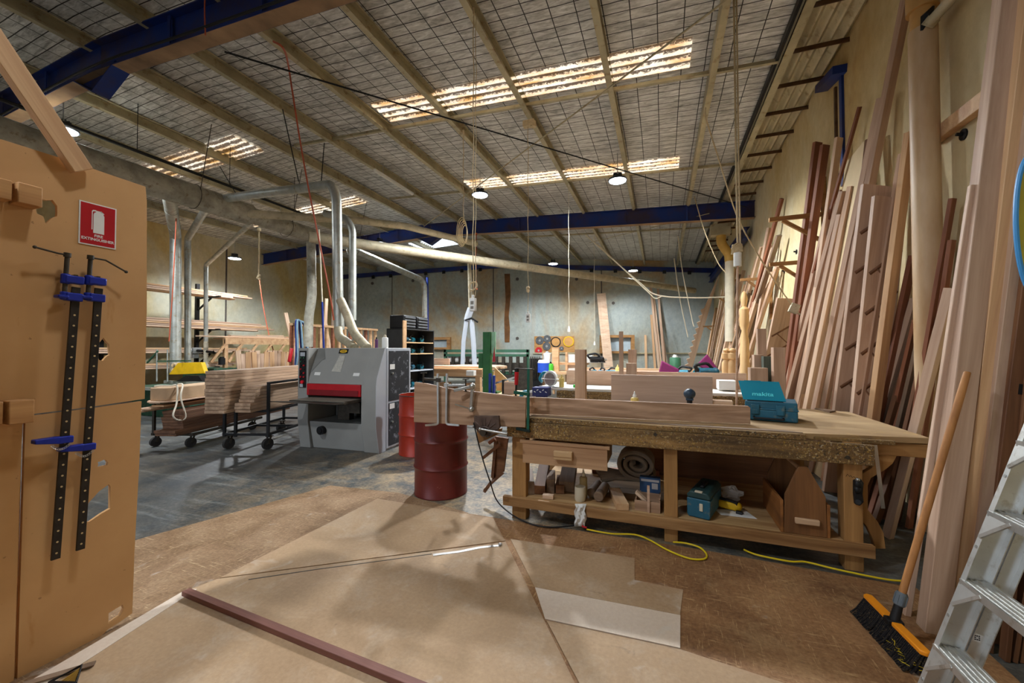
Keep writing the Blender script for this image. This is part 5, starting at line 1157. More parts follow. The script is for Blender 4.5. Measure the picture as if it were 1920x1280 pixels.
# ------------------------------------------------------------------ cantilever timber rack along the left wall
XK = -14.3
rk = thing('timber_rack', 'black cantilever rack holding long timber by the left wall', 'rack', (XK, 9, 0))
for y in (4.0, 6.5, 9.0):
    b = MB(); b.bx(XK - .65, XK - .55, y, y + .1, 0, 3.8); b.build('upright', M['black'], rk)
LEV = [(588, 3.45), (622, 2.35), (660, 1.45), (676, 1.1)]
for i, z in enumerate((3.30, 2.20, 1.42, .95)):
    for y in (6.5, 9.0):
        b = MB(); b.bar((XK - .55, y + .05, z), (XK + .55, y + .05, z + .02), .06, .05); b.bar((XK - .55, y + .05, z - .4), (XK + .1, y + .05, z - .02), .05, .04); b.build('arm', M['black'], rk)
    for k in range(9 if i == 1 else 6):
        zz = z + .05 + .055 * (k // 2); x = XK + .32 - .4 * (k % 2) + .1 * ((k * 3) % 3 - 1)
        y1 = 9.6 + .7 * ((k * 7) % 5) / 4 + (.9 if i == 1 else 0)
        plank('timber_length', 'long pale timber length lying on the black rack by the left wall, %s arms' % ['top', 'second', 'third', 'lowest'][i], (x, 2.5, zz), (x, y1, zz), .3, .045, [M['pale'], M['pine'], M['pinkwood']][k % 3], (0, 0, 1), 'timber on the %s rack arms' % ['top', 'second', 'third', 'lowest'][i], 'timber')
# ------------------------------------------------------------------ timber bench rack with upright offcuts along the left wall
BX = -12.6
ya, yb = at(420, 650, X=BX).y, at(536, 650, X=BX).y + .6; zt = at(470, 634, X=BX).z
rb = thing('offcut_rack', 'timber framed rack with upright offcuts under its top', 'rack', (BX, ya, 0))
b = MB(); b.bx(BX - .5, BX + .05, ya, yb, zt - .05, zt); b.bx(BX, BX + .06, ya, yb, zt - .2, zt - .05); b.build('rack_top', M['pine'], rb)
for k in range(6):
    y = ya + .1 + (yb - ya - .2) * k / 5; b = MB(); b.bar((BX + .03, y, zt - .1), (BX + .03, y - .5, zt - .75), .07, .05, (1, 0, 0)); b.build('brace', M['pine'], rb)
for y in (ya + .05, yb - .05):
    b = MB(); b.bx(BX - .06, BX + .04, y - .05, y + .05, 0, zt - .05); b.build('leg', M['pine'], rb)
for k in range(22):
    y = ya + .45 + k * (yb - ya - .6) / 22; h = zt - .40 - .05 * ((k * 5) % 3); plank('upright_offcut', 'pale short board stood upright under the timber offcut rack', (BX + .16, y, 0), (BX + .12 + .02 * (k % 3), y + .05 * ((k % 5) - 2), max(h, .6)), .16 + .07 * ((k * 3) % 3), .05, [M['pale'], M['pinkwood'], M['pine']][k % 3], (1, 0, 0), 'upright boards under the offcut rack', 'board')
for k in range(7):
    y = ya - .7 + .35 * k; plank('timber_length', 'long pale board lying on the timber offcut rack, ' + nth(k, 'the front edge'), (BX - .1 - .06 * k, y, zt + .03 + .045 * (k // 3)), (BX - .15, yb - .1 * k, zt + .03 + .045 * (k // 3)), .16, .04, [M['pale'], M['pine'], M['pinkwood']][k % 3], (0, 0, 1), 'boards on the offcut rack', 'board')
# hoses hung at the fence, timber fence
FX = -9.75
fy0, fy1 = at(548, 610, X=FX).y, at(708, 618, X=FX).y; fz_ = at(548, 605, X=FX).z
fe = thing('timber_fence', 'timber frame with upright slats behind the sander', 'fence', (FX, fy0, 0))
b = MB(); b.bx(FX - .12, FX + .02, fy0, fy1, fz_ - .07, fz_); b.bx(FX - .06, FX + .02, fy0, fy1, .3, .4); b.build('rail', M['pine'], fe)
n = 15
for k in range(n):
    y = fy0 + (fy1 - fy0 - .1) * k / (n - 1); b = MB(); b.bx(FX - .10, FX - .02, y, y + .09, 0, fz_ - .07); b.build('slat', M['pine'] if k % 3 else M['redwood'], fe)
for k in range(6):
    p = Vector((FX - .5, fy0 + .9 + .33 * k, 0)); plank('timber_length', 'rough board stood up behind the timber fence, ' + nth(k, 'the near end'), p, p + Vector((-.3 + .15 * (k % 3), .3 * ((k % 4) - 1.5), fz_ + .35 + .28 * ((k * 5) % 4))), .12, .04, [M['pale'], M['grey_timber']][k % 2], (1, 0, 0), 'boards stood behind the timber fence', 'board')
for k, (l_, mt) in enumerate((('blue hose coiled over the end of the timber fence', M['blue']), ('pale blue hose looped over the end of the timber fence', plain('pale_blue_hose', (120, 150, 170), .5)))):
    c = Vector((FX + .1 + .05 * k, fy0 + .05, fz_)); cord('air_hose', l_, [c + Vector((0, -.05, -1.5 + .2 * k)), c + Vector((.04, -.03, -.8)), c + Vector((0, -.02, 0.0)), c + Vector((-.05, .12, .06)), c + Vector((.02, .26, -.1)), c + Vector((.06, .3, -.9)), c + Vector((.02, .2, -1.35)), c + Vector((.03, .14, -.7)), c + Vector((0, .1, .04))], .028, mt, 'hose')
b = MB(); c = at(547, 665, X=FX + .2); b.bar(c + Vector((0, 0, .18)), c + Vector((0, -.08, -.2)), .09, .06, (1, 0, 0)); tag(b.build('red_gun', M['red'], bevel=.02), 'red air gun hanging on the timber fence hoses', 'air gun')
# ------------------------------------------------------------------ tool cupboard
CX, CY0, CY1, CD = -4.73, 6.62, 7.72, .42
cb = thing('tool_cupboard', 'open black shelving cupboard full of teal power tools', 'cupboard', (CX - .2, CY0, 0))
CB = plain('charcoal_board', (48, 48, 48), .6, 0, .2)
b = MB(); b.bx(CX - CD, CX, CY0, CY0 + .02, 0, 1.96); b.bx(CX - CD, CX, CY1 - .02, CY1, 0, 1.96); b.bx(CX - CD, CX - CD + .01, CY0, CY1, 0, 1.96); b.bx(CX - CD, CX, CY0, CY1, 1.95, 1.97); b.build('carcass', CB, cb)
b = MB(); b.bx(CX - .01, CX + .012, CY0 - .05, CY0 + .06, 0, 2.12); b.build('edge_strip', M['pine'], cb)
SHZ = [1.70, 1.47, 1.12, .76, .5]
for k, z in enumerate(SHZ):
    b = MB(); b.bx(CX - CD + .01, CX - .01, CY0 + .02, CY1 - .02, z - .02, z); b.build('shelf', M['ply'] if k < 2 else M['greylight'], cb)
def power_tool(label, p, rz, mat=M['teal'], s=1.0):
    t = thing('power_tool', label, 'power tool', p, rz)
    b = MB(); b.cyl((-.10 * s, 0, .06 * s), (.08 * s, 0, .06 * s), .045 * s, n=14); b.sph((.09 * s, 0, .06 * s), .048 * s, 12); b.box((-.03 * s, 0, .03 * s), (.12 * s, .06 * s, .05 * s)); b.build('motor_body', mat, t, world=False)
    b = MB(); b.tube(round_path([(-.1 * s, 0, .07 * s), (-.16 * s, 0, .13 * s), (.0, 0, .16 * s), (.06 * s, 0, .10 * s)], .04 * s), .017 * s, 8); b.cyl((.1 * s, 0, .03 * s), (.1 * s, 0, .0), .05 * s, n=14); b.build('grip', M['blackpl'], t, world=False)
    b = MB(); b.cyl((.12 * s, 0, .05 * s), (.17 * s, 0, .05 * s), .018 * s, n=10); b.bx(-.12 * s, .16 * s, -.05 * s, .05 * s, 0, .008 * s); b.build('steel_foot', M['steel'], t, world=False)
    return t
w_ = ['top', 'second', 'third', 'fourth', 'lowest']
for k, z in enumerate(SHZ):
    for j in range(3):
        power_tool('teal power tool on the %s shelf of the black cupboard, %s' % (w_[k], ['nearest', 'in the middle', 'furthest back'][j]), (CX - .2, CY0 + .25 + .3 * j, z + .001), 1.2 + .7 * j, M['teal'] if (k + j) % 3 else M['tealdark'], 1.0)
for j, l_ in enumerate(('left black ribbed carry case on top of the cupboard', 'right black ribbed carry case on top of the cupboard')):
    t = thing('carry_case', l_, 'case', (CX - .2, CY0 + .05 + .42 * j, 1.971))
    y0 = CY0 + .06 + .46 * j; b = MB(); b.bx(CX - .4, CX - .06, y0, y0 + .42, 1.971, 2.24); b.build('case_shell', M['blackpl'], t, bevel=.02)
    b = MB(); [b.bx(CX - .065, CX - .04, y0 + .03, y0 + .39, 2.0 + .06 * i, 2.03 + .06 * i) for i in range(4)]; b.build('rib', plain('case_grey', (84, 86, 88), .5), t, bevel=.004)

dpo = thing('drop_pole', 'thin pole with a blue lower half left of the elbowed branch pipe', 'pole', at(607, 650, Y=6.3))
b = MB(); b.cyl(at(598, 430, Y=6.3), at(604, 566, Y=6.3), .016, n=10); b.build('upper_tube', M['offwhite'], dpo)
b = MB(); b.cyl(at(604, 566, Y=6.3), at(607, 655, Y=6.3), .02, n=10); b.build('blue_sleeve', M['blue'], dpo)
# ------------------------------------------------------------------ bracing rods, cords and ropes under the roof
b = MB(); b.cyl(at(421, 97, Z=5.25), at(1398, 388, Z=5.12), .012, n=8); tag(b.build('bracing_rod', M['black']), 'dark bracing rod running from nearest beam to far right beam end', 'rod', kind='structure')
b = MB(); b.cyl(at(1368, -4, Z=5.15), at(795, 424, Z=5.3), .012, n=8); tag(b.build('bracing_rod', PURL), 'pale bracing rod crossing the dark one under the skylights', 'rod', kind='structure')
b = MB(); b.cyl(at(1105, 455, Z=5.2), at(1330, 400, Z=5.2), .01, n=6); tag(b.build('bracing_rod', PURL), 'bracing rod beyond the second blue beam', 'rod', kind='structure')
def drop(name, label, u, v0, v1, r, mat, end=None, Z0=None, cat='cord', w=0.0, extra=None, dv=0, twin=None):
    top = at(u, v0, Z=Z0 or 5.42); bot = at(u, v1, Y=top.y); bot.x = top.x + w
    t = thing(name, label, cat, bot)
    n = 14; P_ = [top.lerp(bot, k / n) + Vector((.008 * math.sin(k * 1.9 + u), 0, 0)) for k in range(n + 1)]
    b = MB(); b.tube(P_, r, 6); b.cyl(top + Vector((0, 0, -.02)), top + Vector((0, 0, .06)), r * 2.2, n=8); b.build('line', mat, t)
    if twin: b = MB(); b.tube([p + Vector((twin, 0, 0)) for p in P_], r * .8, 6); b.build('second_line', mat, t)
    c = bot
    if end == 'socket':
        b = MB(); b.box(c + Vector((0, 0, -.09)), (.07, .05, .15)); b.box(c + Vector((.0, 0, .0)), (.03, .03, .04)); s_ = b.build('socket', M['white'], t, bevel=.008)
        b = MB(); b.box(c + Vector((0, -.027, -.07)), (.036, .004, .036)); b.box(c + Vector((0, -.027, -.125)), (.036, .004, .03)); b.build('outlet', plain('outlet_grey', (120, 116, 108), .5), s_)
    if end == 'plug':
        b = MB(); b.lathe([(0, 0), (.026, .005), (.03, .05), (.022, .09), (.012, .14), (0, .14)], c=c - Vector((0, 0, .13)), n=14); b.build('plug', M['white'], t)
    if end == 'knot':
        b = MB()
        for k in range(4): b.sph(c + Vector((.02 * math.sin(k * 2.2), .02 * math.cos(k * 2.2), -.03 * k)), .035, 8)
        b.build('knot', mat, t)
    return t, c
t, c = drop('hanging_cord', 'long rope with white socket block hanging left of the standpipe fork', 888, 24, 556, .0055, M['rope'], 'socket', twin=.03)
b = MB(); b.tube([c + Vector((.0, 0, .12)) + Vector((math.cos(a) * .05, math.sin(a) * .02, math.sin(a) * .05)) for a in [2 * math.pi * k / 16 for k in range(16)]], .009, 6, True); b.build('loop', M['rope'], t)
t, c = drop('hanging_cord', 'rope with big coil hanging before the blue ridge beam', 869, 250, 418, .007, M['rope'])
for k in range(5):
    b = MB(); b.tube([c + Vector((.0 + .10 * math.cos(a) * (1 - .12 * k), .03 * k - .06, -.18 + .26 * math.sin(a) * (1 - .1 * k))) for a in [2 * math.pi * j / 28 for j in range(28)]], .008, 6, True); b.build('coil', M['rope'], t)
t, c = drop('hanging_cord', 'cord with knot and small socket hanging in front of the far wall centre', 990, 236, 586, .006, M['rope'], 'socket')
b = MB(); b.sph(at(990, 540, Y=c.y), .035, 8); b.sph(at(990, 545, Y=c.y), .03, 8); b.build('knot', M['rope'], t)
b = MB(); b.box(at(992, 232, Y=c.y), (.2, .1, .1)); b.cyl(at(1000, 228, Y=c.y), at(1000, 238, Y=c.y), .05, n=12); b.build('pulley', M['rope'], t)
drop('hanging_cord', 'white cord ending in a long white plug beside the saw blade board', 1066, 348, 612, .005, M['offwhite'], 'plug')
drop('hanging_cord', 'thin white cord with plug hanging right of the blade board', 1114, 446, 640, .006, M['offwhite'], 'plug', Z0=5.3)
drop('hanging_cord', 'red cord with knot left of the coiled rope', 893, 440, 536, .012, M['redrope'], 'knot', Z0=5.2)
drop('hanging_cord', 'brown hose with knot hanging before the left yellow wall', 486, 432, 516, .02, M['rope'], 'knot', Z0=4.6)
cord('slack_line', 'pink slack line falling from the knotted hose to the left rack', [at(486, 520, Y=10.2), at(493, 570, Y=10.2), at(505, 630, Y=10.2), at(520, 680, Y=10.2)], .016, M['redrope'], 'line')
cord('air_line', 'red line hanging beside the tall zinc drop pipe', [at(331, 380, Y=5.6), at(329, 440, Y=5.6), at(324, 540, Y=5.6), at(317, 640, Y=5.6)], .011, M['redrope'], 'hose')
cord('air_hose', 'rust red air hose hanging from the roof down past the branch pipe', [at(513, 78, Z=5.3), at(532, 92, Z=5.2), at(541, 125, Y=4.6), at(548, 170, Y=4.7), at(562, 260, Y=4.9), at(578, 350, Y=5.0), at(596, 440, Y=5.1), at(618, 550, Y=5.2), at(626, 600, Y=5.3)], .013, M['redrope'], 'hose')
cord('slack_line', 'orange thin line hanging from the nearest blue beam', [at(384, -4, Y=3.1), at(384, 30, Y=3.1), at(385, 66, Y=3.1)], .008, M['redrope'], 'line')
for l_, u0, v0, u1, v1 in (('dark wire to the elbowed branch pipe, right one', 608, 268, 602, 345), ('dark wire to the elbowed branch pipe, left one', 530, 205, 560, 340), ('dark wire holding up the main duct, long slanted one', 412, 312, 442, 362)):
    p = at(u0, v0, Z=5.45); b = MB(); b.cyl(p, at(u1, v1, Y=p.y - .1), .008, n=6); tag(b.build('hanger_wire', M['black']), l_, 'wire')
b = MB(); b.tube([Vector((DX + .15, y, 5.02)) for y in (-2, 2, 5, 8.2)], .03, 8)
for y in (1, 2.6, 4.2, 5.8, 7.4): b.cyl((DX + .15, y, 5.02), (DX + .15, y, zroof(DX) - .2), .006, n=6)
tag(b.build('black_conduit', M['black']), 'black conduit running just above the main duct', 'conduit')
cord('steel_conduit', 'dark cable clipped along the bottom of the nearest blue beam', [(2.2, 3.10, zroof(2.2) - .63), (-2, 3.1, zroof(-2) - .63), (-5.5, 3.1, zroof(-5.5) - .63), (-7.2, 3.08, zroof(-7.2) - .64), (-9, 3.1, zroof(-9) - .64), (-11, 3.1, 5.25), (-12, 3.2, 5.2)], .016, M['blackpl'])
# tube lights
def batten(label, p, q):
    t = thing('tube_light', label, 'lamp', p); d = (q - p).normalized()
    b = MB(); b.bar(p, q, .06, .045); b.build('batten_body', M['white'], t)
    b = MB(); b.cyl(p + d * .03 + Vector((0, 0, -.04)), q - d * .03 + Vector((0, 0, -.04)), .014, n=10); b.build('tube', TUBE if label.startswith('lit') else M['white'], t)
    b = MB(); b.cyl(p.lerp(q, .2), p.lerp(q, .2) + Vector((0, 0, .3)), .008, n=6); b.cyl(p.lerp(q, .8), p.lerp(q, .8) + Vector((0, 0, .3)), .008, n=6); b.build('hanger', M['steel'], t)
TUBE = emit('lit_tube', (235, 245, 255), 14.0)
p = at(702, 318, Z=5.62); batten('white unlit tube light fixed along a purlin', p, p + Vector((0, 1.5, 0)))
p = at(452, 384, Z=4.95); batten('lit tube light glaring beside the main duct', p, p + Vector((.0, 1.3, 0)))
# ropes and cables on the right
t = thing('rope_hoist', 'thick knotted rope hanging with white cylinder by the cream wall', 'rope', at(1383, 500, Y=8.0))
top = at(1376, -6, Y=4.2); b = MB()
P_ = [at(1376, -6, Y=5.2), at(1378, 150, Y=5.2), at(1380, 300, Y=5.2), at(1382, 400, Y=5.2), at(1383, 460, Y=5.2)]
b.tube(P_, .011, 8); b.tube([p + Vector((.03, .02, 0)) for p in P_], .009, 8); b.build('rope_line', M['rope'], t)
c = at(1382, 466, Y=5.2); b = MB()
for k in range(7): b.tube([c + Vector((.05 * math.cos(a + k), .03 * math.sin(a * 2 + k), .05 * math.sin(a) * (.6 + .1 * k))) for a in [2 * math.pi * j / 14 for j in range(14)]], .011, 5, True)
b.build('knot', M['rope'], t)
b = MB(); b.cyl(at(1383, 474, Y=5.2), at(1383, 499, Y=5.2), .042, n=18); b.build('white_cylinder', M['white'], t)
b = MB(); b.cyl(at(1383, 499, Y=5.2), at(1381, 780, Y=5.2), .012, n=8); b.build('pull_pole', M['pinkwood'], t)
t = thing('slack_cable', 'slack brown cable ending in a wire bound socket at the leaning boards', 'cable', at(1492, 580, Y=6.0))
P_ = smooth_pts([at(1323, 202, Y=4.9), at(1324, 222, Y=4.9), at(1345, 290, Y=5.1), at(1382, 405, Y=5.4), at(1420, 475, Y=5.6), at(1455, 530, Y=5.9), at(1485, 572, Y=6.0)], 5)
b = MB(); b.tube(P_, .008, 7); b.build('cable_line', M['rope'], t)
b = MB(); c = at(1489, 578, Y=6.0); b.box(c, (.10, .06, .12), (0, .4, 0)); b.tube([c, at(1500, 590, Y=6.0)], .012, 6); b.build('wire_socket', M['cream_duct'], t, bevel=.015)
cord('slack_cable', 'pair of cream cables sagging across the far right corner, upper run', [at(1098, 440, Y=12.5), at(1150, 487, Y=12.7), at(1200, 530, Y=12.9), at(1232, 553, Y=13), at(1300, 558, Y=13), at(1372, 556, Y=13)], .02, M['offwhite'], 'cable')
cord('slack_cable', 'cream cable sagging below its pair to a joint by the far corner', [at(1120, 458, Y=12.7), at(1170, 505, Y=12.7), at(1215, 547, Y=12.9), at(1228, 559, Y=13), at(1240, 556, Y=13)], .018, M['offwhite'], 'cable')
cord('slack_cable', 'thin white cord falling to the saw tooth stringer, left one', [at(1264, 484, Y=15), at(1275, 560, Y=15), at(1290, 632, Y=15)], .018, M['offwhite'], 'cable')
cord('slack_cable', 'thin white cord falling to the saw tooth stringer, right one', [at(1271, 442, Y=14), at(1280, 510, Y=14), at(1298, 600, Y=14), at(1302, 612, Y=14)], .016, M['offwhite'], 'cable')
cord('slack_cable', 'brown cord slanting from roof over the far pipe to the wall', [at(1302, 368, Z=5.4), at(1320, 430, Y=10.5), at(1345, 490, Y=10.7), at(1360, 510, Y=10.8)], .012, M['rope'], 'cable')
b = MB(); p = at(1365, 500, Y=12); b.tube(round_path([at(1352, 440, Y=12.6), at(1352, 456, Y=12.6), at(1367, 477, Y=12.6), at(1368, 490, Y=12.6)], .25), .125, 16)
dpp = thing('downpipe', 'ochre and cream downpipe kinked at the far right wall', 'downpipe', at(1368, 640, Y=12.6)); b.build('kinked_top', plain('ochre_pipe', (196, 158, 78), .5), dpp)
b = MB(); b.cyl(at(1368, 488, Y=12.6), at(1368, 640, Y=12.6), .12, n=16); b.build('lower_pipe', M['offwhite'], dpp)
b = MB(); q = at(1350, 432, Y=12.6); b.box(q, (.5, .3, .3)); tag(b.build('rain_head', PURL), 'box gutter head above the kinked downpipe', 'gutter')
# blue corner column brace beyond
b = MB(); ibeam(b, at(1400, 425, X=XR - .15), at(1330, 520, X=XR - .15), .3, .16); tag(b.build('wall_beam', BEAM), 'blue sloped beam along the right wall beyond the far frame', 'beam', kind='structure')
# ------------------------------------------------------------------ big downpipe and the timber leaning on the right wall
PIPEM = NT('painted_pipe'); m = PIPEM; col = m.ramp(m.noise(m.coords((3, 3, .8), rnd=False), 1.0, 5, .6), [(.35, (176, 140, 98)), (.65, (206, 180, 146))])
w_ = m.ramp(m.noise(m.coords((14, 14, 1.6), rnd=False), 1.0, 5, .6), [(.66, (0, 0, 0, 1)), (.72, (1, 1, 1, 1))]); col = m.mix(m.math('MULTIPLY', w_, .7), col, (222, 214, 200)); PIPEM = m.out(col, .5)
PC = Vector((2.17, 4.5, 0)); pr_ = .096
bp = thing('big_downpipe', 'big tan painted downpipe standing among the leaning boards', 'pipe', PC)
b = MB(); b.cyl(PC, PC + Vector((0, 0, 4.35)), pr_, n=32); b.build('pipe_shaft', PIPEM, bp)
b = MB(); b.cyl(PC + Vector((0, 0, 4.55)), PC + Vector((0, 0, 5.6)), pr_, n=32); b.cyl(PC + Vector((0, 0, 4.3)), PC + Vector((0, 0, 4.6)), pr_ * .85, n=24); b.cyl(PC + Vector((0, 0, 4.52)), PC + Vector((0, 0, 4.75)), pr_ * 1.12, n=32); b.build('pipe_head', plain('pipe_head', (196, 152, 90), .5), bp)
b = MB(); b.tube([at(1745, 40, Y=4.38), at(1800, -20, Y=4.1), at(1840, -70, Y=3.9)], .04, 14); b.cyl(at(1738, 50, Y=4.42), at(1752, 33, Y=4.38), .05, n=14); b.build('side_spout', M['cream_duct'], bp)
b = MB(); b.tube([at(1728, 58, Y=4.42), at(1738, 32, Y=4.42), at(1750, 12, Y=4.42)], [.01, .045, .01], 8); b.build('torn_opening', M['black'], bp)
p0, p1 = at(1766, 248, X=XR - .04), at(1832, 198, X=XR - .04); b = MB(); b.bar(p0 - (p1 - p0) * .3, p1 + (p1 - p0) * 1.2, .12, .07, (1, 0, 0)); tag(b.build('wall_batten', M['pine'], bevel=.004), 'pine batten fixed slanting on the wall right of the big downpipe', 'batten')
for k, (u, v) in enumerate(((1808, 252), (1494, 472), (1471, 508))):
    c = at(u, v, X=XR); b = MB(); b.cyl(c + Vector((-.012, 0, 0)), c + Vector((.0, 0, 0)), .045, n=12); b.cyl(c + Vector((-.05, 0, .01)), c, .014, n=8); tag(b.build('wall_fixing', M['black']), ['dark lifting point in the wall under the slanting batten', 'dark round lifting point between the two wall brackets, upper', 'dark round lifting point between the two wall brackets, lower'][k], 'fixing')
c = at(1571, 300, X=XR); b = MB(); b.bx(XR - .03, XR, c.y - .02, c.y + .02, 0, at(1571, 160, X=XR).z); tag(b.build('wall_conduit', RUST), 'rusty flat bar running down the cream wall', 'conduit')
def lean(label, ut, vt, ul, vl, W, T, mat, Xf=1.78, phi=32, Xt=None, group=None, name='leaning_board', cat='board'):
    Xt = XR - .05 - W * .55 * math.cos(R(phi)) if Xt is None else Xt
    A_ = at(ut, vt, X=Xt); r2 = at(ul, vl, X=1.7) - EYE
    n = (A_ - EYE).cross(r2); Yf = (n.dot(EYE) - n.x * Xf) / n.y
    F_ = Vector((Xf, Yf, 0)); d = (A_ - F_).normalized(); F_ = F_ + d * .004
    fc = Vector((-math.cos(R(phi)), -math.sin(R(phi)), 0))
    return plank(name, label, F_, A_, T, W, mat, fc, group, cat, bevel=.002)
P, K, O, B_, Rw, G, N = M['pale'], M['pinkwood'], M['oakz'], M['brown'], M['redwood'], M['grey_timber'], M['pine']
FRONT = [
 ('tall dark red board leaning left of the top wall bracket, left one', 1533, 267, 1490, 600, .13, .05, Rw),
 ('tall dark red board leaning left of the top wall bracket, right one', 1547, 272, 1500, 600, .12, .05, Rw),
 ('long thin brown stick leaning alone with its shadow on the wall', 1612, 200, 1506, 580, .04, .03, Rw),
 ('pale board with top just left of the long thin stick', 1573, 258, 1553, 400, .10, .04, P),
 ('pink edged board with a stepped top beside the upper bracket', 1560, 385, 1513, 580, .13, .05, K),
 ('white edged wide board second right of the bracket brace', 1586, 358, 1526, 580, .16, .055, K),
 ('white edged wide board cut shorter than its neighbours', 1582, 402, 1542, 580, .17, .055, K),
 ('narrow board pair top beside the pale sheet, left', 1577, 356, 1535, 560, .09, .05, K),
 ('cream edged board just right of the short wide board, over the cream sheet', 1600, 350, 1551, 590, .13, .055, P),
 ('tall pale edged board with dark face under the roof', 1655, 184, 1570, 580, .10, .06, K),
 ('tallest board, reaching out of the top of the view', 1700, -2, 1584, 580, .09, .055, K),
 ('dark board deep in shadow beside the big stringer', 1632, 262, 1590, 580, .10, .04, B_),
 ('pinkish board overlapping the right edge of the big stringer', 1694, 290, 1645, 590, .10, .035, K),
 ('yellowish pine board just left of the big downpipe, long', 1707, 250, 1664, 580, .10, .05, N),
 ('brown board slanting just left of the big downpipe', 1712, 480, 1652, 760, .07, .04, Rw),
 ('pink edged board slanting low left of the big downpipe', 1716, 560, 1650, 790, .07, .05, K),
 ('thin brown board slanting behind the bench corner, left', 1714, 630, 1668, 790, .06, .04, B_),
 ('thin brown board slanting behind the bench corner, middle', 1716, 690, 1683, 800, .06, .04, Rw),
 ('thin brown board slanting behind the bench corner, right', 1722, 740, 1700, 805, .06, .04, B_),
]
for k, (l_, ut, vt, ul, vl, W, T, mt) in enumerate(FRONT): lean(l_, ut, vt, ul, vl, W, T, mt, Xf=1.76 + .012 * (k % 4))
lean('pale brown board slanting across the foot of the big downpipe', 1783, 540, 1713, 815, .05, .06, M['pinkwood'], Xf=1.74, Xt=1.95)
lean('short stick leaning right of the big downpipe, upper', 1786, 372, 1776, 430, .05, .03, Rw, Xf=2.0, Xt=2.22)
lean('short stick leaning right of the big downpipe, lower', 1785, 450, 1773, 530, .05, .03, Rw, Xf=2.0, Xt=2.2)
# pale sheet of board
A_, C_ = at(1587, 308, X=XR - .06), at(1624, 263, X=XR - .06)
F1, F2 = at(1545, 600, X=1.95), at(1572, 600, X=1.95)
Zs = 0; d1 = (F1 - A_); G1 = A_ + d1 * (A_.z / -d1.z); d2 = (F2 - C_); G2 = C_ + d2 * (C_.z / -d2.z)
G1 = Vector((1.80, A_.y - .25, .0)); G2 = Vector((1.80, C_.y - .25, .0))
b = MB(); q = [G1, G2, C_, A_]; n_ = (q[1] - q[0]).cross(q[3] - q[0]).normalized() * .016
v0 = [b.bm.verts.new(p) for p in q]; v1 = [b.bm.verts.new(p + n_) for p in q]; b.bm.faces.new(v0); b.bm.faces.new(v1[::-1])
for i in range(4): b.bm.faces.new((v0[i], v0[(i + 1) % 4], v1[(i + 1) % 4], v1[i]))
tag(b.build('sheet_board', plain('cream_mdf', (196, 172, 130), .7, 0, .05)), 'large cream sheet leaning against the wall behind the boards', 'sheet')
# stair stringers
HOUS = wood('stringer_housing', (122, 82, 54), (88, 56, 36))
def stringer(label, ut, vt, ul, vl, W, T, mat, Xf, phi, n, step, first, housed=True, Xt=None, chop=True):
    Xt = XR - .06 - W * .5 * abs(math.cos(R(phi))) if Xt is None else Xt
    A_ = at(ut, vt, X=Xt); r2 = at(ul, vl, X=1.7) - EYE; nn = (A_ - EYE).cross(r2); Yf = (nn.dot(EYE) - nn.x * Xf) / nn.y
    F_ = Vector((Xf, Yf, .0)); L = (A_ - F_).length; fc = Vector((-math.cos(R(phi)), -math.sin(R(phi)), 0)); Mx = Matrix.Translation(F_) @ frame(A_ - F_, fc)
    s = thing('stair_stringer', label, 'stringer', M=Mx); b = MB()
    if housed: b.prism([(.0, -W / 2), (L - .15, -W / 2), (L, -W / 4), (L + .02, W / 2), (0.0, W / 2)], T, Matrix(((1, 0, 0, 0), (0, 0, 1, -T / 2), (0, 1, 0, 0), (0, 0, 0, 1))))
    else:
        pts = [(0, -W / 2), (L, -W / 2)]; k = n
        for k in range(n, 0, -1): pts += [(first + k * step, W * .12), (first + k * step - step * .32, W / 2)] 
        pts += [(0, W * .1)]; b.prism(pts, T, Matrix(((1, 0, 0, 0), (0, 0, 1, -T / 2), (0, -1 if phi > 200 else 1, 0, 0), (0, 0, 0, 1))))
    b.build('stringer_board', mat, s, world=False, smooth=False, bevel=.002)
    if housed:
        for sd_ in (-1, 1):
            b = MB()
            for k in range(n):
                x = first + k * step; y = sd_ * (T / 2 + .0005)
                if x + step * .62 > L - .16: continue
                b.bar((x, y, -W * .18), (x + step * .55, y, W * .48), .022 if True else 0, .004, (0, 1, 0)) if False else None
                for (xa, za, xb, zb, hw) in ((x, W * .42, x + step * .62, -W * .46, .034), (x + step * .15, W * .22, x - step * .42, -W * .44, .016)):
                    d = Vector((xb - xa, 0, zb - za)).normalized(); e = Vector((-d.z, 0, d.x)) * hw / 2
                    q = [Vector((xa, y, za)) + e, Vector((xb, y, zb)) + e, Vector((xb, y, zb)) - e, Vector((xa, y, za)) - e]
                    b.bm.faces.new([b.bm.verts.new(p_) for p_ in q])
            h = b.build('housing', HOUS, s, world=False); so = h.modifiers.new('solid', 'SOLIDIFY'); so.thickness = .003; so.offset = 0
    return s
stringer('big housed stair stringer leaning behind the bench, widest board there', 1650, 350, 1597, 752, .34, .045, M['pinkwood'], 1.80, 14, 9, .40, .35)
stringer('second housed stair stringer mostly hidden behind the big one', 1668, 372, 1640, 640, .30, .045, M['pinkwood'], 1.86, 14, 8, .40, .3)
stringer('smaller housed stair stringer leaning beyond the wire bound socket', 1478, 560, 1452, 680, .40, .045, M['pinkwood'], 1.80, 20, 6, .38, .4)

stringer('pale saw tooth stair stringer in the far right corner', 1341, 512, 1290, 690, .34, .05, M['pale'], .95, 8, 12, .29, .12, False, Xt=2.1)
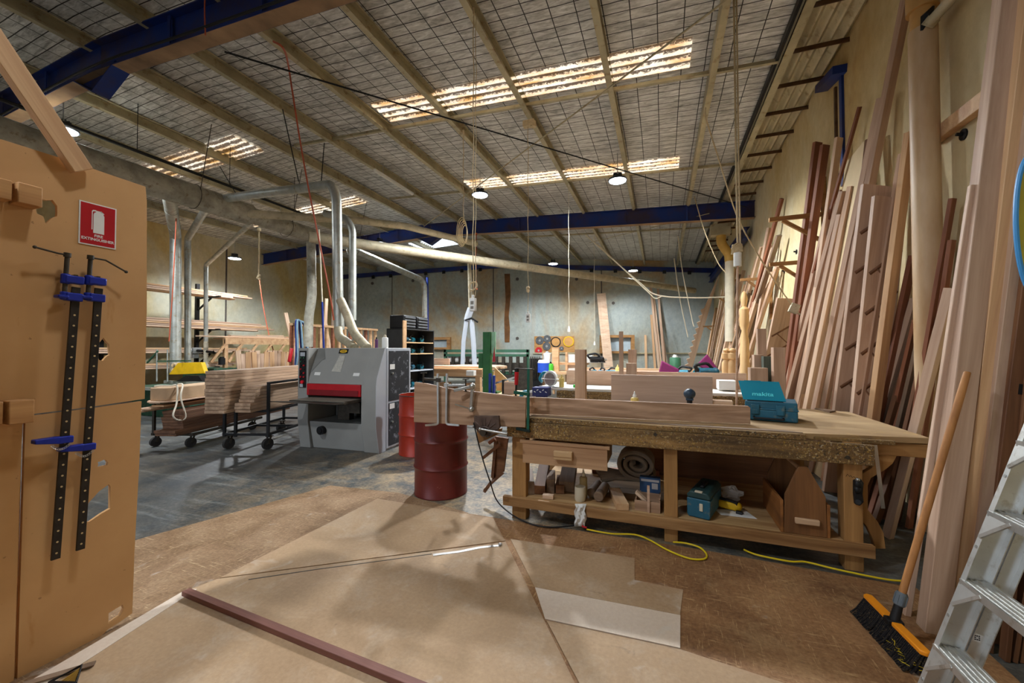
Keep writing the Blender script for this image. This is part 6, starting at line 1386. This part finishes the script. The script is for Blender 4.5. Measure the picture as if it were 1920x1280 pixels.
# timber wall brackets
def wbracket(label, ua, va, uw, vw, drop_):
    W_ = at(uw, vw, X=XR - .03); E_ = at(ua, va, Y=W_.y); E_ = Vector((E_.x, W_.y, W_.z - .01)); s = thing('wall_bracket', label, 'bracket', Vector((XR, W_.y, W_.z)))
    b = MB(); b.bar(E_, W_, .06, .06); b.build('arm', M['legx'], s, bevel=.003)
    b = MB(); b.bar(E_.lerp(W_, .25) + Vector((0, 0, -.03)), W_ + Vector((-.03, 0, -drop_)), .05, .05, (0, 1, 0)); b.build('brace', M['legx'], s, bevel=.003)
    b = MB(); b.bx(XR - .06, XR - .005, W_.y - .03, W_.y + .03, W_.z - drop_ - .5, W_.z + .55); b.build('upright', M['legx'], s, bevel=.003)
wbracket('timber wall bracket above the leaning boards, nearest and highest', 1442, 411, 1545, 401, .40)
wbracket('timber wall bracket under the nearest highest one', 1443, 496, 1520, 490, .36)
wbracket('timber wall bracket further along behind the sloped cable', 1388, 524, 1445, 521, .42)
wbracket('small timber wall bracket past the rope hoist', 1338, 557, 1380, 555, .4)
wbracket('timber wall bracket furthest along by the saw tooth stringer', 1318, 613, 1350, 611, .4)
# far cluster of leaning lengths
rr = random.Random(11)
FAR = [(1466, 372, 1380, 680, .06, .06, Rw, 'round brown pole leaning past the far brackets, tallest of its cluster'), (1442, 427, 1392, 680, .07, .06, K, 'brown squared pole leaning right of the tallest far pole'), (1446, 460, 1410, 660, .06, .05, K, 'short brown pole leaning below the two far poles')]
for ut, vt, ul, vl, W, T, mt, l_ in FAR: lean(l_, ut, vt, ul, vl, W, T, mt, Xf=1.6, group=None)
for k in range(34):
    u = 1342 + 3.6 * k + rr.uniform(-3, 3); v = 565 - .95 * (u - 1340) + rr.uniform(-30, 60); dx = 30 + .22 * (u - 1340)
    lean('thin pale timber length leaning in the crowd along the far right wall', u, min(v, 640), u - dx * .75, min(v, 640) + 130, .05 + .07 * rr.random(), .035 + .02 * rr.random(), [P, N, K, G, P][k % 5], Xf=1.45 + .3 * rr.random(), group='timber lengths crowded along the far right wall', Xt=XR - .06 - .12 * rr.random())
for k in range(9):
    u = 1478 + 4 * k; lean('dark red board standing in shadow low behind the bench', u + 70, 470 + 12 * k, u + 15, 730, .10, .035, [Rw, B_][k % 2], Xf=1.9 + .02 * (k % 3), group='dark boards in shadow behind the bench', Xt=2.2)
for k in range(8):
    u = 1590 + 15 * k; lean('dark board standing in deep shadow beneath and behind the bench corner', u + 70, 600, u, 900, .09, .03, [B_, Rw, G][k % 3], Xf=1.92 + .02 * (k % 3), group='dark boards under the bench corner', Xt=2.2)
# short upright blocks and boxed sections beyond the bench
BY = 5.35
def upright(label, u0, u1, v0, v1, Y, dp, mat, Z0=None, name='timber_block', cat='block'):
    p, q = at(u0, v1, Y=Y), at(u1, v0, Y=Y); z0 = p.z if Z0 is None else Z0
    b = MB(); b.bx(p.x, q.x, Y, Y + dp, z0, q.z); return tag(b.build(name, mat, bevel=.002, smooth=False), label, cat)
UPZ = wood('upright_block', (192, 164, 142), (156, 126, 104), axis='Z')
UPG = wood('green_grey_block', (92, 104, 92), (58, 66, 58), axis='Z')
upright('tall pale square block standing right of the stacked blocks', 1452, 1472, 651, 760, 5.15, .12, UPZ, 0)
upright('green grey painted block between the pale blocks', 1433, 1452, 668, 760, 5.4, .12, UPG, 0)
upright('boxed pale timber section lowest at the left of the blocks', 1408, 1440, 690, 760, 5.2, .16, UPZ, 0)
upright('boxed pale timber section behind the lowest one', 1415, 1432, 665, 740, 5.6, .14, UPZ, 0)
upright('narrow pale block standing behind the boxed sections', 1422, 1437, 616, 740, 6.1, .1, UPZ, 0)
# turned posts
def turned(label, u, vb, vt, Y, r, z0=None):
    p, q = at(u, vb, Y=Y), at(u, vt, Y=Y); z0 = p.z if z0 is None else z0; h = q.z - z0
    b = MB(); b.lathe([(0, 0), (r, 0), (r, h * .1), (r * .7, h * .12), (r, h * .16), (r * .75, h * .22), (r * 1.0, h * .4), (r * .95, h * .62), (r * .6, h * .7), (r, h * .74), (r, h * .86), (r * .5, h * .88), (r * .75, h * .94), (r * .5, h * .98), (0, h)], c=(p.x, Y, z0), n=18)
    return tag(b.build('turned_post', wood('turned_pine', (214, 180, 132), (184, 142, 92), axis='Z')), label, 'post')
turned('turned pine post standing on the far bench end, left of a pair', 1363, 705, 652, 7.3, .075, .94); turned('turned pine post standing on the far bench end, right of a pair', 1374, 707, 652, 7.25, .075, .94)
turned('tall turned post leaning among far boards behind the rope hoist', 1396, 640, 545, 9.5, .09, 0)
# ------------------------------------------------------------------ second bench and everything beyond it
b2 = thing('workbench', 'white topped second workbench behind the big one', 'workbench', (-.4, 7.2, 0))
x0, x1 = at(1022, 722, Z=.94).x, at(1380, 722, Z=.94).x
B2Y = at(1050, 728, Z=.93).y
b = MB(); b.bx(x0, 1.45, B2Y, B2Y + 1.1, .905, .94); b.build('bench_top', plain('white_top', (222, 216, 206), .6, 0, .06, 4), b2, bevel=.004)
b = MB(); b.bx(x0 + .3, 1.45, B2Y - .03, B2Y, .70, .90); b.build('front_apron', APRON, b2)
for x in (x0 + .35, .2, 1.35):
    for y in (B2Y + .02, B2Y + .95):
        b = MB(); b.bx(x, x + .1, y, y + .1, 0, .905); b.build('leg', M['legz'], b2)
P2 = lambda u, dy=0.0: Vector((at(u, 715, Y=B2Y + dy).x, B2Y + dy, .9405))
def slab(name, label, u0, u1, v0, v1, Y, th, mat, cat='board', z0=None):
    p, q = at(u0, v1, Y=Y), at(u1, v0, Y=Y); b = MB(); b.bx(p.x, q.x, Y, Y + th, p.z if z0 is None else z0, q.z); return tag(b.build(name, mat, bevel=.002, smooth=False), label, cat)
slab('panel_board', 'wide glued panel standing on edge behind the glue bottle', 1146, 1336, 706, 760, 4.72, .04, wood('panel_wood', (184, 162, 148), (156, 134, 120), k=.8), z0=.941)
slab('newel_post', 'pale square newel post standing behind the long oak board', 1078, 1097, 655, 748, 4.60, .11, UPZ, 'post', .941)
slab('newel_post', 'slim tall newel post with white cap standing on the second bench', 1161, 1168, 621, 707, B2Y + .25, .07, UPZ, 'post', .941)
slab('newel_post', 'short thick newel post right of the slim one', 1174, 1193, 681, 707, B2Y + .15, .14, UPZ, 'post', .941)
slab('newel_post', 'banded newel post of pink and green right behind the short one', 1178, 1193, 655, 707, B2Y + .45, .13, UPZ, 'post', .941)
slab('long_board', 'long pink board on edge along the back of the second bench', 1062, 1400, 700, 718, B2Y + .7, .035, M['pinkwood'], z0=.941)
b = MB(); q = [at(u, v, Y=B2Y + .3) for u, v in ((1336, 745), (1336, 706), (1345, 709), (1372, 722), (1380, 728), (1380, 745))]
slab('pale_box', 'pale flat cushion like sack on the end of the second bench', 1348, 1382, 714.5, 716, B2Y + .3, .3, M['paper'], 'sack', .9605)
b = MB(); b.cyl(at(1330, 756, Y=4.78), at(1372, 758, Y=4.80), .045, n=14); tag(b.build('timber_roll', M['pale']), 'pale rounded timber lying behind the teal tool case', 'timber')
def circ_saw(label, p, rz, s=1.0):
    t = thing('circular_saw', label, 'circular saw', p, rz)
    b = MB(); b.cyl((0, 0, .13 * s), (0, .05 * s, .13 * s), .12 * s, n=26); b.bx(-.16 * s, .16 * s, -.02, .09 * s, .115 * s, .125 * s); b.build('blade_guard', M['white'], t, world=False, bevel=.004)
    b = MB(); b.cyl((0, -.006, .12 * s), (0, -.002, .12 * s), .1 * s, n=30); b.cyl((0, -.012, .12 * s), (0, -.002, .12 * s), .03 * s, n=12); b.build('blade', M['steel'], t, world=False)
    b = MB(); b.tube(round_path([(-.05 * s, .06 * s, .2 * s), (-.18 * s, .07 * s, .22 * s), (-.25 * s, .07 * s, .1 * s), (-.2 * s, .07 * s, .06 * s)], .06 * s), .026 * s, 10); b.cyl((-.02, .05 * s, .15 * s), (-.02, .17 * s, .15 * s), .055 * s, n=14); b.build('motor_grip', M['teal'], t, world=False)
    b = MB(); b.bx(-.17 * s, .17 * s, -.06 * s, .1 * s, 0, .008); b.build('base_plate', M['steel'], t, world=False)
circ_saw('white and teal circular saw resting on the second bench', P2(1031, .12), -.35, 1.05)
circ_saw('white and teal circular saw low behind the red clamp grip', (at(1000, 745, Y=6.3).x, 6.3, .56), -.2, 1.3)
b = MB(); b.bx(at(985, 745, Y=6.3).x, at(1030, 745, Y=6.3).x, 6.1, 6.75, 0, .56); tag(b.build('tool_stand', M['ply']), 'low plywood stand under the second circular saw', 'stand')
bottle('glue_bottle', 'yellow glue bottle standing on the second bench beside the saw', P2(1053, .1), .04, .21, M['glue'], M['glue'])
b = MB(); b.bx(P2(1072, 0).x, P2(1080, 0).x, B2Y + .1, B2Y + .16, .941, .985); tag(b.build('green_block', plain('bright_green', (40, 170, 60), .5)), 'small bright green block on the second bench', 'block')
t = thing('flat_carton', 'dark blue patterned box at the left end of the second bench', 'carton', (at(1015, 745, Y=B2Y - .1).x, B2Y - .1, 0))
b = MB(); p, q = at(998, 742, Y=B2Y - .25), at(1027, 727, Y=B2Y - .25); b.bx(p.x, q.x, B2Y - .25, B2Y - .05, p.z, q.z); b.bx(p.x + .05, q.x - .05, B2Y - .22, B2Y - .08, 0, p.z); b.build('carton', plain('navy_print', (36, 40, 92), .5, 0, .4, 30), t)
b = MB(); [b.box((p.x + .04 + .045 * k, B2Y - .2505, (p.z + q.z) / 2 + .03 * (k % 2)), (.03, .001, .012), (0, .5 * (-1) ** k, 0)) for k in range(5)]; b.build('print', M['white'], t)
# third bench with tools
B3Y = at(1100, 702, Z=.92).y
b3 = thing('workbench', 'third long workbench further back carrying boards and tools', 'workbench', (-1, B3Y, 0))
xa, xb = at(1070, 700, Y=B3Y).x, at(1330, 700, Y=B3Y).x
b = MB(); b.bx(xa, xb, B3Y, B3Y + 1.3, .88, .92); b.build('bench_top', M['ply'], b3)
for x in (xa + .05, (xa + xb) / 2, xb - .15):
    b = MB(); b.bx(x, x + .1, B3Y + .05, B3Y + .15, 0, .88); b.build('leg', M['legz'], b3)
P3 = lambda u, dy=0.0: Vector((at(u, 700, Y=B3Y + dy).x, B3Y + dy, .9205))
power_tool('magenta bagged sander on the third bench, teal body', P3(1278, .1), 2.9, M['teal'], 1.5)
b = MB(); c = P3(1256, .05) + Vector((0, 0, .17)); q = [(-.26, -.15), (.24, -.14), (.2, -.0), (.02, .09), (-.18, .2)]
b.prism(q, .1, Matrix.Translation(c) @ Matrix(((1, 0, 0, 0), (0, 0, 1, 0), (0, 1, 0, 0), (0, 0, 0, 1)))); tag(b.build('dust_bag', M['purple'], bevel=.03, seg=3), 'magenta cloth dust bag on the third bench', 'bag')
power_tool('black corded power tool on the third bench beside the turned posts', P3(1326, .1), .4, M['tealdark'], 2.0)
power_tool('teal power tool behind the black corded one', P3(1306, .4), 1.4, M['teal'], 1.5)
b = MB(); c = P3(1332, .5) + Vector((0, 0, .26)); b.prism(q, .1, Matrix.Translation(c) @ Matrix.Rotation(.5, 4, 'Y') @ Matrix(((1, 0, 0, 0), (0, 0, 1, 0), (0, 1, 0, 0), (0, 0, 0, 1)))); tag(b.build('dust_bag', M['purple'], bevel=.03, seg=3), 'dark magenta dust bag beyond the black corded tool', 'bag')
for k, (u, mt) in enumerate(((1112, M['teal']), (1128, M['tealdark']), (1146, M['teal']))):
    power_tool('teal drill standing on the third bench, %s of three' % ('left', 'middle', 'right')[k], P3(u, .15), 1.2 + k, mt, 1.1)
bottle('glue_bottle', 'pale glue bottle on the third bench by the slim newel', P3(1158, .05), .055, .26, M['glue'], M['glue'])
for k in range(9):
    p = P3(1100, .45 + .1 * k); p.z += .02 + .0 * k; plank('timber_length', 'pale timber length lying along the third bench, ' + nth(k, 'the front'), p, P3(1255 + 6 * (k % 3), .45 + .1 * k) + Vector((0, 0, .02)), .08, .04 + .03 * (k % 3), [P, N, K][k % 3], (0, 0, 1), 'timber lengths lying along the third bench', 'timber')
# wall of the far end: blade board, shelf frames, panels, leaning lengths
def far_box(b, u0, u1, v0, v1, off0, off1):
    """box against the far wall between two pixels; off = distance range in front of it"""
    p = on_far(u0, v1, off0); q = on_far(u1, v0, off0); n = Vector((1, FS, 0)).normalized(); L = (q - p).dot(n)
    Mx = Matrix.Translation(Vector((p.x, p.y, p.z))) @ frame(n, (0, 0, 1)); d = off1 - off0
    b.box((L / 2, -d / 2, (q.z - p.z) / 2), (L, d, q.z - p.z)) if False else None
    n0 = len(b.bm.verts); b.box((L / 2, -d / 2, (q.z - p.z) / 2), (L, d, q.z - p.z)); b.bm.verts.ensure_lookup_table()
    bmesh.ops.transform(b.bm, matrix=Mx, verts=b.bm.verts[n0:]); return b
FN = Vector((FS, -1, 0)).normalized()
tb = thing('blade_board', 'ply board hung with round saw blades on the far wall', 'board', on_far(1040, 665, .03))
b = MB(); far_box(b, 1002, 1077, 630, 660, .0, .03); b.build('backing_board', wood('blade_ply', (196, 150, 92), (160, 114, 62)), tb)
BL = plain('blade_grey', (96, 98, 100), .45, .6, .3, 10)
for k, (u, v, r, mt, l_) in enumerate(((1012, 638, 7.5, BL, 'upper left'), (1026, 635, 7, BL, 'upper second'), (1025, 649, 7.5, BL, 'lower second'), (1042, 641, 9.5, M['black'], 'large dark rimmed'), (1066, 640, 10, None, 'large tan disc'), (1053, 653, 4, BL, 'smallest'), (1010, 657, 6.5, M['red'], 'red centred lower left'))):
    c = on_far(u, v, .05); rr_ = r * (c - EYE).dot(FW) / FPX; t = thing('saw_blade', '%s saw blade hanging on the ply blade board' % l_, 'saw blade', c)
    b = MB(); b.cyl(c, c + FN * .012, rr_, n=28); b.build('blade_disc', mt or M['yellow'], t)
    b = MB(); b.cyl(c + FN * .012, c + FN * .02, rr_ * (.8 if k in (3, 4) else .3), n=24); b.build('blade_centre', plain('blade_tan', (190, 140, 80), .6) if k in (3, 4) else M['steel'], t)
for l_, u0, u1, v0, v1 in (('timber framed hatch left of the pale door panel', 805, 846, 632, 655), ('timber framed hatch on the far wall behind the newels', 1124, 1188, 628, 662)):
    t = thing('wall_hatch', l_, 'hatch', on_far(u0, v1, .1)); b = MB()
    far_box(b, u0, u1, v0, v0 + 5, .0, .25); far_box(b, u0, u1, v1 - 4, v1, 0, .25); b.build('frame_rail', M['legx'], t)
    for ua, ub in ((u0, u0 + 6), (u1 - 6, u1)): b = MB(); far_box(b, ua, ub, v0 + 5, v1 - 4, 0, .24); b.build('frame_stile', M['legx'], t)
    b = MB(); far_box(b, u0 + 6, u1 - 6, v0 + 5, v1 - 4, 0, .05); b.build('panel', plain('hatch_grey', (164, 178, 184), .5), t)
b = MB(); p, q = on_far(1127, 550, .12), on_far(1141, 688, .55); b.bar(p, q, .42, .05, FN); b.bar(p + FN * .03, q + FN * .03, .2, .02, FN); tag(b.build('door_panel', M['pale'], bevel=.004), 'tall pale panelled board leaning on the far wall', 'board')
for k, (u, v, u2) in enumerate(((1219, 527, 1238), (1233, 535, 1248), (1221, 590, 1230), (1226, 560, 1242), (1238, 600, 1254), (1210, 628, 1212), (1230, 610, 1240))):
    A_ = on_far(u, v, .05); plank('leaning_board', 'pale board leaning on the far wall right of the hatch, %s' % ('topped tallest left|tallest right|short inner left|short inner middle|short inner right|standing alone at the left|low, right in the cluster'.split('|')[k]), Vector(on_far(u2, 660, .9)[:2]).to_3d(), A_, .10, .04, [P, K, N][k % 3], FN, 'boards leaning on the far wall right of the hatch', 'board')
b = MB(); far_box(b, 1000, 1330, 661, 663, 0, .08); tag(b.build('wall_rail', PURL), 'thin rail running along the far wall', 'rail')
# green clamp rack machine and shelves by the far wall
YM = 14.6
gm = thing('clamp_carrier', 'long green clamp carrier machine before the far wall', 'machine', at(910, 700, Y=YM))
def ybox(b, u0, u1, v0, v1, Y, d): p, q = at(u0, v1, Y=Y), at(u1, v0, Y=Y); b.bx(p.x, q.x, Y, Y + d, p.z, q.z); return b
b = MB(); ybox(b, 832, 991, 655, 660, YM, .12); ybox(b, 832, 991, 664, 668, YM, .12); ybox(b, 832, 836, 655, 720, YM, .12); ybox(b, 987, 991, 655, 720, YM, .12); ybox(b, 832, 991, 697, 701, YM, .12); b.build('green_frame', plain('frame_green', (60, 100, 78), .5), gm)
b = MB(); ybox(b, 838, 985, 680, 686, YM - .1, .1); ybox(b, 838, 985, 688, 692, YM - .1, .1); ybox(b, 838, 985, 703, 708, YM - .1, .1); b.build('clamp_bar', M['darksteel'], gm)
for k in range(11):
    b = MB(); u = 846 + 13.5 * k; ybox(b, u, u + 5, 668, 700, YM - .18, .12); b.build('clamp_head', M['darksteel'], gm)
b = MB(); ybox(b, 840, 898, 668, 680, YM + .1, .05); b.build('white_sheet', M['paper'], gm)
slab('clamp_rack', 'dark rack of black clamps left of the blade board', 993, 1014, 672, 720, 13.8, .3, M['blackpl'], 'rack', 0)
for k in range(6): slab('bar_clamp', 'black bar clamp hanging on the dark clamp rack, ' + nth(k, 'the left'), 994 + 3.4 * k, 995.4 + 3.4 * k, 668, 710, 13.7, .04, M['darksteel'], 'clamp')['group'] = 'clamps on the dark clamp rack'
b = MB(); c = at(1020, 688, Y=13.2); b.cyl(c + Vector((0, 0, -.18)), c + Vector((0, 0, .16)), .22, n=20); tag(b.build('drink_cooler', plain('cooler_blue', (44, 84, 190), .4)), 'blue drink cooler on the shelf near the far wall', 'cooler')
b = MB(); c = at(1020, 680, Y=13.2); b.cyl(c, c + Vector((0, 0, .1)), .225, .18, n=20); tag(b.build('cooler_lid', M['white']), 'white lid on the blue drink cooler', 'lid')
bottle('spray_bottle', 'green bottle beside the blue drink cooler', at(1032, 696, Y=13.2), .1, .36, plain('lime', (80, 190, 50), .4), M['blackpl'], False)
bottle('paint_tin', 'white tin on the shelf below the saw blades', at(1026, 675, Y=13.6), .14, .34, M['white'], M['greylight'], False, 'tin')
fs = thing('wall_shelf', 'timber shelf unit with ply sheets under the blade board', 'shelf', at(1060, 700, Y=13.9))
b = MB(); ybox(b, 1016, 1100, 680, 683, 13.6, .5); ybox(b, 1016, 1100, 698, 701, 13.0, .9); b.build('shelf_board', M['pine'], fs)
for u in (1017, 1036, 1060, 1096):
    p = at(u, 700, Y=13.6); b = MB(); b.bx(p.x, p.x + .07, 13.6, 13.7, 0, at(u, 660, Y=13.6).z); b.build('upright', M['pine'], fs)
slab('ply_offcut', 'pale ply offcut standing on the wall shelf', 1062, 1094, 664, 697, 13.75, .03, M['paper'], 'sheet')
slab('post_offcut', 'pale timber post standing before the blade board', 1035, 1047, 651, 700, 13.3, .15, N, 'post')
slab('white_machine', 'small white box machine on the far shelf right of the newel', 1096, 1110, 664, 680, 13.5, .3, M['white'], 'machine')
power_tool('black grinder on the far shelf beside the white box machine', at(1118, 680, Y=13.4), .4, M['blackpl'], 2.0)
fb = thing('far_bench', 'low timber bench running under the far wall', 'bench', at(1150, 712, Y=13.2))
b = MB(); p, q = at(1090, 690, Y=12.9), at(1330, 690, Y=12.9); b.bx(p.x, q.x, 12.9, 13.6, p.z - .06, p.z); b.build('bench_top', M['pine'], fb)
for k in range(5): b = MB(); x = p.x + .05 + (q.x - p.x - .2) * k / 4; b.bx(x, x + .1, 12.95, 13.05, 0, p.z - .06); b.build('leg', M['legz'], fb)
bottle('green_bin', 'green labelled tub on the low far bench', at(1266, 690, Y=13.2), .16, .45, plain('tub_green', (60, 110, 80), .5), M['white'], False, 'tub')
# ------------------------------------------------------------------ middle: timber table, post, clamps
YT = 8.6
tt = thing('timber_table', 'timber table stacked with pale boards left of the green post', 'table', at(850, 760, Y=YT))
b = MB(); p, q = at(795, 700, Y=YT), at(905, 700, Y=YT); zt = at(850, 690, Y=YT).z; b.bx(p.x, q.x, YT, YT + 1.6, zt - .06, zt); b.bx(p.x, q.x, YT - .03, YT, zt - .2, zt - .02); b.build('table_top', M['pine'], tt)
for x in (p.x + .05, q.x - .2): b = MB(); b.bx(x, x + .12, YT + .02, YT + .14, 0, zt - .06); b.build('leg', M['pine'], tt)
b = MB(); b.bx(p.x + .3, q.x - .3, YT + .1, YT + 1.2, .3, .34); b.build('lower_shelf', M['ply'], tt)
for k in range(6):
    a = Vector((p.x + .1 * k, YT + .2 + .2 * k, zt + .022)); plank('timber_length', 'pale board lying on the timber table, ' + nth(k, 'the front'), a, Vector((q.x + .25 - .15 * (k % 3), YT + .25 + .2 * k, zt + .022)), .14, .04, [P, N, K][k % 3], (0, 0, 1), 'boards lying on the timber table', 'board')
slab('peg_block', 'pale block with round pegs standing on the timber table', 806, 842, 672, 684, YT + .9, .05, M['pinkwood'], 'block', zt + .045)
for k in range(7):
    u = 812 + 12 * k; p_ = at(u, 735, Y=YT + .25); b = MB(); b.bx(p_.x, p_.x + .2, YT + .2, YT + .5, .345, .345 + .1 + .09 * ((k * 3) % 4)); tag(b.build('timber_block', [P, N, K, B_][k % 4], bevel=.003), 'block of timber under the timber table, ' + nth(k, 'the left'), 'block', 'blocks under the timber table')
slab('white_block', 'pale block on the table corner beside the green post', 874, 888, 695, 704, 7.4, .12, M['paper'], 'block')
gp_ = thing('clamp_post', 'dark green steel clamp post standing behind the clamped board', 'post', at(912, 738, Y=6.62))
YG = 6.62
b = MB(); p, q = at(905, 735, Y=YG), at(919, 622, Y=YG); ZG = at(950, 740, Y=6.6).z + .001; b.bx(p.x, q.x, YG, YG + .1, ZG, q.z); b.build('post', M['postgreen'], gp_, bevel=.004)
b = MB(); ybox(b, 897, 905, 662, 690, YG + .02, .06); b.build('side_lug', M['postgreen'], gp_, bevel=.003)
b = MB(); p = at(909, 740, Y=YG); b.bx(p.x - .05, p.x + .2, YG + .1, YG + .3, ZG, ZG + .03); b.build('foot_plate', M['postgreen'], gp_)
b = MB(); ybox(b, 919, 929, 622, 662, YG + .05, .02); b.build('pale_plate', plain('pale_green', (150, 196, 160), .5, 0, .2), gp_)
b = MB(); q = [at(u, v, Y=YG + .04) for u, v in ((923, 678), (927, 650), (928, 678))]; b.prism([(c.x, c.z) for c in q], .012, Matrix(((1, 0, 0, 0), (0, 0, 1, YG + .04), (0, 1, 0, 0), (0, 0, 0, 1)))); b.build('red_edge', M['red'], gp_)
ct = thing('clamp_table', 'low table with blue frame clamps right of the green post', 'table', at(960, 760, Y=6.6)); YC = 6.6
b = MB(); p, q = at(896, 728, Y=YC), at(990, 728, Y=YC); b.bx(p.x, q.x, YC, YC + .8, .0 + at(950, 740, Y=YC).z - .05, at(950, 740, Y=YC).z); b.build('table_top', M['ply'], ct)
for x in (p.x + .03, q.x - .13): b = MB(); b.bx(x, x + .1, YC + .05, YC + .15, 0, at(950, 740, Y=YC).z - .05); b.build('leg', M['pine'], ct)
zc2 = at(950, 740, Y=YC).z
for k, (u0, u1, v0, l_) in enumerate(((916, 920, 700, 'blue upright clamp bar beside the green post, left'), (923, 927, 704, 'blue upright clamp bar beside the green post, right'), (941, 944, 712, 'dark blue clamp bar before the timber offcut'))):
    slab('clamp_bar', l_, u0, u1, v0, 738, YC + .05 * k, .05, [M['blue'], M['blue'], M['black']][k], 'clamp', zc2 + .001)
slab('plywood_piece', 'ply piece between the blue clamp bars', 917, 926, 696, 738, YC + .3, .03, M['ply'], 'sheet', zc2 + .001)
b = MB(); q = [at(u, v, Y=YC + .5) for u, v in ((927, 738), (927, 688), (952, 712), (952, 738))]; b.prism([(c.x, max(c.z, zc2 + .001)) for c in q], .03, Matrix(((1, 0, 0, 0), (0, 0, 1, YC + .5), (0, 1, 0, 0), (0, 0, 0, 1)))); tag(b.build('ply_triangle', M['ply']), 'triangular tan ply offcut right of the green post', 'offcut')
slab('pink_offcut', 'pinkish curved board end right of the dark clamp bar', 945, 966, 716, 740, YC + .1, .04, M['pinkwood'], 'offcut', zc2 + .001)
b = MB(); b.bar(at(926, 719, Y=YC + .2), at(966, 707, Y=YC + .2), .03, .03); b.cyl(at(930, 722, Y=YC + .2), at(930, 738, Y=YC + .2), .012, n=8); tag(b.build('pale_bar', M['galv']), 'galvanised bar resting across the clamp table', 'bar')
slab('steel_box', 'rusty steel machine leg behind the red clamp grip', 966, 990, 692, 738, 9.5, .4, M['darksteel'], 'machine', 0)

for k, (u, v, w_) in enumerate(((698, 531, 'by the left drop pipes'), (774, 526, 'left of the wide pale panel'), (970, 523, 'right of the rust stain'), (1081, 523, 'high on the right grey panel'), (1102, 567, 'low on the right grey panel'), (970, 634, 'low, right of the clamp carrier'), (1150, 568, 'beside the door panel'))):
    c = on_far(u, v, .02); b = MB(); b.cyl(c, c - FN * .02, .075, n=14); b.cyl(c + FN * .01, c, .03, n=10); tag(b.build('wall_fixing', JM), 'dark round lifting point in the far wall %s' % w_, 'fixing')
# ------------------------------------------------------------------ lamps
LENS = emit('lamp_lens', (228, 240, 255), 30.0)
HB = plain('lamp_body', (62, 64, 68), .5, .4)
def highbay(p, label, power, r=.2, drop=.45):
    t = thing('high_bay_lamp', label, 'lamp', p, group='round high bay lamps')
    b = MB(); b.lathe([(.0, .1), (r * .45, .1), (r * .5, .06), (r * .95, .03), (r, 0), (r * .97, -.012), (r * .9, -.008), (0, -.008)], n=28)
    for k in range(12):
        a = k * math.pi / 6; b.box((math.cos(a) * r * .3, math.sin(a) * r * .3, .12), (r * .35, .006, .06), (0, 0, a))
    b.build('lamp_housing', HB, t, world=False)
    b = MB(); b.lathe([(r * .88, -.012), (r * .86, -.02), (r * .3, -.026), (0, -.026)], n=28); b.build('lens', LENS, t, world=False)
    b = MB(); b.cyl((0, 0, .14), (0, 0, .14 + drop), .008, n=8); b.cyl((r * .4, 0, .1), (0, 0, .2), .005, n=6); b.cyl((-r * .4, 0, .1), (0, 0, .2), .005, n=6)
    b.build('hanger', M['steel'], t, world=False)
    L = bpy.data.lights.new('lamp_light', 'SPOT'); L.energy = power; L.color = (.90, .95, 1.0); L.shadow_soft_size = r * .8; L.spot_size = R(165); L.spot_blend = .5
    o = bpy.data.objects.new('lamp_light', L); o.parent = t; o.location = (0, 0, -.06); COL.objects.link(o)
    return t
LAMPS = [((900, 365), 'high bay lamp lit above the red drums, left of the nearer pair'), ((1158, 338), 'high bay lamp lit above the wide bench, right of the nearer pair'),
         ((712, 455), 'high bay lamp glaring in front of the blue ridge beam'), ((1037, 494), 'high bay lamp by far wall over the slanting pipe'),
         ((1187, 507), 'high bay lamp at far right corner above tall timber'), ((440, 484), 'high bay lamp before the yellow left wall beside thin duct'),
         ((118, 243), 'high bay lamp seen behind the sloping timber over the partition')]
for (u, v), l_ in LAMPS: highbay({440: at(440, 484, X=XL + 2.2), 1187: at(1187, 507, Y=17.2), 1037: at(1037, 494, Y=15.6)}.get(u, at(u, v, Z=5.2)), l_, {440: 500.0, 1187: 500.0, 900: 1500.0, 1158: 1250.0}.get(u, 1000.0))
for p, l_, e_ in (((-1.2, 1.3, 5.2), 'high bay lamp overhead above the viewer', 130.0), ((-3.6, -.4, 5.25), 'high bay lamp behind the viewer, above the partition', 480.0)):
    highbay(p, l_, e_)
# ------------------------------------------------------------------ camera, world, view
cam = bpy.data.cameras.new('camera'); cam.sensor_width = 36; cam.lens = FPX * 36 / 1920; cam.clip_end = 100; cam.clip_start = .05
co = bpy.data.objects.new('camera', cam); COL.objects.link(co); co.location = EYE
co.matrix_world = Matrix.Translation(EYE) @ Matrix((RT, UP, -FW)).transposed().to_4x4()
SC.camera = co
w = bpy.data.worlds.new('world'); SC.world = w; w.use_nodes = True
w.node_tree.nodes['Background'].inputs[0].default_value = (.75, .85, 1, 1); w.node_tree.nodes['Background'].inputs[1].default_value = 2.0
SC.view_settings.view_transform = 'Standard'; SC.view_settings.look = 'None'; SC.view_settings.gamma = 1; SC.view_settings.exposure = 0.5
SC.cycles.diffuse_bounces = 7; SC.cycles.max_bounces = 10
